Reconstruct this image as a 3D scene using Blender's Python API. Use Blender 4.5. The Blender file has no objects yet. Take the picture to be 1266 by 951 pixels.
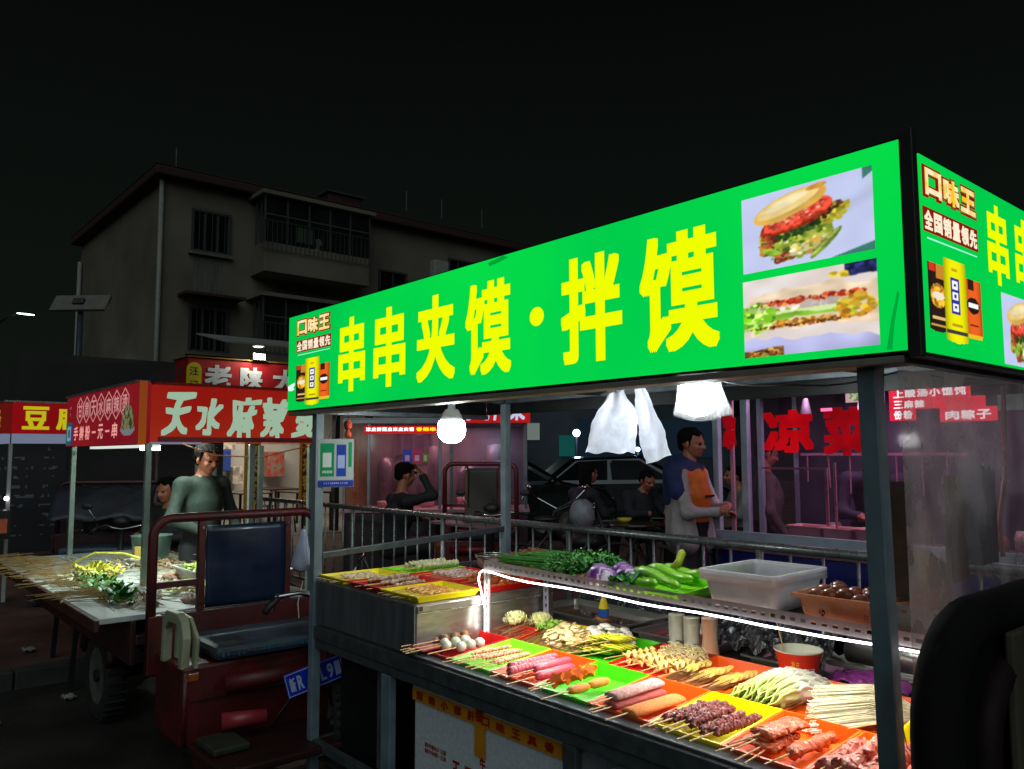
import bpy, math, random
import numpy as np
from mathutils import Vector, Matrix, Euler
from math import sin, cos, pi, radians, atan2, hypot, sqrt

S = bpy.context.scene
COL = S.collection
rnd = random.Random(7)

# ---------------------------------------------------------------- camera, sky, exposure
cam_d = bpy.data.cameras.new("camera")
cam_d.sensor_width = 36
cam_d.lens = 36 * 997 / 1266
cam_d.clip_start = .05
cam_d.clip_end = 600
cam = bpy.data.objects.new("camera", cam_d)
COL.objects.link(cam)
cam.location = (.822, -1.899, 1.62)
YAW, PITCH, ROLL = radians(49.41), radians(4.93), radians(.2)
Fv = Vector((-sin(YAW) * cos(PITCH), cos(YAW) * cos(PITCH), sin(PITCH)))
Rv = Vector((cos(YAW), sin(YAW), 0))
Uv = Rv.cross(Fv)
R2 = Rv * cos(ROLL) - Uv * sin(ROLL)
U2 = Uv * cos(ROLL) + Rv * sin(ROLL)
cam.matrix_world = Matrix.Translation(cam.location) @ Matrix((R2, U2, -Fv)).transposed().to_4x4()
S.camera = cam

world = bpy.data.worlds.new("World")
S.world = world
world.use_nodes = True
_bg = world.node_tree.nodes["Background"]
_sky = world.node_tree.nodes.new("ShaderNodeTexSky")
_sky.sky_type = 'NISHITA'
_sky.sun_disc = False
_sky.sun_elevation = radians(-7)
_sky.sun_rotation = radians(200)
world.node_tree.links.new(_sky.outputs[0], _bg.inputs[0])
_tc = world.node_tree.nodes.new("ShaderNodeTexCoord"); _sx = world.node_tree.nodes.new("ShaderNodeSeparateXYZ")
_rp = world.node_tree.nodes.new("ShaderNodeValToRGB"); _mixsky = world.node_tree.nodes.new("ShaderNodeMixRGB")
_rp.color_ramp.elements[0].position = 0; _rp.color_ramp.elements[1].position = .55          # town glow low down, darker overhead
_rp.color_ramp.elements[0].color = (.070, .100, .078, 1); _rp.color_ramp.elements[1].color = (.018, .024, .022, 1)
world.node_tree.links.new(_tc.outputs["Generated"], _sx.inputs[0]); world.node_tree.links.new(_sx.outputs[2], _rp.inputs[0])
_mixsky.inputs[0].default_value = .95
world.node_tree.links.new(_sky.outputs[0], _mixsky.inputs[1]); world.node_tree.links.new(_rp.outputs[0], _mixsky.inputs[2])
world.node_tree.links.new(_mixsky.outputs[0], _bg.inputs[0])
_bg.inputs[1].default_value = .085
S.view_settings.view_transform = 'Standard'
S.view_settings.look = 'None'
S.view_settings.exposure = 0
S.view_settings.gamma = 1
S.cycles.use_denoising = True
S.cycles.max_bounces = 8
S.cycles.transparent_max_bounces = 16
S.cycles.sample_clamp_indirect = 4
S.cycles.caustics_reflective = False
S.cycles.caustics_refractive = False
S.cycles.blur_glossy = .5

# faint night-sky glow standing for the far town lights: one very weak, very soft sun
_sd = bpy.data.lights.new("night_glow", 'SUN'); _sd.energy = .75; _sd.angle = radians(60); _sd.color = (.80, .95, 1)
_so = bpy.data.objects.new("night_glow", _sd); COL.objects.link(_so)
_so.rotation_euler = (radians(52), 0, radians(48))

# ---------------------------------------------------------------- materials
def lin(h):
    h = h.lstrip('#')
    o = []
    for i in (0, 2, 4):
        c = int(h[i:i + 2], 16) / 255
        o.append(c / 12.92 if c <= .04045 else ((c + .055) / 1.055) ** 2.4)
    return (*o, 1)

MATS = {}

def mat(name, a, b=None, rough=.5, metal=0, scale=8, bump=0, bscale=None, spec=.5, sss=0, alpha=1, trans=0, coat=0, detail=4, sharp=0, stretch=None):
    """procedural surface: two colours mixed by noise, own roughness and relief"""
    if name in MATS: return MATS[name]
    m = bpy.data.materials.new(name); m.use_nodes = True
    nt = m.node_tree; N = nt.nodes; L = nt.links
    p = N["Principled BSDF"]
    p.inputs["Roughness"].default_value = rough
    p.inputs["Metallic"].default_value = metal
    p.inputs["Specular IOR Level"].default_value = spec
    if coat: p.inputs["Coat Weight"].default_value = coat
    if sss:
        p.inputs["Subsurface Weight"].default_value = sss
        p.inputs["Subsurface Radius"].default_value = (.012, .006, .004)
        p.inputs["Subsurface Scale"].default_value = .6
    if trans: p.inputs["Transmission Weight"].default_value = trans
    if alpha < 1: p.inputs["Alpha"].default_value = alpha
    tc = N.new("ShaderNodeTexCoord")
    src = tc.outputs["Object"]
    if stretch:
        mp = N.new("ShaderNodeMapping"); mp.inputs["Scale"].default_value = stretch
        L.new(src, mp.inputs[0]); src = mp.outputs[0]
    if b is None: b = a
    no = N.new("ShaderNodeTexNoise"); no.inputs["Scale"].default_value = scale; no.inputs["Detail"].default_value = detail
    L.new(src, no.inputs["Vector"])
    cr = N.new("ShaderNodeValToRGB")
    lo, hi = (.32, .68) if not sharp else (.5 - .18 * (1 - sharp), .5 + .18 * (1 - sharp))
    cr.color_ramp.elements[0].position = lo; cr.color_ramp.elements[1].position = hi
    cr.color_ramp.elements[0].color = lin(a); cr.color_ramp.elements[1].color = lin(b)
    L.new(no.outputs["Fac"], cr.inputs[0]); L.new(cr.outputs[0], p.inputs["Base Color"])
    mr = N.new("ShaderNodeMapRange")
    mr.inputs[3].default_value = max(.03, rough - .12); mr.inputs[4].default_value = min(1, rough + .12)
    n2 = N.new("ShaderNodeTexNoise"); n2.inputs["Scale"].default_value = scale * 2.7
    L.new(src, n2.inputs["Vector"]); L.new(n2.outputs["Fac"], mr.inputs[0]); L.new(mr.outputs[0], p.inputs["Roughness"])
    if bump:
        nb = N.new("ShaderNodeTexNoise"); nb.inputs["Scale"].default_value = bscale or scale * 4; nb.inputs["Detail"].default_value = 5
        L.new(src, nb.inputs["Vector"])
        bp = N.new("ShaderNodeBump"); bp.inputs["Strength"].default_value = bump; bp.inputs["Distance"].default_value = .01
        L.new(nb.outputs["Fac"], bp.inputs["Height"]); L.new(bp.outputs[0], p.inputs["Normal"])
    MATS[name] = m
    return m

def emit(name, col, k=1.0, b=None, scale=30):
    if name in MATS: return MATS[name]
    m = bpy.data.materials.new(name); m.use_nodes = True
    nt = m.node_tree; N = nt.nodes; L = nt.links
    N.remove(N["Principled BSDF"])
    e = N.new("ShaderNodeEmission"); e.inputs[0].default_value = lin(col); e.inputs[1].default_value = k
    if b:
        tc = N.new("ShaderNodeTexCoord"); no = N.new("ShaderNodeTexNoise"); no.inputs["Scale"].default_value = scale
        cr = N.new("ShaderNodeValToRGB"); cr.color_ramp.elements[0].position = .35; cr.color_ramp.elements[1].position = .65
        cr.color_ramp.elements[0].color = lin(col); cr.color_ramp.elements[1].color = lin(b)
        L.new(tc.outputs["Object"], no.inputs["Vector"]); L.new(no.outputs["Fac"], cr.inputs[0]); L.new(cr.outputs[0], e.inputs[0])
    L.new(e.outputs[0], N["Material Output"].inputs[0])
    MATS[name] = m
    return m

def printed(name, lit=0.0, rough=.4):
    """flat print: colours come from the mesh's colour attribute; backlit ones glow"""
    if name in MATS: return MATS[name]
    m = bpy.data.materials.new(name); m.use_nodes = True
    nt = m.node_tree; N = nt.nodes; L = nt.links
    p = N["Principled BSDF"]; at = N.new("ShaderNodeAttribute"); at.attribute_name = "col"
    p.inputs["Roughness"].default_value = rough
    if lit:
        p.inputs["Base Color"].default_value = (.02, .02, .02, 1)
        L.new(at.outputs["Color"], p.inputs["Emission Color"]); p.inputs["Emission Strength"].default_value = lit
    else:
        L.new(at.outputs["Color"], p.inputs["Base Color"])
    MATS[name] = m
    return m

def glass(name, tint='#ffffff', dirt=.08, dirtcol='#8a8078', rough=.05, scale=3, lo=.3, hi=.75, gloss=.12, through=.5):
    """thin pane or film: clear, with a patchy film of grease and dust on it"""
    if name in MATS: return MATS[name]
    m = bpy.data.materials.new(name); m.use_nodes = True
    nt = m.node_tree; N = nt.nodes; L = nt.links
    N.remove(N["Principled BSDF"])
    t = N.new("ShaderNodeBsdfTransparent"); t.inputs[0].default_value = lin(tint)
    g = N.new("ShaderNodeBsdfGlossy"); g.inputs["Roughness"].default_value = rough
    fr = N.new("ShaderNodeFresnel"); fr.inputs[0].default_value = 1.4
    mg = N.new("ShaderNodeMath"); mg.operation = 'MULTIPLY'; mg.inputs[1].default_value = gloss * 6
    L.new(fr.outputs[0], mg.inputs[0])
    m1 = N.new("ShaderNodeMixShader"); L.new(mg.outputs[0], m1.inputs[0]); L.new(t.outputs[0], m1.inputs[1]); L.new(g.outputs[0], m1.inputs[2])
    d = N.new("ShaderNodeBsdfDiffuse"); d.inputs[0].default_value = lin(dirtcol)
    tr = N.new("ShaderNodeBsdfTranslucent"); tr.inputs[0].default_value = lin(dirtcol)
    ad = N.new("ShaderNodeMixShader"); ad.inputs[0].default_value = through; L.new(d.outputs[0], ad.inputs[1]); L.new(tr.outputs[0], ad.inputs[2])
    tc = N.new("ShaderNodeTexCoord"); no = N.new("ShaderNodeTexNoise"); no.inputs["Scale"].default_value = scale; no.inputs["Detail"].default_value = 9; no.inputs["Roughness"].default_value = .65
    L.new(tc.outputs["Object"], no.inputs["Vector"])
    mr = N.new("ShaderNodeMapRange"); mr.inputs[1].default_value = lo; mr.inputs[2].default_value = hi; mr.inputs[3].default_value = dirt * .25; mr.inputs[4].default_value = min(1, dirt * 1.9)
    L.new(no.outputs["Fac"], mr.inputs[0])
    m2 = N.new("ShaderNodeMixShader"); L.new(mr.outputs[0], m2.inputs[0]); L.new(m1.outputs[0], m2.inputs[1]); L.new(ad.outputs[0], m2.inputs[2])
    L.new(m2.outputs[0], N["Material Output"].inputs[0])
    MATS[name] = m
    return m

# ---------------------------------------------------------------- objects and naming
ORG = {}

def thing(name, label, cat, loc=(0, 0, 0), group=None):
    o = bpy.data.objects.new(name, None); COL.objects.link(o)
    o.empty_display_size = .1
    o.location = loc; o['label'] = label; o['category'] = cat
    if group: o['group'] = group
    ORG[o] = Vector(loc)
    return o

def thing_local(name, label, cat, loc, rz=0, group=None):
    """like thing, its parts written in its own coordinates"""
    o = thing(name, label, cat, (0, 0, 0), group); o.location = loc; o.rotation_euler = (0, 0, rz)
    return o

def tag(o, label, cat, group=None):
    o['label'] = label; o['category'] = cat
    if group: o['group'] = group
    return o


COPYKIDS = {}

def link_child(o, parent):
    o.parent = parent
    COPYKIDS.setdefault(parent, []).append(o)

def copy_tree(o, parent=None):
    c = o.copy(); COL.objects.link(c)
    if parent is not None: link_child(c, parent)
    for ch in list(COPYKIDS.get(o, [])): copy_tree(ch, c)
    return c

def frame_of(z, u=None):
    z = Vector(z).normalized()
    a = Vector((0, 0, 1)) if abs(z.z) < .9 else Vector((0, 1, 0))
    x = a.cross(z).normalized() if u is None else Vector(u).normalized()
    y = z.cross(x)
    return x, y, z

class G:
    """collects shapes that become ONE mesh object"""
    def __init__(s): s.v = []; s.f = []; s.m = []; s.i = 0; s.c = None; s.pc = None
    def add(s, vs, fs):
        b = len(s.v); s.v.extend([tuple(p) for p in vs]); s.f.extend([tuple(b + k for k in f) for f in fs]); s.m.extend([s.i] * len(fs)); return s
    def box(s, x0, y0, z0, x1, y1, z1):
        x0, x1 = min(x0, x1), max(x0, x1); y0, y1 = min(y0, y1), max(y0, y1); z0, z1 = min(z0, z1), max(z0, z1)
        return s.add([(x0, y0, z0), (x1, y0, z0), (x1, y1, z0), (x0, y1, z0), (x0, y0, z1), (x1, y0, z1), (x1, y1, z1), (x0, y1, z1)],
                     [(0, 3, 2, 1), (4, 5, 6, 7), (0, 1, 5, 4), (1, 2, 6, 5), (2, 3, 7, 6), (3, 0, 4, 7)])
    def obox(s, c, size, rot=(0, 0, 0)):
        M = Euler(rot).to_matrix(); c = Vector(c); h = Vector(size) / 2
        vs = [c + M @ Vector((a * h.x, b * h.y, d * h.z)) for d in (-1, 1) for a, b in ((-1, -1), (1, -1), (1, 1), (-1, 1))]
        return s.add(vs, [(0, 3, 2, 1), (4, 5, 6, 7), (0, 1, 5, 4), (1, 2, 6, 5), (2, 3, 7, 6), (3, 0, 4, 7)])
    def bar(s, p0, p1, w, h=None, up=(0, 0, 1)):
        """square-section bar between two points"""
        h = h or w; p0 = Vector(p0); p1 = Vector(p1); z = (p1 - p0).normalized()
        up = Vector(up)
        if abs(z.dot(up)) > .95: up = Vector((0, 1, 0))
        x = z.cross(up).normalized(); y = x.cross(z)
        vs = []
        for p in (p0, p1):
            for a, b in ((-1, -1), (1, -1), (1, 1), (-1, 1)): vs.append(p + x * a * w / 2 + y * b * h / 2)
        return s.add(vs, [(0, 3, 2, 1), (4, 5, 6, 7), (0, 1, 5, 4), (1, 2, 6, 5), (2, 3, 7, 6), (3, 0, 4, 7)])
    def tube(s, pts, r, n=8, cap=True, flat=1.0, amp=0, seed=0, twist=0):
        pts = [Vector(p) for p in pts]; k = len(pts); R = random.Random(seed)
        rs = r if isinstance(r, (list, tuple)) else [r] * k
        vs = []; x = None
        for i, p in enumerate(pts):
            d = (pts[min(i + 1, k - 1)] - pts[max(i - 1, 0)]).normalized()
            if x is None: x = frame_of(d)[0]
            x = (x - d * x.dot(d)).normalized(); y = d.cross(x)
            for j in range(n):
                a = 2 * pi * j / n + twist * i
                q = rs[i] * (1 + (R.random() - .5) * 2 * amp)
                vs.append(p + x * cos(a) * q + y * sin(a) * q * flat)
        fs = [(i * n + j, i * n + (j + 1) % n, (i + 1) * n + (j + 1) % n, (i + 1) * n + j) for i in range(k - 1) for j in range(n)]
        if cap: fs += [tuple(reversed(range(n))), tuple((k - 1) * n + j for j in range(n))]
        return s.add(vs, fs)
    def cyl(s, p0, p1, r0, r1=None, n=16): return s.tube([p0, p1], [r0, r0 if r1 is None else r1], n)
    def lathe(s, prof, c=(0, 0, 0), n=24, axis=(0, 0, 1)):
        x, y, z = frame_of(axis); c = Vector(c); vs = []; k = len(prof)
        for r, h in prof:
            for j in range(n):
                a = 2 * pi * j / n; vs.append(c + z * h + x * r * cos(a) + y * r * sin(a))
        return s.add(vs, [(i * n + j, i * n + (j + 1) % n, (i + 1) * n + (j + 1) % n, (i + 1) * n + j) for i in range(k - 1) for j in range(n)])
    def ball(s, c, r, nu=12, nv=8, amp=0, seed=0):
        r = (r, r, r) if not hasattr(r, '__len__') else r; R = random.Random(seed); vs = [(c[0], c[1], c[2] - r[2])]
        for i in range(1, nv):
            t = pi * i / nv
            for j in range(nu):
                a = 2 * pi * j / nu; q = 1 + (R.random() - .5) * 2 * amp
                vs.append((c[0] + r[0] * q * sin(t) * cos(a), c[1] + r[1] * q * sin(t) * sin(a), c[2] - r[2] * q * cos(t)))
        vs.append((c[0], c[1], c[2] + r[2])); L = len(vs) - 1
        fs = [(0, 1 + (j + 1) % nu, 1 + j) for j in range(nu)]
        fs += [(1 + i * nu + j, 1 + i * nu + (j + 1) % nu, 1 + (i + 1) * nu + (j + 1) % nu, 1 + (i + 1) * nu + j) for i in range(nv - 2) for j in range(nu)]
        fs += [(1 + (nv - 2) * nu + j, 1 + (nv - 2) * nu + (j + 1) % nu, L) for j in range(nu)]
        return s.add(vs, fs)
    def prism(s, pts, d, o=(0, 0, 0), u=(1, 0, 0), v=(0, 1, 0)):
        """2-D outline in the plane o,u,v, thickened by d along u x v"""
        o = Vector(o); u = Vector(u); v = Vector(v); w = u.cross(v) * d; n = len(pts)
        a = [o + u * p + v * q for p, q in pts]
        return s.add(a + [p + w for p in a], [tuple(reversed(range(n))), tuple(range(n, 2 * n))] + [(i, (i + 1) % n, n + (i + 1) % n, n + i) for i in range(n)])
    def grid(s, fn, nu, nv):
        vs = [fn(i / nu, j / nv) for j in range(nv + 1) for i in range(nu + 1)]
        return s.add(vs, [(j * (nu + 1) + i, j * (nu + 1) + i + 1, (j + 1) * (nu + 1) + i + 1, (j + 1) * (nu + 1) + i) for j in range(nv) for i in range(nu)])
    def build(s, name, mats, parent=None, smooth=False, bevel=0, solid=0, kind=None, org=None):
        base = ORG[parent] if parent is not None else (Vector(org) if org is not None else Vector((0, 0, 0)))
        me = bpy.data.meshes.new(name)
        me.from_pydata([(p[0] - base.x, p[1] - base.y, p[2] - base.z) for p in s.v], [], s.f)
        for m in (mats if isinstance(mats, (list, tuple)) else [mats]): me.materials.append(m)
        me.polygons.foreach_set('material_index', s.m)
        if smooth: me.polygons.foreach_set('use_smooth', [True] * len(s.f))
        if s.c is not None:
            at = me.attributes.new('col', 'FLOAT_COLOR', 'FACE'); at.data.foreach_set('color', np.asarray(s.c, dtype=np.float32).ravel())
        if s.pc is not None:
            at = me.attributes.new('col', 'FLOAT_COLOR', 'POINT'); at.data.foreach_set('color', np.asarray(s.pc, dtype=np.float32).ravel())
        me.update()
        o = bpy.data.objects.new(name, me); COL.objects.link(o)
        if parent is not None: link_child(o, parent)
        elif org is not None: o.location = org
        ORG[o] = base
        if solid:
            md = o.modifiers.new('solid', 'SOLIDIFY'); md.thickness = solid; md.offset = 0
        if bevel:
            md = o.modifiers.new('bevel', 'BEVEL'); md.width = bevel; md.segments = 2; md.limit_method = 'ANGLE'
        if smooth and bevel == 0 and False: pass
        if kind: o['kind'] = kind
        return o

def lamp(kind, loc, power, col='#ffffff', size=.05, name='lamp_light', rot=None, spot=None, parent=None):
    d = bpy.data.lights.new(name, kind); d.energy = power; d.color = lin(col)[:3]
    if kind == 'AREA':
        if hasattr(size, '__len__'): d.shape = 'RECTANGLE'; d.size, d.size_y = size
        else: d.size = size
    else: d.shadow_soft_size = size
    if spot: d.spot_size = spot; d.spot_blend = .6
    o = bpy.data.objects.new(name, d); COL.objects.link(o)
    o.location = loc
    if rot: o.rotation_euler = rot
    if parent is not None:
        o.location = Vector(loc) - ORG[parent]; o.parent = parent
    return o

# ---------------------------------------------------------------- lettering
_gl = {}
def glyph(ch):
    if ch in _gl: return _gl[ch]
    c = bpy.data.curves.new('t', 'FONT'); c.body = ch; c.resolution_u = 4
    o = bpy.data.objects.new('t', c); COL.objects.link(o)
    bpy.context.view_layer.update()
    me = bpy.data.meshes.new_from_object(o.evaluated_get(bpy.context.evaluated_depsgraph_get()))
    v = [(p.co.x, p.co.y) for p in me.vertices]; f = [tuple(p.vertices) for p in me.polygons]
    bpy.data.objects.remove(o); bpy.data.meshes.remove(me); bpy.data.curves.remove(c)
    if v:
        x0 = min(p[0] for p in v); x1 = max(p[0] for p in v); y0 = min(p[1] for p in v); y1 = max(p[1] for p in v)
    else: x0 = y0 = 0; x1 = y1 = 1
    _gl[ch] = (v, f, x0, x1, y0, y1)
    return _gl[ch]

class Face:
    """a flat face in the place: origin, right, up; n points out of it"""
    def __init__(s, o, u, v): s.o = Vector(o); s.u = Vector(u).normalized(); s.v = Vector(v).normalized(); s.n = s.u.cross(s.v)
    def p(s, a, b, c=0): return s.o + s.u * a + s.v * b + s.n * c

def put_char(g, F, ch, a0, b0, a1, b1, bold=0, lift=.002, slant=0, warp=None):
    v, f, x0, x1, y0, y1 = glyph(ch)
    w, h = a1 - a0, b1 - b0; i2 = bold * .5
    offs = [(0, 0)] if not bold else [(dx * bold * .5, dy * bold * .42) for dx in (-2, -.7, .7, 2) for dy in (-2, -.7, .7, 2)]
    for k, (dx, dy) in enumerate(offs):
        vs = []
        for (x, y) in v:
            q = (x - x0) / max(x1 - x0, .001); r = (y - y0) / max(y1 - y0, .001)
            a = a0 + bold + q * (w - 2 * bold) + dx + slant * (r - .5) * h; b = b0 + bold + r * (h - 2 * bold) + dy
            if warp: a, b = warp(q, r, a, b)
            vs.append(F.p(a, b, lift + k * .00002))
        g.add(vs, f)

def letters(name, F, text, a0, b0, a1, b1, m, parent, bold=.0, lift=.002, gap=.1, slant=0, vertical=False, warp=None):
    g = G(); n = len(text)
    for k, ch in enumerate(text):
        if ch == ' ': continue
        if vertical:
            ch_h = (b1 - b0) / n; t = b1 - k * ch_h
            put_char(g, F, ch, a0, t - ch_h * (1 - gap / 2), a1, t - ch_h * gap / 2, bold, lift, slant, warp)
        else:
            cw = (a1 - a0) / n; t = a0 + k * cw
            if ch in '·.-一': put_char(g, F, ch, t + cw * .2, b0 + (b1 - b0) * .42, t + cw * .8, b0 + (b1 - b0) * .56, bold, lift, slant, warp)
            else: put_char(g, F, ch, t + cw * gap / 2, b0, t + cw * (1 - gap / 2), b1, bold, lift, slant, warp)
    return g.build(name, m, parent, kind='stuff' if n > 8 else None)

# ---------------------------------------------------------------- flat printed pictures (mesh mosaics)
def picture(name, F, a0, b0, a1, b1, nu, nv, paint, m, parent, lift=.002, thick=0):
    """paint(U,V) -> rgb (sRGB 0..1) arrays on a nv x nu mosaic; NaN leaves the cell out"""
    us = np.arange(nu + 1) / nu; vs = np.arange(nv + 1) / nv
    U, V = np.meshgrid(us, vs)
    rgb = paint(U, V); bad = np.isnan(rgb[..., 0])
    g = G()
    cc = np.clip(np.nan_to_num(rgb), 0, 1); l = np.where(cc <= .04045, cc / 12.92, ((cc + .055) / 1.055) ** 2.4)
    for j in range(nv + 1):
        for i in range(nu + 1):
            g.v.append(tuple(F.p(a0 + (a1 - a0) * i / nu, b0 + (b1 - b0) * j / nv, lift)))
    for j in range(nv):
        for i in range(nu):
            if bad[j, i] or bad[j, i + 1] or bad[j + 1, i] or bad[j + 1, i + 1]: continue
            g.f.append((j * (nu + 1) + i, j * (nu + 1) + i + 1, (j + 1) * (nu + 1) + i + 1, (j + 1) * (nu + 1) + i)); g.m.append(0)
    g.pc = np.concatenate([l.reshape(-1, 3), np.ones(((nu + 1) * (nv + 1), 1))], 1)
    return g.build(name, m, parent)

def nz(U, V, s, seed):
    """smooth value noise in numpy"""
    R = np.random.RandomState(seed); n = 64; T = R.rand(n, n)
    x = U * s; y = V * s; i = np.floor(x).astype(int); j = np.floor(y).astype(int); fx = x - i; fy = y - j
    fx = fx * fx * (3 - 2 * fx); fy = fy * fy * (3 - 2 * fy)
    a = T[j % n, i % n]; b = T[j % n, (i + 1) % n]; c = T[(j + 1) % n, i % n]; d = T[(j + 1) % n, (i + 1) % n]
    return (a * (1 - fx) + b * fx) * (1 - fy) + (c * (1 - fx) + d * fx) * fy

def hx(h): h = h.lstrip('#'); return np.array([int(h[i:i + 2], 16) / 255 for i in (0, 2, 4)])

# ---------------------------------------------------------------- continuous bodies: distance field -> one surface
def snet(V, o, h):
    s = V < 0; nx, ny, nzz = V.shape; cs = (nx - 1, ny - 1, nzz - 1)
    acc = np.zeros(cs + (3,)); cnt = np.zeros(cs)
    def sl(c): return V[c[0]:c[0] + cs[0], c[1]:c[1] + cs[1], c[2]:c[2] + cs[2]]
    corners = [(a, b, c) for a in (0, 1) for b in (0, 1) for c in (0, 1)]
    for c0 in corners:
        for ax in range(3):
            if c0[ax]: continue
            c1 = list(c0); c1[ax] = 1
            v0 = sl(c0); v1 = sl(c1); m = (v0 < 0) != (v1 < 0)
            t = np.where(m, v0 / np.where(v0 == v1, 1, v0 - v1), 0)
            for k in range(3): acc[..., k] += np.where(m, c0[k] + (t if k == ax else 0), 0)
            cnt += m
    act = cnt > 0; idx = -np.ones(cs, int); idx[act] = np.arange(act.sum())
    ijk = np.argwhere(act)
    vs = (ijk + acc[act] / cnt[act][:, None]) * h + np.array(o)
    F = []
    for ax in range(3):
        b, c = (ax + 1) % 3, (ax + 2) % 3
        lo = [slice(0, -1)] * 3; lo[b] = slice(1, -1); lo[c] = slice(1, -1)
        hi = list(lo); hi[ax] = slice(1, None)
        s0 = s[tuple(lo)]; s1 = s[tuple(hi)]
        for ch, flip in ((s0 & ~s1, False), (~s0 & s1, True)):
            e = np.argwhere(ch)
            if not len(e): continue
            e[:, b] += 1; e[:, c] += 1
            def g(db, dc):
                q = e.copy(); q[:, b] -= db; q[:, c] -= dc
                return idx[q[:, 0], q[:, 1], q[:, 2]]
            Q = np.stack([g(1, 1), g(0, 1), g(0, 0), g(1, 0)], 1)
            if flip: Q = Q[:, ::-1]
            F.append(Q)
    return vs, np.concatenate(F) if F else np.zeros((0, 4), int)

def sdf_mesh(prims, h=.012, k=.02, bounds=None):
    """prims: ('c',a,b,ra,rb,mat) tapered capsule | ('e',c,(rx,ry,rz),mat[,rot]) ellipsoid. returns verts, faces, material per face"""
    lo = np.array([1e9] * 3); hi = -lo
    for p in prims:
        if p[0] == 'c':
            for q, r in ((p[1], p[3]), (p[2], p[4])): lo = np.minimum(lo, np.array(q) - r); hi = np.maximum(hi, np.array(q) + r)
        else:
            r = max(p[2]); lo = np.minimum(lo, np.array(p[1]) - r); hi = np.maximum(hi, np.array(p[1]) + r)
    lo -= 3 * h + k * .3; hi += 3 * h + k * .3
    n = np.ceil((hi - lo) / h).astype(int) + 1
    ax = [lo[i] + np.arange(n[i]) * h for i in range(3)]
    X, Y, Z = np.meshgrid(*ax, indexing='ij')
    def dist(p, X, Y, Z):
        if p[0] == 'c':
            a = np.array(p[1], float); b = np.array(p[2], float); d = b - a; L = max(d @ d, 1e-9)
            t = np.clip(((X - a[0]) * d[0] + (Y - a[1]) * d[1] + (Z - a[2]) * d[2]) / L, 0, 1)
            return np.sqrt((X - a[0] - t * d[0]) ** 2 + (Y - a[1] - t * d[1]) ** 2 + (Z - a[2] - t * d[2]) ** 2) - (p[3] + t * (p[4] - p[3]))
        c = p[1]; r = p[2]; x, y, z = X - c[0], Y - c[1], Z - c[2]
        if len(p) > 4:
            M = np.array(Euler(p[4]).to_matrix()).T
            x, y, z = M[0, 0] * x + M[0, 1] * y + M[0, 2] * z, M[1, 0] * x + M[1, 1] * y + M[1, 2] * z, M[2, 0] * x + M[2, 1] * y + M[2, 2] * z
        q = np.sqrt((x / r[0]) ** 2 + (y / r[1]) ** 2 + (z / r[2]) ** 2)
        q2 = np.sqrt((x / r[0] ** 2) ** 2 + (y / r[1] ** 2) ** 2 + (z / r[2] ** 2) ** 2)
        return q * (q - 1) / np.maximum(q2, 1e-6)
    D = None
    for p in prims:
        d = dist(p, X, Y, Z)
        if p[0] == 'e' and p[3] == -1: D = np.maximum(D, -d); continue
        if D is None: D = d
        else:
            hh = np.clip(.5 + .5 * (D - d) / k, 0, 1); D = D * (1 - hh) + d * hh - k * hh * (1 - hh)
    vs, F = snet(D, lo, h)
    cen = vs[F].mean(1); best = None; bm = None
    for p in prims:
        mi = p[5] if p[0] == 'c' else p[3]
        if mi == -1: continue
        d = dist(p, cen[:, 0], cen[:, 1], cen[:, 2])
        if best is None: best = d; bm = np.full(len(d), mi)
        else: u = d < best; best = np.where(u, d, best); bm = np.where(u, mi, bm)
    return vs, F, bm

def add_sdf(g, prims, h=.012, k=.02, xf=None):
    vs, F, bm = sdf_mesh(prims, h, k)
    if xf is not None: vs = [tuple(xf @ Vector(p)) for p in vs]
    b = len(g.v); g.v.extend([tuple(p) for p in vs]); g.f.extend([tuple(int(b + i) for i in f) for f in F]); g.m.extend([int(i) for i in bm])
    return g

printlit = printed('backlit_print', 1.0)
printdull = printed('paper_print', 0)
def lay(img, mask, col, n=None, a=.25):
    c = hx(col) if isinstance(col, str) else col
    q = np.ones(img.shape) * c
    if n is not None: q = q * (1 + (n[..., None] - .5) * 2 * a)
    img[mask] = q[mask]
def ell(U, V, cx, cy, rx, ry, rot=0):
    c, s = cos(rot), sin(rot); x = (U - cx) * c + (V - cy) * s; y = -(U - cx) * s + (V - cy) * c
    return (x / rx) ** 2 + (y / ry) ** 2 < 1

def lerp(a, b, t): return a + (b - a) * t
# ================================================================ ground
asph = mat('asphalt', '#1c1b17', '#3e3c33', rough=.48, scale=1.3, bump=.5, bscale=50, detail=9)
pav = mat('red_paving', '#38241e', '#664436', rough=.75, scale=1.8, detail=9, bump=.3, bscale=30)
G().add([(-150, -150, 0), (150, -150, 0), (150, 150, 0), (-150, 150, 0)], [(0, 1, 2, 3)]).build('ground', asph, None, kind='structure')
G().box(-45, -30, -.05, -5.95, 60, .12).build('pavement', pav, None, kind='structure')
G().box(-5.94, 3.0, -.05, 40, 60, .118).build('pavement', pav, None, kind='structure')
kerb = mat('kerb_stone', '#3a3a35', '#2a2a26', rough=.8, scale=5, bump=.3)
g = thing('kerb', 'row of dark kerb stones along the left pavement', 'kerb', (-5.85, 0, 0))
for k in range(12):
    G().box(-5.945, -4.5 + k * .62, -.04, -5.80, -3.89 + k * .62, .127).build('kerb_stone', kerb, g, bevel=.01)

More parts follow.
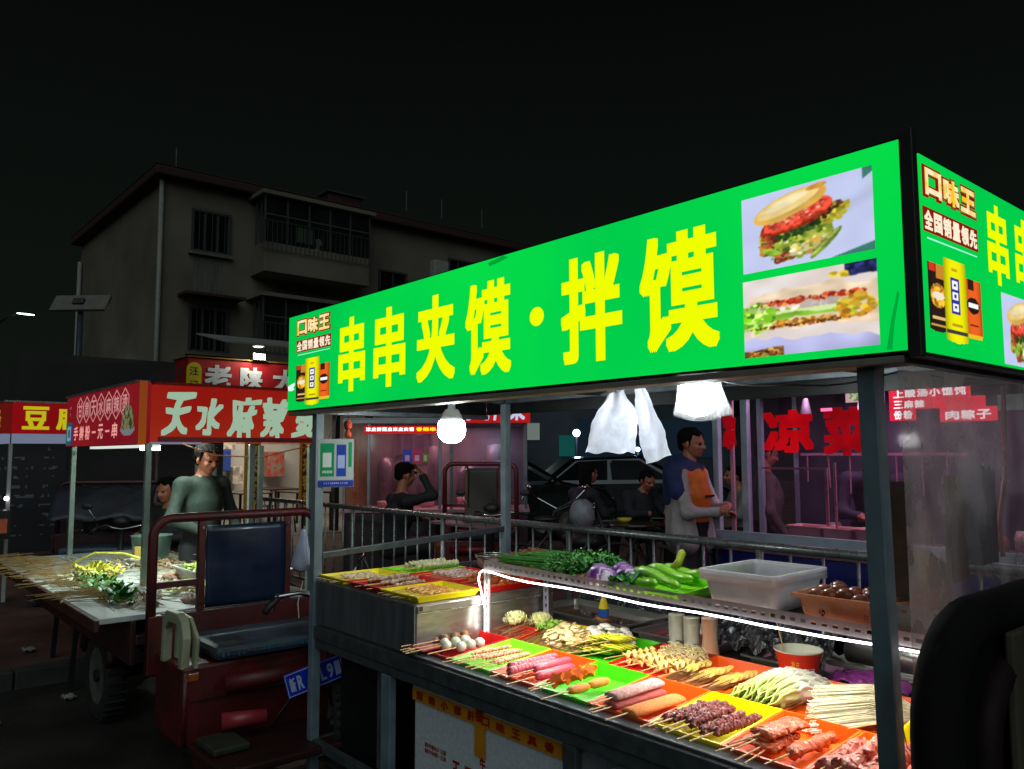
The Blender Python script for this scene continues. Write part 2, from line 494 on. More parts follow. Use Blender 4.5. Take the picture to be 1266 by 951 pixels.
# ================================================================ white apartment building
wallm = mat('grey_render', '#6a6455', '#544f43', rough=.9, scale=.5, bump=.15, bscale=12)
roofr = mat('red_roof_band', '#34170f', '#29120c', rough=.8, scale=1)
winm = mat('window_dark', '#0a0d0b', '#101411', rough=.15, scale=1)
frm = mat('window_frame_metal', '#4c4e4a', '#3c3e3b', rough=.5, metal=.4)
ab = thing('apartment_building', 'pale three storey apartment block with a red roof edge and glazed balconies', 'building', (-29, 15, 0))
BX_ = -24.1
G().box(-34.2, 5.6, -.02, BX_, 30, 9.95).build('wall', wallm, ab)
G().box(-34.5, 5.25, 9.96, BX_ + .45, 30.3, 10.25).build('roof_edge', roofr, ab, bevel=.05)
g = G(); g.add([(-34.5, 5.25, 10.26), (BX_ + .45, 5.25, 10.26), (BX_ + .45, 30.3, 10.26), (-34.5, 30.3, 10.26), (-32, 8, 11.3), (-26.5, 8, 11.3), (-26.5, 28, 11.3), (-32, 28, 11.3)], [(0, 1, 5, 4), (1, 2, 6, 5), (2, 3, 7, 6), (3, 0, 4, 7), (4, 5, 6, 7)]); g.build('roof', roofr, ab)
G().cyl((BX_ + .09, 5.52, 0), (BX_ + .09, 5.52, 9.9), .07).build('drain_pipe', mat('pale_pipe', '#86857c', '#77766e', rough=.6), ab, smooth=True)
G().cyl((-33.9, 5.5, 0), (-33.9, 5.5, 9.2), .08).build('drain_pipe', mat('pale_pipe', '#86857c'), ab, smooth=True)
G().cyl((-24.6, 6.1, 10.3), (-24.6, 6.1, 11.2), .03).build('roof_pole', frm, ab)
for y in (15.2, 16.9, 19): G().cyl((-25.5, y, 11.2), (-25.5, y, 12.0), .03).build('roof_pole', frm, ab)
G().box(-27.6, 12.2, 10.6, -26.2, 13.6, 11.5).build('roof_hut', roofr, ab, bevel=.03)
G().box(-27.7, 12.1, 11.505, -26.1, 13.7, 11.57).build('roof_hut_cap', frm, ab)
def window(par, x, y0, y1, z0, z1, nv=4, bars=True, hood=False, dirx=1):
    f = G()
    t = .07
    f.box(x, y0, z0, x + .09, y0 + t, z1); f.box(x, y1 - t, z0, x + .09, y1, z1); f.box(x, y0 + t, z1 - t, x + .09, y1 - t, z1); f.box(x, y0 + t, z0, x + .09, y1 - t, z0 + t)
    wf = f.build('window', frm, par)
    G().box(x - .02, y0 + t, z0 + t, x + .01, y1 - t, z1 - t).build('pane', winm, wf)
    for k in range(1, nv):
        y = lerp2(y0, y1, k / nv); G().box(x + .02, y - .025, z0 + t, x + .06, y + .025, z1 - t).build('mullion', frm, wf)
    if bars:
        n = int((y1 - y0) / .18)
        g = G()
        for k in range(n + 1): y = lerp2(y0, y1, k / n); g.box(x + .14, y - .009, z0 - .03, x + .158, y + .009, z1 + .03)
        g.box(x + .138, y0, z0 - .04, x + .16, y1, z0 - .03); g.box(x + .138, y0, z1 + .03, x + .16, y1, z1 + .04)
        g.build('window_bars', frm, wf)
    G().box(x, y0 - .08, z0 - .09, x + .16, y1 + .08, z0 - .001).build('sill', wallm, wf)
    if hood: G().box(x, y0 - .35, z1 + .25, x + .75, y1 + .3, z1 + .33).build('window_hood', roofr, wf)
    return wf
def lerp2(a, b, t): return a + (b - a) * t
for z0, z1, h in ((7.88, 9.21, False), (4.77, 6.17, True)):
    window(ab, BX_ + .002, 6.45, 7.64, z0, z1, 3, True, h)
for z0, z1 in ((7.3, 8.3), (4.4, 5.4)): window(ab, BX_ + .002, 13.1, 14.3, z0, z1, 2, False)
for z0, z1 in ((8.0, 9.2), (5.0, 6.2)): window(ab, BX_ + .002, 16.2, 17.6, z0, z1, 3, False); window(ab, BX_ + .002, 19.5, 21.5, z0, z1, 4, True)
G().box(BX_, 15.35, 8.1, BX_ + .35, 16.0, 8.95).build('air_conditioner', mat('ac_white', '#8f9089', '#7d7e78', rough=.5), ab, bevel=.03)
for y, z in ((6.0, 4.0), (14.7, 6.3), (18.2, 9.0)): G().box(BX_, y - .35, z - .25, BX_ + .33, y + .35, z + .28).build('air_conditioner', mat('ac_white', '#8f9089'), ab, bevel=.03)
G().tube([(BX_ + .05, 5.7, 3.4), (BX_ + .08, 8, 3.6), (BX_ + .1, 12, 3.55), (BX_ + .08, 18, 3.9)], .02, 5).build('wall_cable', winm, ab)
for y, z, w in ((7.0, 7.75, .9), (10.2, 7.2, 1.8), (7.0, 4.6, .9)): G().box(BX_ + .0005, y - w / 2, z - 1.1, BX_ + .003, y + w / 2, z).build('rain_stain', mat('rain_stain', '#4a4842', '#5e5c55', rough=.9, scale=1.5, stretch=(1, 6, .6)), ab)
# glazed balconies: two bays one above the other
def bay(z0, z1, lit):
    y0, y1, x1 = 8.35, 12.1, BX_ + 1.1
    b = G().box(BX_ + .001, y0, z0 - .95, x1, y1, z0).build('balcony', wallm, ab, bevel=.02)
    G().box(BX_ + .001, y0 - .15, z1, x1 + .15, y1 + .15, z1 + .12).build('balcony_roof', wallm, b)
    fr = G()
    for y in np.linspace(y0, y1, 6): fr.box(x1 - .06, y - .03, z0, x1, y + .03, z1 - .001)
    for x in (BX_ + .35, BX_ + .7): fr.box(x, y0, z0, x + .05, y0 + .05, z1 - .001); fr.box(x, y1 - .05, z0, x + .05, y1, z1 - .001)
    fr.box(x1 - .055, y0, lerp2(z0, z1, .58), x1 - .005, y1, lerp2(z0, z1, .58) + .05)
    fr.build('balcony_frame', frm, b)
    G().box(x1 - .04, y0 + .03, z0 + .01, x1 - .03, y1 - .03, z1 - .01).build('pane', glass('balcony_glass', '#8f9a92', dirt=.10, dirtcol='#6f766f', rough=.1, scale=1.2), b)
    g = G()
    for k in range(26): y = lerp2(y0 - .1, y1 + .1, k / 25); g.box(x1 + .05, y - .008, z0 - .25, x1 + .066, y + .008, lerp2(z0, z1, .45))
    g.box(x1 + .048, y0 - .1, z0 - .26, x1 + .07, y1 + .1, z0 - .24); g.box(x1 + .048, y0 - .1, lerp2(z0, z1, .45), x1 + .07, y1 + .1, lerp2(z0, z1, .45) + .02)
    g.build('window_bars', frm, b)
    if lit:
        G().box(BX_ + .02, 9.9, 8.75, BX_ + .06, 10.5, 9.25).build('lit_inner_window', emit('dim_window_glow', '#5f6a60', .7), b)
        g = G()
        for k in range(6): g.box(BX_ + .07, 9.9 + k * .115, 8.75, BX_ + .09, 9.92 + k * .115, 9.25)
        g.build('inner_bars', winm, b)
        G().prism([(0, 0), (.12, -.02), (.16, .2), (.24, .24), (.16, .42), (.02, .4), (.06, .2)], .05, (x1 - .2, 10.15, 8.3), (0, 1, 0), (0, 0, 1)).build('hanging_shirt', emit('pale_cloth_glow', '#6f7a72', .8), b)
bay(8.30, 9.80, True); bay(5.05, 6.55, False)

# long low building to the right behind, only just seen against the sky
fb = thing('far_building', 'long dark low building far behind the stalls under the night sky', 'building', (-20, 40, 0))
G().box(-36, 38, 0, -2, 44, 6.4).build('wall', mat('far_wall', '#2a2f2c', '#212522', rough=.9, scale=.4), fb)
for k in range(9): G().box(-34 + k * 3.6, 37.9, 3.8, -32.2 + k * 3.6, 37.99, 5.2).build('window', winm, fb)

# ================================================================ shop with the lit interior
sh = thing('noodle_shop', 'single storey shop with a white lit interior behind the red stall', 'shop', (-15, 5, .12))
G().box(-23.9, .5, .1, -14.2, 3.85, 3.3).build('wall', mat('shop_wall', '#2e2d29', '#23221e', rough=.85, scale=1.2), sh)
G().box(-18.2, 3.86, .1, -18.0, 12, 3.3).build('rear_wall', mat('shop_inner_wall', '#d8d6cc', '#c4c2b8', rough=.7, scale=1), sh)
G().box(-17.99, 3.86, 2.95, -13.6, 12, 3.1).build('ceiling', mat('shop_inner_wall', '#d8d6cc'), sh)
G().box(-17.99, 3.86, .12, -13.4, 12, .135).build('shop_floor', mat('shop_tiles', '#8a867a', '#78746a', rough=.4, scale=2), sh)
for k, (y, w) in enumerate(((5.85, .1), (6.6, .1), (8.5, .2))): G().box(-13.75, y, .136, -13.6, y + w, 2.94).build('door_post', mat('dark_post', '#1d1c18'), sh)
bn = mat('orange_banner', '#c98a1c', '#b87a14', rough=.6); bnr = mat('banner_red', '#8a2210')
for y in (4.02, 5.10):
    q = G().box(-13.62, y, .5, -13.60, y + .30, 2.75).build('banner', bn, sh)
    FBn = Face((-13.598, y, 0), (0, 1, 0), (0, 0, 1)); G().box(-13.599, y + .05, .55, -13.595, y + .25, 2.7).build('banner_field', mat('banner_field', '#5a2412', '#6a2c14'), q)
    letters('lettering', FBn, '面八方来客香', .06, .6, .24, 2.6, mat('banner_letters', '#d8a02c'), q, bold=.008, lift=.006, vertical=True)
lamp('AREA', (-15.9, 5.2, 2.9), 85, '#fff2de', (2.5, 2.2), 'ceiling_light', rot=(0, 0, 0), parent=sh)
G().box(-16.4, 4.9, 2.92, -15.4, 5.05, 2.945).build('ceiling_tube', emit('tube_glow2', '#ffffff', 4), sh)
picture('menu_board', Face((-17.98, 5.0, 0), (0, 1, 0), (0, 0, 1)), .1, 1.9, 2.2, 2.6, 40, 14, lambda U, V: np.where(((nz(U, V, 22, 4) > .6) & (V < .6))[..., None], hx('#f2e8dc'), np.where((V > .7)[..., None], hx('#e07a2c'), hx('#c8b89a'))), printdull, sh)
G().box(-17.9, 4.75, 1.25, -17.5, 5.3, 1.75).build('blue_crate', mat('blue_box', '#2a4a9c', '#20397c'), sh, bevel=.02)
def table(x, y, lab, cat='table', z=.76, w=.6, m=None, grp='small tables inside the shop'):
    t = thing('small_table', lab, cat, (x, y, .13), grp); m = m or mat('dark_wood', '#2a1f16', '#1c140e', rough=.35)
    G().box(x - w, y - .35, z - .03 + .13, x + w, y + .35, z + .13).build('table_top', m, t, bevel=.01)
    for a in (-1, 1):
        for b in (-1, 1): G().box(x + a * (w - .05) - .02, y + b * .3 - .02, .136, x + a * (w - .05) + .02, y + b * .3 + .02, z + .099).build('leg', m, t)
    return t
table(-15.0, 4.6, 'dark table nearest the orange banner inside the lit shop'); table(-14.4, 5.6, 'dark table nearest the doorway of the lit shop'); table(-16.3, 5.8, 'dark table at the back of the lit shop')
def stool(x, y, lab, h=.45, m=None, grp='stools', z0=.13):
    t = thing('stool', lab, 'stool', (x, y, z0), grp); m = m or mat('dark_wood', '#2a1f16')
    G().box(x - .15, y - .15, z0 + h - .03, x + .15, y + .15, z0 + h).build('seat', m, t, bevel=.01)
    for a in (-1, 1):
        for b in (-1, 1): G().bar((x + a * .16, y + b * .16, z0 + .005), (x + a * .12, y + b * .12, z0 + h - .031), .025).build('leg', m, t)
    return t
for k, (x, y) in enumerate(((-14.6, 4.25), (-14.0, 5.0), (-15.4, 5.2), (-13.9, 4.55))): stool(x, y, ['dark stool by the orange banner in the shop', 'dark stool in the shop doorway', 'dark stool between the shop tables', 'dark stool just outside the lit shop'][k])
for k, (y, z, w, h, c) in enumerate(((4.45, 1.0, .3, .5, '#c86a2c'), (5.35, .95, .25, .4, '#d8d0c0'), (6.2, 1.1, .4, .6, '#b83a24'), (4.9, 1.75, .5, .3, '#e0d8c8'))): G().box(-17.9, y, z, -17.5, y + w, z + h).build('shelf_goods', mat('goods%d' % k, c, '#8c8478', rough=.6, scale=9, sharp=.3), sh, bevel=.01)
# the shop's big red sign
ss = thing('shop_sign', 'long red shop sign with grey white characters and a yellow arched badge under a lamp', 'sign', (-13.5, 5.5, 2.5))
redb = mat('red_banner', '#a01618', '#8c1012', rough=.5, scale=1.2)
G().box(-14.3, 2.93, 2.45, -13.52, 8.2, 3.34).build('sign_box', redb, ss, bevel=.01)
G().box(-14.31, 2.90, 3.341, -13.49, 8.23, 3.36).build('sign_trim', mat('gold_trim', '#8c6a2c', '#a07c38', rough=.4, metal=.5), ss)
FSS = Face((-13.518, 0, 0), (0, 1, 0), (0, 0, 1))
silv = mat('silver_letters', '#c9cfcc', '#b4bab7', rough=.4)
for c, a, b in (('老', 3.22, 3.70), ('陕', 3.86, 4.29), ('大', 4.48, 4.98), ('碗', 5.15, 5.6), ('面', 5.8, 6.25)):
    g = G(); put_char(g, FSS, c, a, 2.80, b, 3.23, .018, .006); g.build('lettering', silv, ss)
g = G(); pts = [(2.90, 2.5), (3.16, 2.5)] + [(3.03 + .13 * cos(t), 3.12 + .13 * sin(t)) for t in [k * pi / 12 for k in range(13)]]
g.prism(pts, .012, (-13.519, 0, 0), (0, 1, 0), (0, 0, 1)); g.build('badge', mat('yellow_badge', '#c9b414', '#b8a40e', rough=.5), ss)
for c, z in (('汪', 3.02), ('记', 2.78)):
    g = G(); put_char(g, Face((-13.506, 0, 0), (0, 1, 0), (0, 0, 1)), c, 2.955, z, 3.105, z + .15, .002, .002); g.build('lettering', mat('ink_green', '#12240e'), ss)
letters('lettering', Face((-14.3, 2.928, 0), (1, 0, 0), (0, 0, 1)), '汪记', .1, 2.75, .6, 2.95, mat('dull_letters', '#6a3a34'), ss, bold=.003)
picture('bowl_print', Face((-14.3, 2.926, 0), (1, 0, 0), (0, 0, 1)), .2, 2.98, .55, 3.25, 14, 12, lambda U, V: np.where(((U - .5) ** 2 + (V - .5) ** 2 < .2)[..., None], hx('#5a3a2c'), np.nan), printdull, ss, lift=.003)
al = thing('awning_lamp', 'small lit downlight under the pale eave above the red shop sign', 'lamp', (-13.4, 4.15, 3.6))
G().lathe([(.001, .03), (.10, .03), (.10, .0), (.085, -.0)], (-13.35, 4.12, 3.60), 16).build('lamp_housing', mat('grey_metal', '#7c7f7c'), al, smooth=True)
G().cyl((-13.35, 4.12, 3.592), (-13.35, 4.12, 3.598), .08).build('lamp_disc', emit('downlight', '#f4f6e8', 6), al)
lamp('POINT', (-13.35, 4.12, 3.50), 30, '#f6f4e6', .06, 'downlight_bulb', parent=al)
G().box(-13.50, 4.08, 3.37, -13.44, 4.30, 3.48).build('lamp_bracket', mat('white_bracket', '#d0d0c8'), al)
ev = thing('eave', 'pale sloping eave panel over the shop sign', 'eave', (-14, 6, 3.6)); G().add([(-14.8, 3.5, 3.95), (-13.2, 3.5, 3.62), (-13.2, 8.5, 3.62), (-14.8, 8.5, 3.95)], [(0, 1, 2, 3)]).build('eave_panel', mat('eave_grey', '#8c8b82', '#7a7971', rough=.7), ev, solid=.03)

# ================================================================ street lamps, far lights
def street_lamp(x, y, h, lab, lit=True, rz=0):
    t = thing('street_lamp', lab, 'street lamp', (x, y, 0), 'street lamps')
    G().cyl((x, y, 0), (x, y, h), .06, .045).build('pole', mat('lamp_pole', '#3c4448', '#30383c', rough=.5, metal=.4), t, smooth=True)
    G().tube([(x, y, h), (x + .5 * cos(rz), y + .5 * sin(rz), h + .18), (x + 1.3 * cos(rz), y + 1.3 * sin(rz), h + .25)], .035, 8).build('arm', mat('lamp_pole', '#3c4448'), t, smooth=True)
    G().obox((x + 1.6 * cos(rz), y + 1.6 * sin(rz), h + .25), (.7, .26, .07), (0, radians(8), rz)).build('lamp_head', mat('lamp_pole', '#3c4448'), t, bevel=.02)
    G().obox((x + 1.6 * cos(rz), y + 1.6 * sin(rz), h + .20), (.6, .2, .02), (0, radians(8), rz)).build('lamp_lens', emit('street_led', '#e8fff4', 14), t)
    lamp('SPOT', (x + 1.6 * cos(rz), y + 1.6 * sin(rz), h + .17), 260, '#e6fff2', .15, 'street_light', rot=(0, 0, 0), spot=radians(150), parent=t)
    return t
street_lamp(-29.3, 2.2, 5.8, 'far lit street lamp at the left edge of the scene', rz=radians(20))
sp_ = thing('solar_lamp_post', 'tall post carrying a pale tilted solar panel left of the apartment block', 'lamp post', (-14.7, 1.45, 0))
G().cyl((-14.7, 1.45, .12), (-14.7, 1.45, 4.15), .07, .05).build('post', mat('lamp_pole', '#3c4448'), sp_, smooth=True)
G().cyl((-14.62, 1.36, .12), (-14.62, 1.36, 3.3), .045, .045).build('lit_lower_pole', mat('pale_lit_pole', '#8c9490', rough=.5), sp_, smooth=True)  # pale second pole: lit look of the post's lower length put into colour
G().obox((-14.7, 1.45, 4.28), (1.0, .06, .36), (radians(-35), 0, YAW - .05)).build('solar_panel', mat('pale_panel', '#6b665c', '#5c584f', rough=.6), sp_, bevel=.01)
G().obox((-14.69, 1.42, 4.30), (.2, .09, .12), (radians(-35), 0, YAW - .05)).build('junction_box', mat('dark_box', '#33312c'), sp_, bevel=.01)
# distant lamps behind the diners
for k, (x, y, z, r, lab) in enumerate(((-14.6, 13.6, 2.18, .10, 'far blue white lamp above the parked cars'), (-11.6, 12.6, 1.72, .05, 'small far lamp just above the pale car roof'))):
    t = thing('far_lamp', lab, 'lamp', (x, y, .12)); G().cyl((x, y, .12), (x, y, z - r), .03).build('pole', mat('lamp_pole', '#3c4448'), t)
    G().ball((x, y, z), r, 12, 8).build('globe', emit('far_lamp_glow', '#d8ecff', 9), t, smooth=True); lamp('POINT', (x + .2, y - .2, z), 16, '#cfe4ff', .1, 'far_lamp_light', parent=t)
fw = thing('far_shop_front', 'dim blue lit shop front behind the parked cars', 'shop front', (-17, 17, 0))
Vw = Face((-17.2, 12.6, 0), (cos(YAW), sin(YAW), 0), (0, 0, 1))
def lbox(F, a0, b0, c0, a1, b1, c1):
    g = G(); g.box(a0, b0, c0, a1, b1, c1); g.v = [tuple(F.p(*p)) for p in g.v]; return g
lbox(Vw, -1, 0.1, -.3, 7, 3.2, 0).build('wall', mat('dim_blue_wall', '#16222a', '#101a20', rough=.7, scale=1), fw)
lbox(Vw, .6, 2.02, .01, 1.5, 2.5, .05).build('lit_sign', emit('dull_white_sign', '#8c9a92', .5), fw)
lbox(Vw, 2.05, 1.55, .01, 2.5, 2.15, .05).build('teal_sign', emit('teal_sign', '#1f6c68', .4), fw)
lbox(Vw, 2.6, 1.5, .01, 6.5, 2.6, .03).build('lit_band', emit('blue_grey_band', '#26394a', .3), fw)

# ================================================================ steel railing behind the cart
rl = thing('railing', 'long steel tube railing with thin balusters behind the cart', 'railing', (-4, 2.53, 0))
YR = 2.53
chrome = mat('railing_steel', '#8c918f', '#7d8380', rough=.28, metal=.55, scale=6)
G().tube([(-9.6, YR, 1.05), (4.2, YR, 1.05)], .027, 12).build('top_rail', chrome, rl, smooth=True)
G().tube([(-9.6, YR, .16), (4.2, YR, .16)], .018, 8).build('bottom_rail', chrome, rl, smooth=True)
bal = None
for k in range(66):
    x = -9.5 + .208 * k
    if k % 8 == 4: G().tube([(x, YR, .12 if x > -5.9 else 0), (x, YR, 1.03)], .024, 10).build('railing_post', chrome, rl, smooth=True); continue
    if bal is None: bal = G().tube([(0, YR, .175), (0, YR, 1.03)], .0095, 7).build('baluster', chrome, rl, smooth=True); bal.location = (x, 0, 0); continue
    c = bal.copy(); COL.objects.link(c); link_child(c, rl); c.location = (x, 0, 0)

# scraps of litter on the road by the kerb
for k, (x, y, w, c) in enumerate(((-5.3, -.55, .12, '#8c8a84'), (-5.0, -1.0, .06, '#6c6a60'), (-4.3, -1.25, .05, '#7a6a50'), (-6.4, -.6, .14, '#7c7c78'))):
    t = thing('litter_scrap', ['crumpled white paper scrap lying by the kerb', 'small grey scrap on the road by the wheel', 'small brown scrap on the near road', 'pale flattened bag on the pavement'][k], 'litter', (x, y, .0 if x > -5.8 else .12))
    g = G(); z0 = .004 if x > -5.8 else .125
    g.grid(lambda a, b: (x + w * (a - .5), y + w * .6 * (b - .5), z0 + .02 * abs(sin(a * 7 + b * 5 + k)) + .01 * abs(sin(a * 17))), 8, 6); g.build('paper', mat('litter' + c, c, rough=.8), t, solid=.002)
# ================================================================ the green snack cart
galv = mat('galvanised_steel', '#6d7678', '#565e62', rough=.42, metal=.75, scale=14, bump=.05)
dark_steel = mat('dark_painted_steel', '#454c4c', '#343a3b', rough=.42, metal=.08, scale=20, bump=.05)
post_m = mat('post_steel', '#74868a', '#5e6e76', rough=.42, metal=.12, scale=9, bump=.04)
steel = mat('brushed_stainless', '#a0a09a', '#87877f', rough=.34, metal=.85, scale=4, stretch=(1, 3, 12))
steel_b = mat('work_top_stainless', '#a3a39d', '#8a8a84', rough=.32, metal=.9, scale=4, bump=.03, bscale=30)
roof_m = mat('roof_sheet_underside', '#d2d6d4', '#b8bcbb', rough=.55, scale=5, bump=.1)
sign_g = emit('green_lightbox_face', '#06dc48', 1.0, '#00c84c', 1.1)
yel = emit('yellow_backlit_letters', '#f0ff00', 1.0)

cart = thing('snack_cart', 'long street food cart with a bright green backlit sign and an open counter of skewers', 'food cart', (-1.5, .65, 0))
X0, X1, YF, YB = -3.01, -.09, .06, 1.33
for x in (X0, X1):
    for y in (YF, YB):
        near = x == X1 and y == YF                           # the near right post leans a little
        G().bar((x + (.011 if near else 0), y, 0), (x - (.019 if near else 0), y, 1.93), .046, up=(0, 1, 0)).build('post', post_m, cart, bevel=.003)
G().box(X0 + .024, YF - .02, .70, X1 - .024, YF + .022, .762).build('counter_rail', dark_steel, cart, bevel=.003)
G().box(X0 + .024, YF - .012, .655, X1 - .024, YF + .016, .697).build('lower_counter_rail', dark_steel, cart, bevel=.003)
G().box(X0 + .024, YB - .02, .70, X1 - .024, YB + .02, .755).build('counter_rail', dark_steel, cart, bevel=.003)
for x in (X0, X1):
    G().box(x - .018, YF + .024, .70, x + .018, YB - .024, .748).build('counter_rail', dark_steel, cart, bevel=.003)
    G().box(x - .016, YF + .024, .17, x + .016, YB - .024, .205).build('foot_rail', dark_steel, cart, bevel=.002)
for y in (YF, YB):
    G().box(X0 + .024, y - .016, .166, X1 - .024, y + .018, .207).build('foot_rail', dark_steel, cart, bevel=.002)
for x, w in ((-2.31, .035), (-1.165, .03), (-.62, .03)):
    G().box(x - w, YF - .015, .208, x + w, YF + .02, .654).build('upright', post_m if w > .03 else dark_steel, cart, bevel=.003)
G().box(-2.45, YF + .03, .21, -2.39, YF + .06, .69).build('upright', mat('pale_strip', '#4b5450', '#39403c', rough=.6), cart)
G().box(X0 + .02, YF + .02, .10, X1 - .02, YB - .02, .115).build('floor_board', mat('cart_floor', '#2a2722', '#1a1815', rough=.8, scale=6), cart)
wt = G().box(X0 + .005, YF - .002, .763, X1 - .025, YB + .02, .772).build('work_top', steel_b, cart, bevel=.002)
G().box(-2.06, .905, .7725, X1 - .03, .925, .79).build('lip', steel, wt)
G().box(-2.1, YF, .7722, X1 - .03, .9, .7735).build('tray_liner', mat('white_liner', '#dfe2e6', '#c4c8ce', rough=.35, scale=3), wt)
# rails at the left end
G().bar((X0, YF + .03, 1.105), (X0, YB - .02, 1.165), .03, .032).build('side_rail', galv, cart, bevel=.003)
G().bar((X0, YF + .024, .98), (X0, YB - .02, .98), .02, .02).build('side_rail', dark_steel, cart)
# cross beams and roof
for y in (YF + .03, YB):
    G().box(X0 - .1, y - .02, 1.932, X1 + .02, y + .02, 1.968).build('roof_beam', galv, cart, bevel=.003)
for x in (X0, -2.2, -1.4, -.7, X1):
    G().box(x - .016, YF + .051, 1.935, x + .016, YB - .021, 1.966).build('roof_beam', galv, cart, bevel=.003)
g = G()
N = 66
g.grid(lambda a, b: (-3.2 + 3.16 * a, -.0 + .075 + 1.36 * b, 1.975 + .012 * (.5 + .5 * sin(a * N * 2))), N * 3, 1)
g.build('roof', roof_m, cart, solid=.004)
G().box(-3.25, .006, 1.829, .0, .10, 1.847).build('sign_rail', mat('brown_grey_rail', '#8a8278', '#746c62', rough=.5, metal=.1), cart, bevel=.003)
G().box(-.03, .1, 1.83, .0, 1.34, 1.868).build('sign_rail', galv, cart, bevel=.003)
G().box(-3.25, .1, 1.84, -3.215, 1.36, 1.868).build('sign_rail', galv, cart, bevel=.003)

# ---- front sign box
black_edge = mat('sign_edge_trim', '#1d2320', '#121513', rough=.4, metal=.5)
g = G().box(-3.256, .004, 1.85, .017, .058, 2.365)
fs = g.build('front_sign', black_edge, cart, bevel=.003)
FS = Face((0, .001, 0), (1, 0, 0), (0, 0, 1))     # a = world x, b = world z
G().box(-3.25, .0015, 1.857, .011, .0035, 2.359).build('sign_face', sign_g, fs)
for t, x0, x1 in (('串', -2.69, -2.437), ('串', -2.363, -2.098), ('夹', -2.012, -1.74), ('馍', -1.672, -1.396), ('拌', -1.134, -.858), ('馍', -.786, -.497)):
    g = G(); put_char(g, FS, t, x0, 1.917, x1, 2.277, .0105, .003); g.build('lettering', yel, fs)
g = G(); g.v = [tuple(FS.p(-1.257 + .037 * cos(a), 2.103 + .034 * sin(a), .003)) for a in [k * pi / 12 for k in range(24)]]
g.f = [tuple(range(24))]; g.m = [0]; g.build('lettering', yel, fs)

def soft(im, k=1):
    for _ in range(k):
        p = np.pad(im, ((1, 1), (1, 1), (0, 0)), mode='edge')
        im = (p[1:-1, 1:-1] * 2 + p[:-2, 1:-1] + p[2:, 1:-1] + p[1:-1, :-2] + p[1:-1, 2:]) / 6
    return im
def bits(im, U, V, seed, n, cx, cy, rx, ry, rot, cols, s0=.012, s1=.035):
    """many small food scraps strewn inside an ellipse"""
    R = random.Random(seed)
    for _ in range(n):
        a, r = R.uniform(0, 2 * pi), sqrt(R.random()); x, y = rx * r * cos(a), ry * r * sin(a)
        c = hx(R.choice(cols)) * R.uniform(.7, 1.15)
        X_, Y_ = cx + x * cos(rot) - y * sin(rot), cy + x * sin(rot) + y * cos(rot)
        rr = R.uniform(s0, s1); ro = R.uniform(0, pi)
        lay(im, ell(U, V, X_, Y_, rr, rr * R.uniform(.35, .8) * 1.5, ro), c)
def bun_picture(U, V):
    """round bun split round a fried sausage with greens, on a pale plate"""
    n1 = nz(U, V, 7, 1); n2 = nz(U, V, 30, 2); n3 = nz(U, V, 14, 3)
    im = np.ones(U.shape + (3,)) * hx('#c9d2f6')
    im *= (1 - .14 * np.clip(.5 - abs((V - .55) - (U - .7) * .5) * 4, 0, 1) * (U > .6) - .05 * n1)[..., None]
    im[(U > .93) & (V > .93 - (1 - U) * 1.0)] = hx('#3c7d70'); im[(U > .70) & (V < (U - .70) * .35)] = hx('#3c7d70')
    W = (n3 - .5) * .10
    lay(im, ell(U, V, .43, .36 + W, .29, .27, .3), '#8fa234', n3, .3)
    bits(im, U, V, 4, 170, .43, .33, .29, .24, .3, ['#c9d94a', '#5f8424', '#e2dc6a', '#7a9a2c', '#dfe6a8', '#3f5a1a'])
    bits(im, U, V, 5, 70, .72, .56, .15, .08, .8, ['#d9cf3a', '#efe24c', '#b3a82a', '#c8b838'])
    bits(im, U, V, 6, 40, .62, .56, .20, .05, .6, ['#5f3322', '#7a4a2c', '#3d2416'])
    bits(im, U, V, 7, 50, .46, .44, .22, .06, .4, ['#2f4a1c', '#43621f', '#233a14'])
    bits(im, U, V, 8, 40, .21, .42, .06, .16, .1, ['#8a3a22', '#b5562e', '#6a2a1a'], .012, .03)
    bits(im, U, V, 9, 20, .20, .26, .05, .07, .1, ['#e2702a', '#ea9a3c'])
    bits(im, U, V, 10, 30, .35, .13, .09, .05, .2, ['#8c3f28', '#b4603a', '#d98a5c', '#6c2c1c'])
    bits(im, U, V, 11, 46, .52, .22, .15, .09, .5, ['#e8df9c', '#d9cf5a', '#f2ebb8', '#e2a04c'])
    lay(im, ell(U, V, .24, .22, .09, .035, -.5), '#9ccc3a', n3, .3)
    lay(im, ell(U, V, .66, .20, .20, .036, .95), '#6f8a2c', n2, .3); lay(im, ell(U, V, .655, .21, .18, .014, .95), '#a8b85a', n2, .3)
    lay(im, ell(U, V, .44, .60 + W * .3, .30, .14, .42), '#9c2c16', n2, .4)
    lay(im, ell(U, V, .45, .62 + W * .3, .29, .115, .42), '#df4a34', n2, .35)
    bits(im, U, V, 12, 90, .45, .63, .27, .085, .42, ['#f08a6c', '#e8604a', '#c93826', '#f2a88e', '#d84430'], .008, .02)
    top = ell(U, V, .39, .77, .31, .15, .42)
    lay(im, top & (V > .63 + .45 * (U - .40)), '#e4b452', n1, .15)
    lay(im, ell(U, V, .375, .80, .27, .10, .42), '#f0d48c', n3, .08); lay(im, ell(U, V, .37, .825, .19, .05, .42), '#f7e6b4', n3, .06)
    lay(im, ell(U, V, .60, .93, .08, .035, .2), '#d0953f', n2, .15)
    return soft(im, 2)
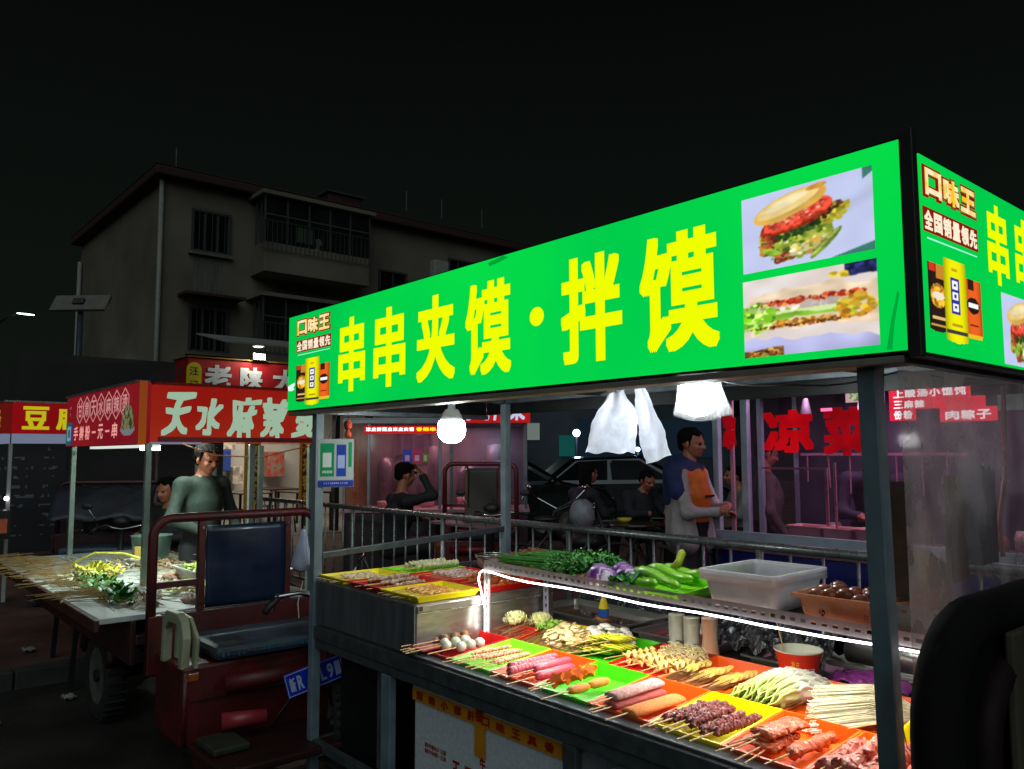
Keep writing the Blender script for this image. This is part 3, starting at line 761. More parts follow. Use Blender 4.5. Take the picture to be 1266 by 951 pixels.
def roll_picture(U, V):
    """flat bread folded over red sauce, ham, cucumber and lettuce"""
    n1 = nz(U, V, 6, 11); n2 = nz(U, V, 30, 12); n3 = nz(U, V, 12, 13); W = (n3 - .5) * .07
    im = np.ones(U.shape + (3,)) * hx('#f0e8e6'); im *= (1 - .14 * n1[..., None] * np.array([.6, .8, 1.]))
    y = .5 + ((V + W - .05 * np.cos((U - .5) * 4) + .02) - .52) / 1.35
    lay(im, (V < .24 - .10 * U + W), '#b4b6e0', n1, .15)
    lay(im, (V < .10 + W) & (U < .32), '#6a4424', n2, .7)
    bits(im, U, V, 2, 24, .15, .04, .14, .05, 0, ['#d98a2c', '#3a2a18', '#e2b04c', '#8a4a20'])
    lay(im, (y > .34) & (y < .71) & (U > .05), '#ecd4b4', n3, .12)
    bits(im, U, V, 3, 90, .52, .39, .42, .035, 0, ['#d8902c', '#e8b04c', '#b06a1c', '#f0c46a'], .012, .03)
    lay(im, (y > .43) & (y < .52) & (U > .15) & (U < .86), '#8cc63a', n3, .2); lay(im, (y > .47) & (y < .50) & (U > .25) & (U < .72), '#d6ecA8'.lower())
    lay(im, (y > .53) & (y < .60) & (U > .16) & (U < .95), '#f0c8bc', n3, .15)
    bits(im, U, V, 4, 120, .52, .655, .40, .03, 0, ['#b9331c', '#d8502c', '#8c2412', '#e88a4c'], .012, .03)
    bits(im, U, V, 5, 14, .60, .58, .3, .02, 0, ['#f8e4dc'], .02, .05)
    bits(im, U, V, 6, 80, .86, .50, .13, .12, 0, ['#ecc02c', '#f2d85a', '#c98a1c', '#e0a82c'], .012, .035)
    bits(im, U, V, 7, 150, .08, .50, .17, .19, 0, ['#8fe028', '#b4f04c', '#5fae1c', '#d2f58a'], .015, .04)
    bits(im, U, V, 8, 50, .42, .36, .40, .018, 0, ['#7b3518', '#4a2a14', '#a85a2c'], .008, .018)
    lay(im, (V > .90 - .06 * n3) & (U > .78), '#24295d', n2, .6); bits(im, U, V, 9, 12, .74, .90, .08, .05, 0, ['#f1d02c'], .015, .03)
    return soft(im, 2)
def pouch_picture(U, V):
    """three sauce pouches standing together: dark brown, tall yellow, orange"""
    im = np.full(U.shape + (3,), np.nan)
    def pouch(x0, x1, y0, y1, col, lip=.03):
        m = (U > x0) & (U < x1) & (V > y0 + lip * np.sin((U - x0) / (x1 - x0) * pi) * -1 + lip) & (V < y1)
        sh = 1 - .35 * np.abs((U - (x0 + x1) / 2) / ((x1 - x0) / 2)) ** 3
        im[m] = (hx(col) * sh[..., None])[m]
    pouch(.02, .34, .10, .88, '#2b1712')
    lay(im, ell(U, V, .19, .52, .13, .14), '#d99a2c', nz(U, V, 30, 5), .5); lay(im, ell(U, V, .19, .52, .10, .045), '#f4e7d0')
    lay(im, (U > .05) & (U < .31) & (V > .17) & (V < .20), '#c8a24a'); lay(im, (U > .08) & (U < .30) & (V > .25) & (V < .28), '#e4c27a')
    lay(im, (U > .05) & (U < .15) & (V > .78) & (V < .88), '#d8341c'); lay(im, (U > .17) & (U < .31) & (V > .72) & (V < .88), '#c98a2c')
    pouch(.64, .98, .12, .84, '#f0641e')
    lay(im, (U > .72) & (U < .84) & (V > .70) & (V < .84), '#3a1710'); lay(im, ell(U, V, .81, .52, .12, .10), '#26120e')
    lay(im, (U > .72) & (U < .91) & (V > .49) & (V < .55), '#ffffff'); lay(im, (U > .74) & (U < .90) & (V > .27) & (V < .30), '#7c2210')
    lay(im, (U > .66) & (U < .97) & (V > .12) & (V < .17), '#f2c21c')
    pouch(.29, .70, .02, .99, '#f6f000')
    lay(im, (U > .41) & (U < .57) & (V > .36) & (V < .78), '#2f2f9c')
    for q in (.70, .57, .44):
        lay(im, (U > .44) & (U < .54) & (V > q - .045) & (V < q + .045), '#ffffff'); lay(im, (U > .47) & (U < .51) & (V > q - .015) & (V < q + .02), '#2f2f9c')
    lay(im, (U > .31) & (U < .68) & (V > .13) & (V < .17), '#3b3a3a'); lay(im, (U > .44) & (U < .54) & (V > .86) & (V < .90), '#c9a018'); lay(im, (U > .40) & (U < .60) & (V > .22) & (V < .25), '#b89c10')
    return im
maroon = emit('maroon_outline', '#8e1c10', .9); gold = emit('gold_letters', '#ffc81e', 1, '#fff1c8', 25); cream = emit('cream_letters', '#fff0d2', 1)
white_e = emit('white_backlit', '#ffffff', 1)
def brand_block(F, a0, b0, a1, b1, c0, d0, c1, d1, e0, f0, e1, f1, par):
    """logo, slogan below it, and the three pouches"""
    letters('lettering', F, '口味王', a0, b0, a1, b1, maroon, par, bold=.012, lift=.0025, gap=.02)
    letters('lettering', F, '口味王', a0 + .008, b0 + .008, a1 - .008, b1 - .008, gold, par, bold=.0045, lift=.0045, gap=.10)
    q = G(); q.v = [tuple(F.p(x, y, .0024)) for x, y in ((c0, d0), (c1, d0), (c1, d1), (c0, d1))]; q.f = [(0, 1, 2, 3)]; q.m = [0]; q.build('slogan_band', maroon, par)
    letters('lettering', F, '全国销量领先', c0 + .004, d0 + .006, c1 - .004, d1 - .006, cream, par, bold=.0022, lift=.003, gap=.12)
    q = G(); q.v = [tuple(F.p(x, y, .0024)) for x, y in ((c0 + .02, d0 - .016), (c1 - .01, d0 - .014), (c1 - .01, d0 - .011), (c0 + .02, d0 - .012))]; q.f = [(0, 1, 2, 3)]; q.m = [0]; q.build('underline', emit('pale_cyan_line', '#a8ffe6'), par)
    picture('pouch_picture', F, e0, f0, e1, f1, 70, 90, pouch_picture, printlit, par, lift=.0028)
brand_block(FS, -3.155, 2.24, -2.772, 2.335, -3.152, 2.158, -2.768, 2.222, -3.16, 1.868, -2.765, 2.12, fs)
picture('bun_picture', FS, -.416, 2.107, -.052, 2.314, 200, 120, bun_picture, printlit, fs, lift=.003)
picture('roll_picture', FS, -.419, 1.876, -.05, 2.085, 200, 120, roll_picture, printlit, fs, lift=.003)
# torn repair patch near the left end and tape repair low on the right
q = G(); q.v = [tuple(FS.p(*p, .0032)) for p in ((-3.245, 1.985), (-3.20, 1.995), (-3.16, 2.0), (-3.165, 1.985), (-3.18, 1.978), (-3.165, 1.965), (-3.20, 1.958), (-3.24, 1.962))]; q.f = [tuple(range(8))]; q.m = [0]; q.build('torn_patch', emit('white_bare_panel', '#e9fff6'), fs)
dg = emit('dark_green_tape', '#00a83a', .95)
q = G(); q.v = [tuple(FS.p(*p, .0033)) for p in ((-.035, 1.862), (-.022, 1.93), (-.004, 2.0), (0.0, 1.99), (-.015, 1.92), (-.022, 1.86))]; q.f = [tuple(range(6))]; q.m = [0]; q.build('tape', dg, fs)
q = G(); q.v = [tuple(FS.p(*p, .0033)) for p in ((-1.53, 2.345), (-1.44, 2.357), (-1.41, 2.345), (-1.47, 2.335), (-1.52, 2.33))]; q.f = [tuple(range(5))]; q.m = [0]; q.build('tape', dg, fs)

# ---- corner column and right-hand sign box
G().box(.0175, -.012, 1.838, .0485, .0125, 2.375).build('corner_column', mat('corner_column', '#35332f', '#24231f', rough=.5, metal=.3), cart, bevel=.003)
rs = G().box(.0, .0135, 1.842, .046, 1.36, 2.325).build('right_sign', black_edge, cart, bevel=.003)
FR = Face((.050, 0, 0), (0, 1, 0), (0, 0, 1))
G().box(.0465, .016, 1.85, .0495, 1.355, 2.318).build('sign_face', sign_g, rs)
FR = Face((.0495, 0, 0), (0, 1, 0), (0, 0, 1))
brand_block(FR, .022, 2.215, .352, 2.298, .018, 2.134, .350, 2.194, .02, 1.878, .36, 2.09, rs)
for t, x0, x1 in (('串', .415, .568), ('串', .622, .775), ('夹', .83, .98), ('馍', 1.03, 1.18)):
    g = G(); put_char(g, FR, t, x0, 2.066, x1, 2.287, .0055, .003); g.build('lettering', yel, rs)
picture('bun_picture', FR, .495, 1.856, .86, 2.05, 120, 76, bun_picture, printlit, rs, lift=.003)
# plain sheet on the two sides away from the street
G().box(-3.24, 1.365, 1.87, 0, 1.39, 2.3).build('rear_sign', black_edge, cart)
G().box(-3.256, .06, 1.87, -3.235, 1.36, 2.34).build('left_sign', black_edge, cart)

# ---- clear sheet closing the right end
film = glass('grimy_clear_sheet', '#ece4e4', dirt=.31, dirtcol='#d6caca', rough=.2, scale=3.4, lo=.3, hi=.8, gloss=.16)
g = G(); g.grid(lambda a, b: (-.052 + .006 * sin(a * 9 + b * 3), .085 + 1.22 * a, .775 + 1.06 * b + .0 * a), 30, 20)
g.build('clear_side_sheet', film, cart, smooth=True)
# ---- arched cab frame of the cart's own tricycle, wrapped in black
blk = mat('black_padded_wrap', '#161312', '#0e0c0c', rough=.9, scale=7, bump=.35, bscale=14, spec=.15)
AX = .14
def arch(x, y0, y1, z0, z1, r, n=7):
    p = [(x, y0, z0)]; p += [(x, y0 + r - r * cos(t), z1 - r + r * sin(t)) for t in [k * pi / 2 / n for k in range(n + 1)]]
    p += [(x, y1 - r + r * sin(t), z1 - r + r * cos(t)) for t in [k * pi / 2 / n for k in range(n + 1)]]; p.append((x, y1, z0)); return p
G().tube(arch(AX, -.25, 1.25, .3, 1.275, .20), .047, 12).build('cab_arch', blk, cart, smooth=True)
G().tube(arch(AX + .02, -.07, 1.1, .3, 1.17, .18), .03, 10).build('cab_arch', mat('maroon_tube', '#1c0d0f', '#120809', rough=.7, spec=.2), cart, smooth=True)
ap = [(p[1], p[2]) for p in arch(0, -.25, 1.25, .3, 1.275, .20)]
G().prism(ap, .03, (AX - .02, 0, 0), (0, 1, 0), (0, 0, 1)).build('cab_panel', mat('cab_black_panel', '#0d0d0b', '#080807', rough=.85, scale=4, spec=.15), cart)
G().box(AX + .03, .03, .55, AX + .05, .8, 1.24).build('backrest_board', mat('tan_board', '#4a4335', '#3a3428', rough=.75, scale=5, stretch=(1, 9, 1)), cart, bevel=.006)
G().tube([(-.06, .05, .98), (-.02, -.02, .965), (.05, -.09, .955), (.11, -.15, .952), (.135, -.16, .956)], .0016, 5).build('wire', galv, cart)

# ---- things under the counter
fo = thing('foam_box', 'white foam box closed with orange printed tape under the counter', 'foam box', (-1.7, .3, .12))
foam = mat('white_foam', '#c4c9cc', '#aeb4b8', rough=.8, scale=60, bump=.1)
G().box(-2.165, .10, .116, -1.25, .52, .60).build('box_body', foam, fo, bevel=.012)
G().box(-2.17, .093, .604, -1.245, .527, .648).build('lid', foam, fo, bevel=.012)
tape = mat('orange_tape', '#c9861c', '#b87414', rough=.3, scale=3); tred = mat('red_tape_print', '#a32414', '#8d1c10', rough=.4)
G().box(-2.163, .0905, .575, -1.243, .0925, .628).build('tape', tape, fo)
G().box(-1.244, .0905, .575, -1.2425, .5, .628).build('tape', tape, fo)
G().box(-1.73, .0895, .46, -1.665, .0902, .64).build('tape', tape, fo)
FF = Face((0, .089, 0), (1, 0, 0), (0, 0, 1))
letters('lettering', FF, '甜辣小郡肝口味王真香', -2.15, .584, -1.26, .619, tred, fo, bold=.002, lift=.0012, gap=.45)
letters('lettering', FF, '秦', -1.725, .59, -1.67, .645, tred, fo, bold=.003, lift=.0016)
FF2 = Face((0, .099, 0), (1, 0, 0), (0, 0, 1))
letters('lettering', FF2, '18091868-551', -2.08, .40, -1.93, .418, tred, fo, bold=.0006, lift=.001, gap=.15)
letters('lettering', FF2, '18098917-551', -2.08, .376, -1.93, .394, tred, fo, bold=.0006, lift=.001, gap=.15)
letters('lettering', FF2, '王顺秦', -1.90, .33, -1.66, .40, tred, fo, bold=.003, lift=.001, gap=.35)
letters('lettering', FF2, '牛', -1.71, .41, -1.67, .46, tred, fo, bold=.002, lift=.001)
fo2 = thing('foam_box', 'plain white foam box under the right part of the counter', 'foam box', (-.6, .3, .12))
G().box(-1.04, .11, .116, -.2, .52, .56).build('box_body', foam, fo2, bevel=.012)
G().box(-1.045, .104, .564, -.195, .527, .60).build('lid', foam, fo2, bevel=.012)
ht = thing('gas_heater', 'black vented metal cabinet standing under the left end of the counter', 'heater', (-2.7, .35, .12))
cab = mat('black_cabinet', '#1a1c1a', '#101110', rough=.5, metal=.4, scale=6)
G().box(-2.90, .15, .116, -2.5, .6, .655).build('cabinet', cab, ht, bevel=.008)
for k in range(12): G().box(-2.88 + k * .016, .147, .57, -2.872 + k * .016, .1495, .64).build('vent_slot', mat('slot_black', '#050505'), ht)
G().box(-2.70, .143, .2, -2.52, .1495, .55).build('door_panel', cab, ht, bevel=.003)

# ---- hanging things under the roof
def bulb(loc, label, bag=False):
    x, y, z = loc
    t = thing('led_bulb', label, 'light bulb', (x, y, 1.93), 'bulbs hanging in the green cart')
    prof = [(.0, -.075), (.022, -.073), (.045, -.062), (.062, -.04), (.068, -.01), (.066, .02), (.060, .04)]
    G().lathe([(max(r, .001) * 1.08, h) for r, h in prof], loc, 24).build('globe', emit('bulb_glow', '#f4fbff', 66), t, smooth=True)
    G().lathe([(.060, .041), (.052, .07), (.034, .10), (.020, .105), (.018, .135), (.001, .136)], loc, 20).build('bulb_neck', mat('bulb_plastic', '#d9dcd8', '#c4c8c4', rough=.4), t, smooth=True)
    G().tube([(x, y, z + .135), (x + .002, y, 1.965)], .004, 6).build('cord', mat('black_cable', '#101010', rough=.5), t)
    return t
bulb((-2.58, .6, 1.752), 'lit white bulb hanging over the meat trays at the left end')
b2 = bulb((-1.02, .6, 1.835), 'lit white bulb in a plastic bag hanging near the sandwich pictures')
bagm = glass('thin_white_bag', '#f6f8fc', dirt=.42, dirtcol='#dfe4ec', rough=.25, scale=9, lo=.3, hi=.7, gloss=.06)
g = G(); g.grid(lambda a, b: (-1.02 + (.074 + .035 * b * b + .008 * sin(a * 25)) * cos(a * 2 * pi) + .02 * b, .6 + (.074 + .03 * b * b) * sin(a * 2 * pi), 1.92 - .165 * b + .012 * sin(a * 13) * b), 28, 8)
g.build('plastic_cover', glass('bulb_bag', '#ffffff', dirt=.05, dirtcol='#ffffff', rough=.3, scale=12, gloss=.03), b2, smooth=True)
tube_l = thing('tube_light', 'short white tube light lying along the roof edge above the left bulb', 'lamp', (-2.35, .3, 1.93))
G().box(-2.55, .27, 1.905, -2.18, .33, 1.93).build('housing', mat('white_housing', '#e4e6e6', rough=.4), tube_l, bevel=.006)
G().box(-2.54, .28, 1.897, -2.19, .32, 1.9045).build('diffuser', emit('tube_glow', '#f4fbff', 5), tube_l)

wbag = glass('white_plastic_bag', '#ffffff', dirt=.52, dirtcol='#dfe4f0', rough=.3, scale=7, lo=.1, hi=.6, gloss=.10, through=.65)
def wb(name, label, fn, m=wbag, nu=22, nv=22, loc=(0, 0, 0), thick=.006):
    t = thing(name, label, 'plastic bag', loc, 'white plastic bags hung from the sign rail')
    g = G(); g.grid(fn, nu, nv); g.build('bag_sheet', m, t, smooth=True)
    return t
def bag1(a, b):      # wide stack of carrier bags: narrow at the hook, wide below
    w = [.024, .048, .088, .112, .122, .126, .128][min(6, int(b * 6))]; w2 = [.048, .088, .112, .122, .126, .128, .128][min(6, int(b * 6))]
    w = lerp(w, w2, b * 6 - int(b * 6) if b < 1 else 0)
    x = -1.19 - .035 * b + (a - .5) * 2 * w; return (x, .33 + .014 * sin(a * 7 + b * 3) + .004 * sin(a * 17 + b * 9) + .002 * sin(b * 31 + a * 11), 1.868 - .245 * b + .004 * sin(a * 17) * b)
t = wb('carrier_bag', 'wide stack of white carrier bags hanging left of the folded bag', bag1, loc=(-1.19, .33, 1.87), thick=.012)
G().box(-1.215, .305, 1.845, -1.165, .355, 1.872).build('hook_knot', wbag, t, bevel=.008)
wb('carrier_bag', 'folded narrow white plastic bag hanging on a slant beside the bulb', lambda a, b: (lerp(-1.01, -.925, b) + (a - .5) * lerp(.05, .12, min(1, b * 1.5)), .25 + .014 * sin(a * 5) + .004 * sin(b * 14 + a * 5) + .0015 * sin(b * 47), 1.87 - .285 * b + .03 * a * b), loc=(-1.09, .29, 1.87), thick=.012)

# payment card
pc = thing('payment_card', 'hanging card with green and blue payment squares on the left post', 'sign', (-2.97, .12, 1.7))
FC = Face((-2.985, .05, 0), Vector((.25, 1, 0)), (0, 0, 1))
def cardpaint(U, V):
    im = np.ones(U.shape + (3,)) * hx('#a8b5ae')
    lay(im, (U < .46) & (U > .04) & (V > .22) & (V < .92), '#178a55'); lay(im, (U > .12) & (U < .38) & (V > .40) & (V < .72), '#c9d6cf')
    lay(im, (U > .50) & (U < .80) & (V > .20) & (V < .88), '#28429a'); lay(im, (U > .55) & (U < .76) & (V > .38) & (V < .66), '#9fb0d8')
    lay(im, (U > .84) & (U < .95) & (V > .40) & (V < .94), '#1a8a50')
    lay(im, (V < .14), '#2a3f96'); lay(im, (V < .10) & (V > .05) & (U > .15) & (U < .85) & (np.sin(U * 110) > 0), '#b9c2e6')
    lay(im, (V > .28) & (V < .33) & (U > .10) & (U < .40) & (np.sin(U * 150) > 0), '#e8f0ea')
    return im
picture('card_print', FC, 0, 1.455, .185, 1.70, 50, 40, cardpaint, printed('card_laminate', 0, .15), pc, lift=.0)
q = G(); q.box(-.002, 1.453, -.004, .187, 1.702, -.001); q.v = [tuple(FC.p(a, b, c)) for a, b, c in q.v]; q.build('backing', mat('card_back', '#8f9a94'), pc)
G().tube([tuple(FC.p(.05, 1.70)), tuple(FC.p(.09, 1.80)), tuple(FC.p(.1, 1.93))], .002, 5).build('string', galv, pc)
ch = thing('red_charm', 'small red tasselled charm hanging above the payment card', 'ornament', (-2.99, .25, 1.93))
G().tube([(-2.95, .2, 1.93), (-2.95, .2, 1.80)], .002, 5).build('string', mat('red_cord', '#8a1a12'), ch)
G().ball((-2.95, .2, 1.775), (.022, .022, .026), 10, 8, .1).build('knot', mat('red_cloth', '#b8301c', '#d8552a', rough=.7, scale=30), ch, smooth=True)
G().lathe([(.004, 0), (.016, -.03), (.02, -.05), (.012, -.055)], (-2.95, .2, 1.765), 10).build('tassel', mat('red_cloth', '#b8301c'), ch)
wc = thing('white_bag', 'white plastic bag bunched into a cone hanging outside the left post', 'plastic bag', (-3.12, .06, 1.2))
g = G(); g.grid(lambda a, b: (-3.11 + (.01 + .055 * b) * cos(a * 2 * pi) - .02 * b, .04 + (.008 + .045 * b) * sin(a * 2 * pi), 1.235 - .20 * b + .01 * sin(a * 12) * b), 20, 8)
g.build('bag_sheet', wbag, wc, smooth=True, solid=.002)

# loose cables under the roof
cbm = mat('black_cable', '#101010', rough=.5)
for k, pts in enumerate((((-2.58, .6, 1.925), (-2.0, .35, 1.90), (-1.5, .30, 1.915), (-1.02, .6, 1.925)), ((-1.02, .6, 1.92), (-.7, .7, 1.86), (-.4, .9, 1.90), (-.1, 1.28, 1.88)), ((-.09, .10, 1.90), (-.12, .12, 1.5), (-.11, .11, 1.2), (-.12, .13, .80)))):
    P_ = [Vector(p) for p in pts]; q = []
    for i_ in range(len(P_) - 1):
        for j_ in range(6): q.append(lerp(P_[i_], P_[i_ + 1], j_ / 6) + Vector((0, 0, -.02 * sin(pi * j_ / 6))))
    G().tube(q + [P_[-1]], .0035, 6).build('cable', cbm, cart, smooth=True)
# ================================================================ steel meat box, rack, metal pans
mb = thing('steel_box', 'tall stainless steel box on the left end of the counter carrying trays of meat skewers', 'steel box', (-2.55, .5, .773))
stl_dark = mat('dark_brushed_steel', '#5a5d60', '#44474a', rough=.45, metal=.1, scale=3, stretch=(8, 1, 1))
G().box(-2.99, .062, .774, -2.095, .86, .978).build('box_body', steel, mb, bevel=.004)
G().box(-2.992, .052, .774, -2.098, .061, .980).build('front_panel', stl_dark, mb, bevel=.002)
G().box(-2.0945, .066, .948, -2.089, .855, .976).build('rim_strip', steel, mb, bevel=.002)
G().box(-2.0944, .07, .943, -2.086, .855, .947).build('rim_strip', mat('bright_steel_edge', '#d8dad8', rough=.25, metal=.8), mb)
G().box(-2.094, .072, .955, -2.0875, .09, .974).build('rivet', mat('black_rivet', '#0c0c0c'), mb)
G().box(-2.99, .062, .9785, -2.095, .86, .982).build('lid_sheet', mat('tray_sheet', '#9c9c98', rough=.4, metal=.7), mb)

rack = thing('perforated_rack', 'grey perforated steel rack standing over the trays with a white light strip under its edge', 'shelf rack', (-1.3, .8, .773))
perf = mat('perforated_angle_steel', '#a8a2a6', '#918c90', rough=.45, metal=.35, scale=7, bump=.03)
perf_l = mat('lit_angle_steel', '#c3c6d6', '#aeb2c4', rough=.45, metal=.2, scale=7)  # rack steel made paler: light on the rear left leg put into colour
def perf_strip(p0, p1, w, up, t=.0025, pitch=.034, hole=(.017, .011), name='rail', m=perf):
    """strip of steel with real slots cut in it"""
    p0 = Vector(p0); p1 = Vector(p1); d = (p1 - p0); L = d.length; d.normalize(); up = Vector(up).normalized(); g = G()
    n = d.cross(up)
    def slab(a0, a1, b0, b1):
        P = [p0 + d * a + up * b + n * c for c in (0, t) for a, b in ((a0, b0), (a1, b0), (a1, b1), (a0, b1))]
        g.add(P, [(0, 3, 2, 1), (4, 5, 6, 7), (0, 1, 5, 4), (1, 2, 6, 5), (2, 3, 7, 6), (3, 0, 4, 7)])
    h0, h1 = w / 2 - hole[1] / 2, w / 2 + hole[1] / 2
    slab(0, L, 0, h0); slab(0, L, h1, w); k = int(L / pitch); a = 0
    for i in range(k):
        c = (i + .5) * L / k
        slab(a, c - hole[0] / 2, h0, h1); a = c + hole[0] / 2
    slab(a, L, h0, h1)
    return g.build(name, m, rack)
RA, RB = Vector((-2.084, .420, 1.100)), Vector((-.12, .42, 1.085))
perf_strip(RA, RB, .040, (0, 0, 1))
perf_strip((-2.084, .80, 1.100), (-.12, .80, 1.085), .04, (0, 0, 1))
perf_strip((-2.084, .423, 1.100), (-2.084, .797, 1.100), .04, (0, 0, 1))
for x, y, m in ((-2.082, .418, perf), (-2.075, .775, perf_l), (-.16, .425, perf), (-.16, .785, perf)):
    perf_strip((x, y, .774), (x, y, 1.098), .036, (1, 0, 0), name='leg', m=m, pitch=.033)
    perf_strip((x, y + .003, .774), (x, y + .003, 1.098), .034, (0, 1, 0), name='leg', m=m, pitch=.033)
g = G().add([tuple(RA + Vector((.0, .04, .004))), tuple(RB + Vector((0, .04, .004))), (-.12, .80, 1.089), (-2.084, .80, 1.104)], [(0, 1, 2, 3)])
g.build('shelf_board', steel, rack, solid=.003)
led_pts = [(-2.062, 0.408, 0.8), (-2.062, 0.408, 0.93), (-2.109, 0.408, 1.053), (-2.102, 0.408, 1.081), (-2.081, 0.408, 1.095), (-2.005, 0.408, 1.094), (-1.892, 0.408, 1.084), (-1.775, 0.408, 1.08), (-1.669, 0.408, 1.081), (-1.552, 0.408, 1.083), (-1.438, 0.408, 1.083), (-1.296, 0.408, 1.08), (-1.166, 0.408, 1.075), (-1.072, 0.408, 1.075), (-0.904, 0.408, 1.079), (-0.776, 0.408, 1.078), (-0.658, 0.408, 1.075), (-0.547, 0.408, 1.074), (-0.444, 0.408, 1.074), (-0.348, 0.408, 1.076), (-0.266, 0.408, 1.078), (-0.16, 0.408, 1.078), (-0.1, 0.4, 1.081), (-0.075, 0.33, 1.096), (-0.072, 0.2, 1.116)]
led = G().tube(led_pts, .0037, 6); led = led.build('light_strip', emit('led_strip_glow', '#fbf6f4', 9), rack, smooth=True)

for k in range(9):
    lamp('AREA', (-1.94 + k * .215, .400, 1.065), 1.4, '#fff6ee', (.2, .02), 'strip_light', rot=(radians(-6), 0, 0), parent=rack)
lamp('AREA', (-2.05, .395, .94), .2, '#fff6ee', (.02, .2), 'strip_light', rot=(radians(80), 0, radians(60)), parent=rack)

def pan(x0, y0, x1, y1, z, d, m, label, fill=None, rim=.018, grp=None, name='steel_pan', cat='pan'):
    t = thing(name, label, cat, ((x0 + x1) / 2, (y0 + y1) / 2, z), grp)
    cx, cy, hx_, hy = (x0 + x1) / 2, (y0 + y1) / 2, (x1 - x0) / 2, (y1 - y0) / 2
    def ring(hx2, hy2, r, zz, n=5):
        o = []
        for sx, sy, a0 in ((1, 1, 0), (-1, 1, pi / 2), (-1, -1, pi), (1, -1, 3 * pi / 2)):
            for k in range(n): a = a0 + k * pi / 2 / (n - 1); o.append((cx + sx * (hx2 - r) + r * cos(a), cy + sy * (hy2 - r) + r * sin(a), zz))
        return o
    rings = [ring(hx_ + rim, hy + rim, .03, z + d - .006), ring(hx_ + rim, hy + rim, .03, z + d), ring(hx_, hy, .025, z + d), ring(hx_ - .012, hy - .012, .02, z + .012), ring(hx_ - .02, hy - .02, .02, z + .004), ]
    g = G(); n = len(rings[0]); vs = sum(rings, [])
    g.add(vs, [(i * n + j, i * n + (j + 1) % n, (i + 1) * n + (j + 1) % n, (i + 1) * n + j) for i in range(len(rings) - 1) for j in range(n)] + [tuple((len(rings) - 1) * n + j for j in range(n))])
    g.build('pan_body', m, t, smooth=False, solid=.0015)
    if fill:
        g = G(); g.add(ring(hx_ - .008, hy - .008, .02, z + d * .55), [tuple(range(n))]); g.build('sauce', fill, t)
    return t
p1 = pan(-2.36, .95, -1.72, 1.28, .773, .06, steel, 'square steel pan with brown sauce and a basting brush left of the cups', mat('brown_sauce', '#3a2410', '#57371a', rough=.12, scale=12, coat=.6))
p2 = pan(-1.66, .955, -1.24, 1.28, .773, .05, steel, 'smaller steel pan with red chilli oil between the brush pan and the cups', mat('chilli_oil', '#5c1408', '#8f2a10', rough=.1, scale=14, coat=.8))
p3 = pan(-1.12, 1.0, -.2, 1.29, .773, .035, steel, 'long shallow steel pan behind the paper cup')
# basting brush
br = thing('basting_brush', 'yellow and blue basting brush standing in the brown sauce', 'brush', (-1.93, 1.06, .80))
G().ball((-1.95, 1.05, .815), (.045, .035, .018), 14, 8, .12, 3).build('sauce_blob', mat('sauce_blob', '#b06a22', '#7a4515', rough=.2, scale=30), br, smooth=True)
G().cyl((-1.94, 1.05, .83), (-1.938, 1.05, .868), .030, .028, 6).build('ferrule', mat('blue_plastic', '#2a62b8', '#1d4e9c', rough=.4), br, bevel=.002)
G().lathe([(.027, .868), (.017, .90), (.008, .925), (.001, .93)], (-1.938, 1.05, 0), 12).build('handle_tip', mat('yellow_plastic', '#e6d01c', '#cdb812', rough=.4), br, smooth=True)
# stacks of cups
for k, (x, y, m, lab) in enumerate(((-1.43, .965, '#b9bda0', 'left pale stack of tall cups in front of the chilli pan'), (-1.345, .958, '#aeb095', 'middle pale stack of tall cups'), (-1.25, .955, '#cdb8a0', 'right flared stack of cups stained orange'))):
    t = thing('cup_stack', lab, 'cups', (x, y, .773))
    cm = mat('cup_%d' % k, m, '#d8d8c4' if k < 2 else '#d89468', rough=.3, scale=14, stretch=(3, 3, .6))
    prof = [(.033, 0), (.034, .15), (.035, .152), (.001, .153)] if k < 2 else [(.040, 0), (.036, .03), (.030, .08), (.034, .16), (.036, .165), (.001, .166)]
    G().lathe(prof, (x, y, .774), 22).build('cup', cm, t, smooth=True)
    for q in range(1, 5):
        if k < 2: G().lathe([(.0342, q * .03), (.0352, q * .03 + .002), (.0344, q * .03 + .004)], (x, y, .774), 22).build('cup_rim', cm, t, smooth=True)
# paper bowl
pb = thing('paper_cup', 'wide red paper cup with a cream rim and a stick in it behind the cabbage', 'paper cup', (-.80, .87, .773))
redp = mat('red_cup_paper', '#c8341c', '#b82c16', rough=.4, scale=4); crm = mat('cream_paper', '#dcdcc0', '#cfcfb2', rough=.5)
G().lathe([(.055, 0), (.083, .125), (.001, 0)][:2], (-.80, .87, .774), 32).build('wall', redp, pb, smooth=True)
G().lathe([(.0825, .1255), (.087, .1265), (.087, .1305), (.081, .131), (.054, .004), (.001, .003)], (-.80, .87, .774), 32).build('rim_and_lining', crm, pb, smooth=True)
def cupwarp(ch_a, cyl_r=.0795):
    return None
def curved_letters(text, ang0, ang1, z0, z1, m, bold=.0008):
    g = G(); F0 = Face((0, 0, 0), (1, 0, 0), (0, 0, 1)); n = len(text)
    for k, c in enumerate(text):
        w = (ang1 - ang0) / n
        h = G(); put_char(h, F0, c, ang0 + k * w + w * .08, z0, ang0 + (k + 1) * w - w * .08, z1, 0, 0)
        vs = []
        for (a, _, z) in h.v:
            r = .055 + (.083 - .055) * z / .125 + .0008; vs.append((-.80 + r * sin(a), .87 - r * cos(a), .774 + z))
        g.add(vs, h.f)
    return g.build('lettering', m, pb)
a_cam = atan2(.822 + .80, 1.899 + .87)
curved_letters('重庆', a_cam - .35, a_cam + .05, .075, .10, mat('cup_gold', '#f2b81c'))
curved_letters('FENGWEI', a_cam + .05, a_cam + .85, .05, .075, mat('cup_white', '#f0ece6'))
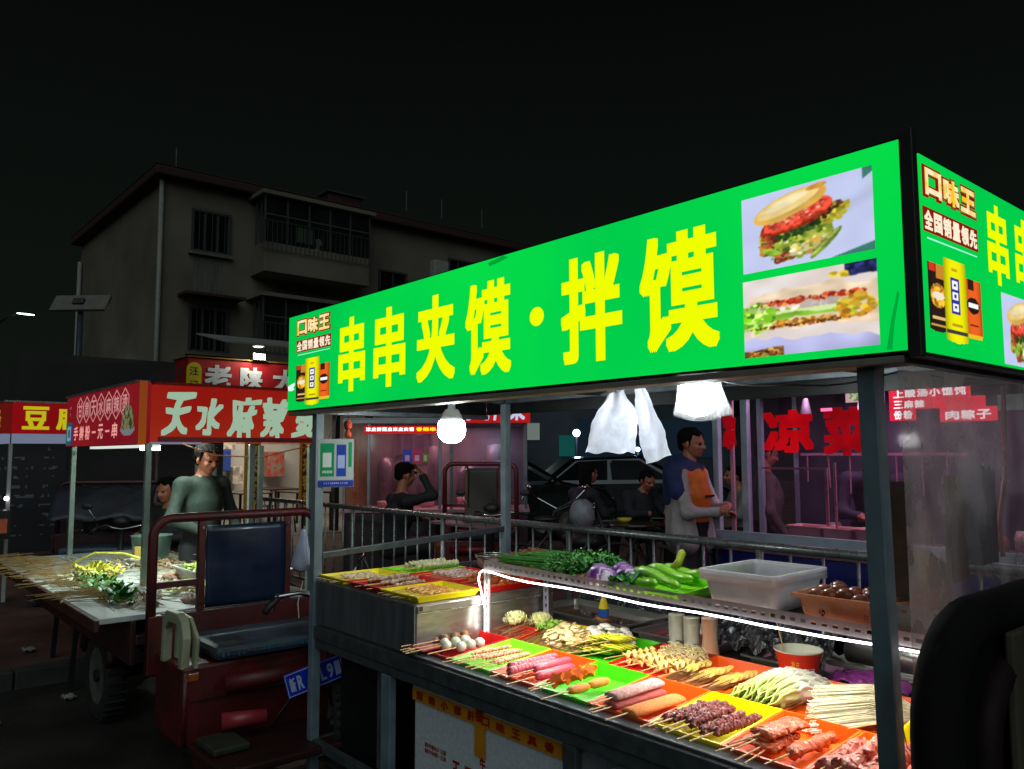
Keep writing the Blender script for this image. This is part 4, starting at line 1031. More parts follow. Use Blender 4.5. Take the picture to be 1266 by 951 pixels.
G().tube([(-.84, .87, .80), (-.875, .88, .925), (-.895, .885, .985)], .0025, 6).build('stick', mat('bamboo', '#cfae74', '#b8935a', rough=.5, scale=20), pb)
# crumpled black bags and purple wrap behind
cb = thing('crumpled_bag', 'crumpled black plastic bag lying behind the cups under the rack', 'plastic bag', (-1.0, 1.12, .81))
g = G(); g.grid(lambda a, b: (-1.32 + .55 * a, 1.0 + .25 * b, .83 + .09 * sin(pi * b) * (.5 + .5 * abs(sin(a * 9 + b * 4))) + .02 * sin(a * 37 + b * 23)), 36, 14); g.build('bag_sheet', mat('black_film', '#1a1b1d', '#2b2d30', rough=.22, scale=20, bump=.5, bscale=30), cb, solid=.002)
cb = thing('crumpled_bag', 'crumpled dark foil bag behind the brown sauce pan', 'plastic bag', (-2.05, 1.31, .81))
g = G(); g.grid(lambda a, b: (-2.36 + .66 * a, 1.303 + .06 * b, .80 + .19 * b + .02 * sin(a * 31 + b * 9) + .012 * sin(a * 67)), 50, 12); g.build('bag_sheet', mat('black_film', '#1a1b1d'), cb, solid=.002)
pw = thing('purple_bag', 'flat purple plastic bag on the pan right of the paper cup', 'plastic bag', (-.62, 1.0, .80))
g = G(); g.grid(lambda a, b: (-.74 + .30 * a, .93 + .16 * b, .806 + .03 * sin(pi * a) * sin(pi * b) + .006 * sin(a * 29 + b * 13)), 22, 14); g.build('bag_sheet', mat('purple_film', '#6c2868', '#8f3a86', rough=.25, scale=12), pw, smooth=True, solid=.002)
ld = thing('pan_lid', 'long grey pan lid under the right end of the rack', 'lid', (-.45, 1.12, .85))
G().tube([(-.75, 1.16, .87), (-.2, 1.14, .87)], [.05, .05], 16).build('lid_body', steel_b, ld, smooth=True)
G().box(-.78, 1.03, .825, -.18, 1.05, .84).build('lid_edge', steel, ld, bevel=.003)

# ================================================================ plastic food trays
TRAYC = {}
def traymat(c):
    d = {'orange': ('#f2640c', '#e85a06'), 'yellow': ('#f4e204', '#ead600'), 'green': ('#4ecb12', '#40bc0a'), 'red': ('#cc1414', '#b81010'), 'lime': ('#8ee42c', '#7cd81e')}[c]
    return mat('tray_' + c, d[0], d[1], rough=.35, scale=3, spec=.5)
def make_tray(w, l, c, d=.035, z=.774):
    t = thing('food_tray', '-', 'tray', (0, 0, 0)); m = traymat(c); hw, hl = w / 2, l / 2
    d0, d1 = (d * .62, d * 1.5) if d > .03 else (d, d)          # low lip at the customer's side, tall rear wall
    def ring(a, b, o, flat=False): return [(-a, -b, .005 if flat else d0 + o), (a, -b, .005 if flat else d0 + o), (a, b, .005 if flat else d1 + o), (-a, b, .005 if flat else d1 + o)]
    R = [ring(hw - .002, hl - .002, -.006), ring(hw, hl, 0), ring(hw - .006, hl - .006, 0), ring(hw - .017, hl - .02, 0, True)]
    g = G(); vs = sum(R, []); g.add(vs, [(i * 4 + j, i * 4 + (j + 1) % 4, (i + 1) * 4 + (j + 1) % 4, (i + 1) * 4 + j) for i in range(3) for j in range(4)] + [(12, 13, 14, 15)])
    g.build('tray_body', m, t, bevel=0, solid=.0022)
    G().box(-hw + .02, -hl + .022, .0, hw - .02, hl - .022, .0035).build('tray_foot', m, t)
    return t
tray_lab = {}
def put_tray(x0, x1, y0, y1, c, label, z=.776, rot=0, d=.035, tilt=0):
    t = make_tray(x1 - x0 - .004, y1 - y0, c, d)
    t.location = ((x0 + x1) / 2, (y0 + y1) / 2, z); t.rotation_euler = (tilt, 0, rot)
    t['label'] = label; t['group'] = 'plastic food trays'
    return t
XB = [-2.15, -1.885, -1.63, -1.375, -1.115, -.85, -.59, -.335, -.075]
front = [('red', 'red tray with egg and ball skewers beside the steel box'), ('lime', 'light green tray with thin pink twist skewers in the front row'), ('orange', 'orange tray under the scored pink sausages'), ('green', 'green tray with orange star fish cakes'), ('orange', 'orange tray with pale breaded cutlets in the front row'), ('yellow', 'yellow tray with dark red beef skewers'), ('orange', 'orange tray with pink chicken steak skewers'), ('orange', 'orange tray with pink meat chunks against the right post')]
for k, (c, lab) in enumerate(front): put_tray(XB[k], XB[k + 1], .085, .41, c, lab)
X2 = [-2.16, -1.93, -1.67, -1.40, -1.13, -.86, -.54, -.20]
back = [('orange', 'orange tray with pale cabbage flowers below the rack leg'), ('yellow', 'yellow tray with brown mushroom skewers'), ('green', 'green tray with yellow squash slices'), ('red', 'red tray with bean curd strips behind the orange tray'), ('orange', 'orange tray with potato slice skewers'), ('orange', 'orange tray with sliced cabbage skewers'), ('orange', 'orange tray with the white enoki fan')]
for k, (c, lab) in enumerate(back): put_tray(X2[k], X2[k + 1], .425, .83, c, lab, z=.776)
put_tray(-2.12, -1.9, .40, .60, 'red', 'small red tray wedged at the foot of the rack', z=.783)
put_tray(-.27, -.12, .40, .56, 'yellow', 'small yellow tray by the right post', z=.79)
# trays on the steel box
BX = [(-2.99, -2.72, .07, .42, 'yellow', 'yellow tray at the far left on the steel box'), (-2.715, -2.41, .07, .42, 'red', 'red tray of sesame meat on the steel box, front row middle'), (-2.405, -2.10, .07, .42, 'yellow', 'yellow tray of orange sauced skewers on the near corner of the steel box'),
      (-2.99, -2.72, .43, .80, 'lime', 'light green tray under the knobbly beaded skewers on the steel box'), (-2.715, -2.42, .43, .80, 'red', 'red tray of pale mince skewers on the steel box, back row'), (-2.415, -2.105, .43, .84, 'red', 'red tray of orange meatballs on the steel box')]
for x0, x1, y0, y1, c, lab in BX: put_tray(x0, x1, y0, y1, c, lab, z=.984, d=.028)

# ================================================================ skewers
bamboo = mat('bamboo', '#cfae74', '#b8935a', rough=.5, scale=20)
def sk_base(name, label, n, gap, y0=-.19, y1=.10, spread=.0, r=.0023, cat='skewer', group=None):
    t = thing(name, label, cat, (0, 0, 0), group)
    for k in range(n):
        x = (k - (n - 1) / 2) * gap
        G().tube([(x * (1 + spread), y0 - .01 * (k % 3), 0), (x, y1, .002)], r, 6).build('stick', bamboo, t)
    return t
def put(t, x, y, z, rz=0, label=None, rx=0, first=False, s=1, ry=0):
    if s == 1 and not first or (z < .86 and s == 1): s = 1.04 if z < .86 else 1
    c = t if first else copy_tree(t)
    x += rnd.gauss(0, .002); y += rnd.gauss(0, .006); rz += rnd.gauss(0, .03)
    c.location = (x, y, z); c.rotation_euler = (rx, ry, rz); c.scale = (s, s, s)
    if label: c['label'] = label
    return c
def spread_sk(proto, spots, labels=None):
    """first spot takes the prototype itself, the others copies with their own label"""
    for i, sp in enumerate(spots):
        x, y, z, rz = sp[:4]; rx = sp[4] if len(sp) > 4 else 0
        put(proto, x, y, z, rz, labels[i] if labels else None, rx, first=(i == 0))
pink = mat('pink_sausage', '#cf5264', '#ae4050', rough=.42, scale=40, sss=.1, coat=.15, bump=.3, bscale=90)
pinkd = mat('dark_score_cut', '#7c2c34', '#64202a', rough=.5)
def sausage_scored(flip=False):
    t = sk_base('sausage_skewer', 'scored pink sausage skewer', 1, 0, -.17, .12, group='pink sausages in the front row')
    n = 90; pts = []; rs = []
    for i in range(n):
        q = i / (n - 1); pts.append((0, -.085 + .24 * q, .0)); cut = abs((q * 13) % 1 - .5) * 2
        rs.append(.0165 * (min(1, (q * 18 + .25)) ** .5) * (min(1, ((1 - q) * 18 + .25)) ** .5) * (1 - .22 * max(0, 1 - (1 - cut) * 4)))
    G().tube(pts, rs, 16).build('sausage', pink, t, smooth=True)
    g = G()
    for k in range(12):
        y = -.085 + .24 * ((k + .0) / 13) + .0175
        g.tube([(-.0145 * cos(a) * 1.0, y + .004 * cos(a), .0145 * sin(a)) for a in [j * pi / 8 for j in range(9)]], .0013, 5)
    g.build('score_cuts', pinkd, t)
    return t
def sausage_plain():
    t = sk_base('sausage_skewer', 'smooth pink sausage skewer', 1, 0, -.19, .12, group='pink sausages in the front row')
    G().tube([(0, -.05 + .2 * q, .0) for q in (0, .02, .06, .12, .5, .88, .94, .98, 1)], [.002, .009, .0145, .0165, .017, .0165, .0145, .009, .002], 16).build('sausage', pink, t, smooth=True)
    return t
s1 = sausage_scored(); s2 = sausage_plain()
ZF = .805
spread_sk(s1, [(-1.555, .20, ZF + .015, -.02), (-1.515, .17, ZF + .012, .03)], ['scored pink sausage at the back left of the sausage tray', 'scored pink sausage in the middle of the sausage tray'])
spread_sk(s2, [(-1.465, .205, ZF + .018, .03), (-1.425, .18, ZF + .004, .02)], ['smooth pink sausage lying on top beside the star fish cakes', 'smooth pink sausage lowest beside the star fish cakes'])
# thin pink twists
def twist():
    t = sk_base('twist_skewer', 'thin pink and white twisted sausage skewer', 1, 0, -.17, .1, group='thin pink twists on the light green tray')
    pk = mat('twist_pink', '#c86450', '#e0a47c', rough=.4, scale=45, sharp=.4)
    G().tube([(0, -.05 + .2 * i / 40, 0) for i in range(41)], [(.007 + .0022 * sin(i * 1.9)) * (1 if 2 < i < 38 else .5) for i in range(41)], 10).build('twist', pk, t, smooth=True)
    return t
t1 = twist(); put(t1, -1.84, .21, ZF + .005, -.05, 'thin pink twist skewer nearest the eggs', first=True)
for k in range(5): put(t1, -1.812 + k * .033, .19 + .012 * (k % 2), ZF + .004 * (k % 3), .03 * (k - 2), 'thin pink twist skewer, %s from the eggs on the light green tray' % ['second', 'third', 'fourth', 'fifth', 'sixth'][k])
# egg and ball skewers
eggw = mat('quail_egg', '#d9dcc8', '#c2c6ae', rough=.4, scale=22, sss=.1); ballb = mat('brown_ball', '#8a6238', '#6d4a28', rough=.45, scale=18, bump=.1)
def balls(n, m, r, label, grp, name='ball_skewer', gap=None, y0=-.06):
    t = sk_base(name, label, 1, 0, -.17, y0 + n * (gap or 2 * r) - r, group=grp)
    for k in range(n): G().ball((.001 * (k % 2), y0 + k * (gap or 2 * r * .97), .0), (r, r * 1.04, r * .98), 16, 12).build('ball', m, t, smooth=True)
    return t
tb = balls(3, ballb, .0215, 'brown ball skewer', 'ball and egg skewers by the steel box', gap=.055, y0=-.01)
spread_sk(tb, [(-2.105, .18, ZF + .012, -.04), (-2.075, .20, ZF + .02, .02)], ['brown ball skewer touching the steel box', 'second brown ball skewer from the steel box'])
te = balls(3, eggw, .0215, 'white egg skewer', 'ball and egg skewers by the steel box', 'egg_skewer', gap=.05, y0=.0)
for k, (x, y) in enumerate(((-2.03, .17), (-1.985, .14), (-1.94, .19))): put(te, x, y, ZF + .014 + .006 * (k % 2), .06 * (k - 1), ['white egg skewer next to the brown balls', 'white egg skewer, middle of three', 'white egg skewer next to the light green tray'][k], first=(k == 0))
ham = sk_base('ham_skewer', 'flat pink ham slices beside the steel box', 3, .03, -.15, .05)
G().box(-.045, -.10, -.004, .05, .06, .006).build('ham_slice', mat('pink_ham', '#c4485a', '#b03c4e', rough=.4), ham, bevel=.003)
put(ham, -2.085, .16, ZF + .0, .05, first=True)
# star fish cakes
stm = mat('orange_fish_cake', '#e06a00', '#cc5600', rough=.75, scale=30, bump=.15, spec=.2)
def star():
    t = sk_base('star_fish_cake_skewer', 'orange star shaped fish cakes on one stick above the green tray', 2, .018, -.19, .12)
    for k in range(4):
        o = []
        for j in range(10):
            a = j * pi / 5 + .3 * k; r = .037 if j % 2 == 0 else .021; o.append((r * cos(a), r * sin(a)))
        y = -.06 + k * .055
        G().prism(o, .017, (0, y, .0), (1, 0, 0), (0, .80, .60)).build('fish_cake', stm, t, bevel=.004)
    return t
st = star(); put(st, -1.29, .18, ZF + .018, .04, first=True)
hb = sk_base('hash_skewer', 'two long golden crumbed patties on one stick on the green tray', 1, 0, -.2, .12)
gm = mat('golden_crumb', '#dc8c10', '#c47608', rough=.6, scale=60, bump=.3)
for k in range(2): G().tube([(0, -.075 + k * .1 + .1 * q, .0) for q in (0, .05, .2, .5, .8, .95, 1)], [.004, .012, .019, .021, .019, .012, .004], 14, flat=.7, amp=.04, seed=k).build('patty', gm, hb, smooth=True)
put(hb, -1.195, .16, ZF + .012, .0, first=True)
# breaded cutlets
cu = sk_base('cutlet_skewer', 'white breaded cutlet with dark crumbs on the orange tray', 2, .02, -.19, .12)
G().tube([(0, -.10 + .24 * q, .0) for q in (0, .03, .3, .6, .97, 1)], [.026, .032, .033, .031, .034, .030], 14, flat=.42, amp=.03).build('cutlet', mat('white_crumb', '#d0a8a0', '#a06c66', rough=.8, scale=90, bump=.5), cu, smooth=True)
put(cu, -1.03, .20, ZF + .026, -.01, first=True)
cu2 = sk_base('cutlet_skewer', 'dark red breaded cutlet under the white one on the orange tray', 2, .02, -.18, .12)
G().tube([(0, -.10 + .24 * q, .0) for q in (0, .03, .3, .6, .97, 1)], [.026, .032, .033, .031, .034, .030], 14, flat=.42, amp=.03).build('cutlet', mat('red_crumb', '#a8443a', '#8c362c', rough=.7, scale=60, bump=.4), cu2, smooth=True)
put(cu2, -1.015, .19, ZF + .002, .02, first=True)
cu3 = sk_base('cutlet_skewer', 'tan sanded cutlet beside the yellow tray', 1, .02, -.19, .12)
G().tube([(0, -.09 + .24 * q, .0) for q in (0, .03, .3, .6, .97, 1)], [.026, .034, .036, .036, .035, .030], 14, flat=.35, amp=.02).build('cutlet', mat('tan_crumb', '#d8843a', '#c06c24', rough=.8, scale=120, bump=.4), cu3, smooth=True)
put(cu3, -.925, .17, ZF + .004, .0, first=True)
# beef curls
beef = mat('raw_beef', '#5a1616', '#94403a', rough=.4, scale=70, bump=.9, bscale=120, coat=.15)
def meat(name, label, m, n=26, r=.014, wob=.006, grp=None, seed=0, y0=-.07, L=.21, flat=.8, sticks=1, amp=.28, sides=10):
    t = sk_base(name, label, sticks, .012, -.18, .1, group=grp); R = random.Random(seed)
    pts = [(wob * sin(i * 1.7) * (1 if 0 < i < n - 1 else 0), y0 + L * i / (n - 1), wob * .4 * cos(i * 2.3)) for i in range(n)]
    rs = [r * (.45 if i in (0, n - 1) else R.uniform(.82, 1.1)) for i in range(n)]
    G().tube(pts, rs, sides, flat=flat, amp=amp, seed=seed).build('meat', m, t, smooth=True)
    return t
for k in range(6):
    t = meat('beef_skewer', ['beef skewer at the left edge of the yellow tray', 'beef skewer second from the left in the yellow tray', 'beef skewer left of the middle of the yellow tray', 'beef skewer right of the middle of the yellow tray', 'beef skewer second from the right in the yellow tray', 'beef skewer at the right edge of the yellow tray'][k], beef, n=70, r=.0125, amp=.34, sides=12, seed=20 + k, grp='beef skewers in the yellow tray', wob=.0045)
    put(t, -.815 + .035 * k, .19 + .006 * (k % 2), ZF + .005 + .010 * (k in (1, 2, 3)), .04 * (k - 2.5) * -.4, first=True)
# chicken steaks
chk = mat('marinated_chicken', '#bc3c12', '#d8703a', rough=.42, scale=60, bump=.9, bscale=90, coat=.15)
for k in range(5):
    t = meat('chicken_skewer', ['chicken steak skewer on top of the pile in the orange tray', 'chicken steak skewer left of the pile', 'chicken steak skewer low in the pile', 'chicken steak skewer right of the pile', 'chicken steak skewer deepest in the pile'][k], chk, n=30, r=.037 if k == 0 else .028, flat=.34, seed=40 + k, wob=.001, y0=-.05, L=.17, amp=.13, sides=22, grp='chicken skewers in the orange tray')
    put(t, -.50 + [0, -.03, -.012, .012, .02][k], .19 - .01 * (k % 2), ZF + [.030, .006, .016, .004, -.002][k], .05 * (k - 2), first=True)
t = meat('chicken_skewer', 'lumpy chicken chunk skewer at the right side of the orange tray', chk, n=22, r=.018, flat=.9, seed=50, wob=.004, amp=.25); put(t, -.395, .19, ZF + .008, -.06, first=True)
pkm = mat('pink_meat_chunks', '#bc4634', '#da8064', rough=.42, scale=50, bump=.8, bscale=80, coat=.15)
for k in range(5):
    t = meat('pork_skewer', ['pink meat chunk skewer nearest the chicken tray', 'pink meat chunk skewer second from the chicken tray', 'pink meat chunk skewer in the middle of the rightmost tray', 'pink meat chunk skewer second from the right post', 'pink meat chunk skewer beside the right post'][k], pkm, n=26, r=.030, flat=.6, seed=60 + k, amp=.20, sides=18, grp='pink meat skewers by the right post', y0=-.07, L=.2)
    put(t, -.295 + .045 * k, .19, ZF + .006 + .012 * (k % 2), 0, first=True)

# second row: vegetables on many thin sticks
def stickfan(t, n, cx, w, y0, y1, z, dz=.02, seed=1, fan=.25):
    """a bundle of thin sticks, too many to pick apart, under the vegetables"""
    R = random.Random(seed); g = G()
    for k in range(n):
        a = R.uniform(-1, 1); h = R.uniform(0, dz)
        g.tube([(cx + a * w * (.5 - fan * .4), y0 + R.uniform(-.02, .02), z + h * .5), (cx + a * w * .5, y1, z + h)], .0014, 4, cap=False)
    return g.build('sticks', mat('dark_bamboo', '#7d5a30', '#5c4020', rough=.6, scale=20), t, kind='stuff')
def clump(t, name, m, n, cx, cy, cz, w, l, h, fn, seed=1, kind='stuff', smooth=True):
    R = random.Random(seed); g = G()
    for k in range(n):
        a, b = R.uniform(-1, 1), R.uniform(-1, 1)
        if a * a + b * b > 1: a *= .7; b *= .7
        hh = (1 - (a * a + b * b)) ** .5 if a * a + b * b < 1 else 0
        fn(g, (cx + a * w / 2, cy + b * l / 2, cz + h * hh * R.uniform(.5, 1)), R)
    return g.build(name, m, t, smooth=smooth, kind=kind)
def leaf(g, p, R, s=.012, up=.6, curl=.4):
    d = Vector((R.uniform(-1, 1), R.uniform(-1, 1), R.uniform(-.4, up))).normalized(); x = frame_of(d)[0]; y = d.cross(x); p = Vector(p); s *= R.uniform(.6, 1.3)
    g.add([p - x * s * .5, p + y * s * .25 + x * 0, p + x * s * .5, p + d * s + x * s * .55, p + d * s * 1.5 + y * s * curl, p + d * s - x * s * .55], [(0, 1, 4, 5), (1, 2, 3, 4)])
# pale cabbage flowers and green sprigs
t = thing('cabbage_flower_skewers', 'two pale yellow ruffled cabbage flowers on sticks below the rack leg', 'vegetable skewers', (-2.0, .6, .79))
flo = mat('pale_cabbage', '#d2d884', '#e4e6b0', rough=.5, scale=18, sss=.1)
for cx, cy, cz in ((-2.04, .57, .873), (-1.955, .65, .868)):
    g = G(); R = random.Random(int(cx * 100) % 97)
    for k in range(34):
        a = k * 2.4; r = .004 + .045 * (k / 34) ** .6; rr = .5 + .5 * k / 34
        base = Vector((cx + r * cos(a), cy + r * sin(a), cz - .03 * (k / 34) ** 2))
        g.grid(lambda u, v: base + Vector((cos(a) * .010 * v + -sin(a) * .034 * rr * (u - .5), sin(a) * .010 * v + cos(a) * .034 * rr * (u - .5), .030 * v * (1.1 - .4 * rr) + .004 * sin(u * 14 + k))), 6, 3)
    g.build('petals', flo, t, smooth=True, solid=.0012)
stickfan(t, 26, -2.0, .15, .44, .62, .80, .07, 3)
t = thing('green_sprig_skewers', 'bright green curly broccoli sprigs on sticks in front of the sauce pan', 'vegetable skewers', (-1.86, .62, .79))
stickfan(t, 20, -1.87, .15, .45, .62, .80, .05, 4)
clump(t, 'sprigs', mat('broccoli_green', '#5f8f2c', '#9ccc52', rough=.6, scale=40), 420, -1.865, .64, .83, .16, .14, .045, lambda g, p, R: leaf(g, p, R, .009))
# brown mushrooms
t = thing('mushroom_skewers', 'bundle of grey brown oyster mushroom skewers in the second row', 'vegetable skewers', (-1.75, .6, .79))
stickfan(t, 34, -1.78, .2, .46, .64, .795, .055, 5)
mush = mat('oyster_mushroom', '#b89c5c', '#dccc98', rough=.6, scale=26)
def cap(g, p, R, s=.023):
    n = Vector((R.uniform(-.7, .7), R.uniform(-.8, .2), 1)).normalized(); g.lathe([(.001, .006 * 1), (s * .6, .005), (s, 0), (s * .8, -.003), (.004, -.005), (.0035, -.022)], p, 9, n)
clump(t, 'mushrooms', mush, 120, -1.73, .61, .80, .24, .20, .085, cap)
t = thing('mushroom_skewers', 'heap of white mushroom slices beside the yellow squash', 'vegetable skewers', (-1.6, .68, .79))
clump(t, 'mushroom_slices', mat('white_mushroom', '#d9d9c6', '#eceade', rough=.5, scale=20), 70, -1.60, .71, .81, .24, .18, .085, lambda g, p, R: g.ball(p, (R.uniform(.018, .03), R.uniform(.014, .024), R.uniform(.006, .011)), 9, 6, .12, R.randint(0, 99)))
stickfan(t, 26, -1.62, .16, .44, .62, .80, .04, 6)
# yellow squash slices
t0 = None
sq = mat('yellow_squash', '#dce022', '#eeea50', rough=.4, scale=16, sss=.15)
sp = []
for k in range(9):
    t = sk_base('squash_skewer', ['yellow squash slice skewer, top of the green tray pile', 'yellow squash slice skewer by the white mushrooms', 'yellow squash slice skewer low on the left of the pile', 'yellow squash slice skewer in the pile middle', 'yellow squash slice skewer by the bean curd strips', 'yellow squash slice skewer at the back of the pile', 'yellow squash slice skewer under the top one', 'yellow squash slice skewer at the front of the pile', 'lowest yellow squash slice skewer'][k], 1, 0, -.17, .06, group='squash skewers on the green tray', r=.0018)
    R = random.Random(k)
    for j in range(5):
        g = G(); y = -.03 + j * .026; R2_ = .031 * R.uniform(.85, 1.1)
        g.lathe([(.001, .0028), (R2_ * .9, .0028), (R2_, 0), (R2_ * .9, -.0028), (.001, -.0028)], (R.uniform(-.004, .004), y, 0), 16, (R.uniform(-.15, .15), .42, 1)); g.build('slice', sq, t, smooth=False)
    put(t, -1.59 + .040 * (k % 5) + .015 * (k // 5), .59 + .012 * (k % 3), .808 + .028 * (k // 3) + .003 * (k % 2), .05 * (k % 5 - 2), rx=-.05, first=True)
# bean curd strips, potato slices
def wavy_skewers(n, cx, w, y, z0, m, labels, name, grp, amp=.011, width=.026, layers=2, L=.16):
    for k in range(n):
        t = sk_base(name, labels % (['first', 'second', 'third', 'fourth', 'fifth', 'sixth', 'seventh', 'eighth', 'ninth', 'tenth'][k % 10]), 1, 0, -.17, .08, group=grp, r=.0018)
        g = G(); R = random.Random(k + n * 7); ph = R.uniform(0, 6)
        g.grid(lambda a, b: ((a - .5) * width * (1 + .2 * sin(b * 20 + ph)), -.07 + L * b, amp * sin(b * 34 + ph) + .003 * sin(a * 5)), 4, 44)
        g.build('folded_strip', m, t, smooth=True, solid=.002)
        put(t, cx + w * ((k % (n // layers)) / max(1, n // layers - 1) - .5), y + .01 * R.uniform(-1, 1), z0 + .022 * (k // (n // layers)) + .004 * (k % 2), .08 * R.uniform(-1, 1), first=True)
wavy_skewers(10, -1.245, .22, .63, .803, mat('bean_curd', '#dcb040', '#f0d88a', rough=.5, scale=20), 'folded bean curd strip skewer, %s in the red tray pile', 'bean_curd_skewer', 'bean curd skewers in the red tray')
t = thing('noodle_nest', 'pale yellow curled bean curd shreds on top of the strip skewers', 'bean curd', (-1.20, .70, .83))
def curl(g, p, R):
    a0 = R.uniform(0, 6); r = R.uniform(.008, .02); n = Vector((R.uniform(-1, 1), R.uniform(-1, 1), 1)).normalized(); x, y, z = frame_of(n)
    g.tube([Vector(p) + x * cos(a0 + q) * r + y * sin(a0 + q) * r + z * .001 * q for q in [j * .5 for j in range(9)]], .0018, 4)
clump(t, 'shreds', mat('pale_shreds', '#dfd08a', '#ece2ae', rough=.5), 150, -1.195, .71, .825, .20, .14, .05, curl)
pot = mat('potato_slice', '#e8cf78', '#d0b048', rough=.45, scale=16, sss=.1)
for k in range(8):
    t = sk_base('potato_skewer', 'potato slice skewer, %s across the orange tray' % ['first', 'second', 'third', 'fourth', 'fifth', 'sixth', 'seventh', 'eighth'][k], 1, 0, -.17, .08, group='potato skewers in the orange tray', r=.0018)
    R = random.Random(k + 70)
    for j in range(5):
        r_ = .019 * R.uniform(.8, 1.15); G().lathe([(.001, .002), (r_ * .92, .002), (r_, 0), (r_ * .92, -.002), (.001, -.002)], (R.uniform(-.004, .004), -.04 + j * .028, 0), 14, (R.uniform(-.2, .2), -.55, 1)).build('slice', pot, t)
    put(t, -1.115 + .032 * k, .62 + .012 * (k % 2), .803 + (.024 if k % 3 == 1 else .006), .05 * R.uniform(-1, 1), first=True)
t = thing('stick_bundle', 'loose bundle of thin brown sticks in front of the potato slices', 'skewers', (-.95, .5, .8)); stickfan(t, 50, -1.0, .24, .44, .60, .795, .035, 12)
# Chinese cabbage, sliced, on sticks
t = thing('sliced_cabbage', 'fanned pale green and white Chinese cabbage slices in the orange tray', 'cabbage', (-.66, .6, .79))
cabm = bpy.data.materials.new('cabbage_leaf'); cabm.use_nodes = True
_nt = cabm.node_tree; _p = _nt.nodes["Principled BSDF"]; _p.inputs["Roughness"].default_value = .4; _p.inputs["Subsurface Weight"].default_value = .15; _p.inputs["Subsurface Scale"].default_value = .01
_a = _nt.nodes.new("ShaderNodeAttribute"); _a.attribute_name = 'col'; _nt.links.new(_a.outputs[0], _p.inputs[0])
R = random.Random(5)
for k in range(15):
    g = G(); cx = -.83 + .011 * k; top = .842 + .060 * sin(pi * (k + 2) / 18); cols = []; ph = R.uniform(0, 6)
    nu, nv = 26, 7
    def fn(u, v):
        y = .445 + .36 * u; hgt = (top - .80) * (sin(pi * min(1, u * 1.05 + .02)) ** .55)
        w = .007 * sin(u * 30 + ph + v * 3) * (1.3 - u) + .004 * sin(v * 14 + ph)
        return (cx + w + .10 * u + .03 * (v - .5), y + .01 * sin(v * 9 + ph), .797 + hgt * v + .004 * sin(u * 41 + ph) * v)
    g.grid(fn, nu, nv)
    for j in range(nv):
        for i in range(nu):
            u = i / nu; q = min(1, max(0, (u - .05) / .5 + .25 * (j / nv))) + R.uniform(-.15, .15); q = min(1, max(0, q))
            a_ = lin('#9ab03c'); b_ = lin('#f2f4e4'); c_ = lin('#d8e48c')
            col = [lerp(lerp(a_[z], c_[z], min(1, q * 2)), b_[z], max(0, q * 2 - 1)) for z in range(3)]
            cols.append((*col, 1))
    g.c = cols
    g.build('cabbage_slice', cabm, t, smooth=True, solid=.0028)
stickfan(t, 16, -.69, .12, .43, .6, .797, .02, 8)
# enoki
t = thing('enoki_fan', 'pale fan of thin enoki mushrooms at the right end of the second row', 'mushrooms', (-.40, .6, .79))
g = G(); R = random.Random(9)
for k in range(620):
    a = R.uniform(-1, 1); h = R.random() ** .6; hz = .80 + .062 * (1 - a * a) * h
    x0, y0 = -.27 + .012 * a, .70 + .012 * R.uniform(-1, 1); x1, y1 = -.55 + .05 * abs(a) + .03 * R.random(), .53 + .17 * a * .9 + .02 * R.uniform(-1, 1)
    hz += .035 * (1 - a * a) * h
    g.tube([(x0, y0, .80 + .02 * h), ((x0 + x1) / 2, (y0 + y1) / 2 + .01 * a, hz + .010), (x1, y1, hz - .004)], .0009, 4, cap=False)
    g.ball((x1, y1, hz - .004), .0022, 5, 4)
g.build('mushroom_stems', mat('enoki', '#d8d6a8', '#e9e7c8', rough=.5, scale=30), t, smooth=True, kind='stuff')
G().tube([(-.32, .70, .82), (-.24, .72, .80)], [.022, .03], 14, flat=.8, amp=.1).build('root_end', mat('yellow_root', '#c8b02e', '#d8c654', rough=.6, scale=30), t, smooth=True)
t = sk_base('bare_stick', 'single bare stick crossing the enoki fan', 1, 0, -.09, .09, r=.0026); put(t, -.33, .46, .835, radians(-18), first=True)
t = thing('red_onion_stub', 'curled orange and green chilli stalks in front of the cabbage', 'vegetable', (-.79, .5, .8))
for k in range(5): G().tube([(-.84 + .014 * k, .44 + .02 * k, .806 + .004 * k), (-.80 + .014 * k, .49 + .01 * k, .818), (-.76 + .014 * k, .47 + .02 * k, .81)], .0035, 6).build('stalk', mat('orange_stalk', '#d86a2c', '#c9c23a', rough=.5, scale=9), t, smooth=True)

# skewers on the steel box
ses = mat('sesame_meat', '#8a6350', '#c0a486', rough=.5, scale=70, bump=.5, bscale=90, sharp=.4)
for k in range(5):
    t = meat('sesame_meat_skewer', 'sesame meat skewer on the steel box, %s from the left' % ['first', 'second', 'third', 'fourth', 'fifth'][k], ses, n=22, r=.016, seed=80 + k, grp='sesame meat skewers on the steel box', y0=-.04, L=.17)
    put(t, -2.68 + .055 * k, .22 + .01 * (k % 2), 1.006 + .01 * (k % 2), .0, first=True)
for k in range(5):
    t = meat('pale_mince_skewer', 'pale mince skewer in the back red tray, %s from the left' % ['first', 'second', 'third', 'fourth', 'fifth'][k], mat('pale_mince', '#a08474', '#bfa694', rough=.5, scale=50, bump=.4), n=22, r=.013, seed=90 + k, grp='pale mince skewers on the steel box', y0=-.05, L=.19)
    put(t, -2.68 + .052 * k, .60, 1.006, .03, first=True)
bead = mat('beaded_curd', '#a09c6c', '#c4c298', rough=.55, scale=40, bump=.3)
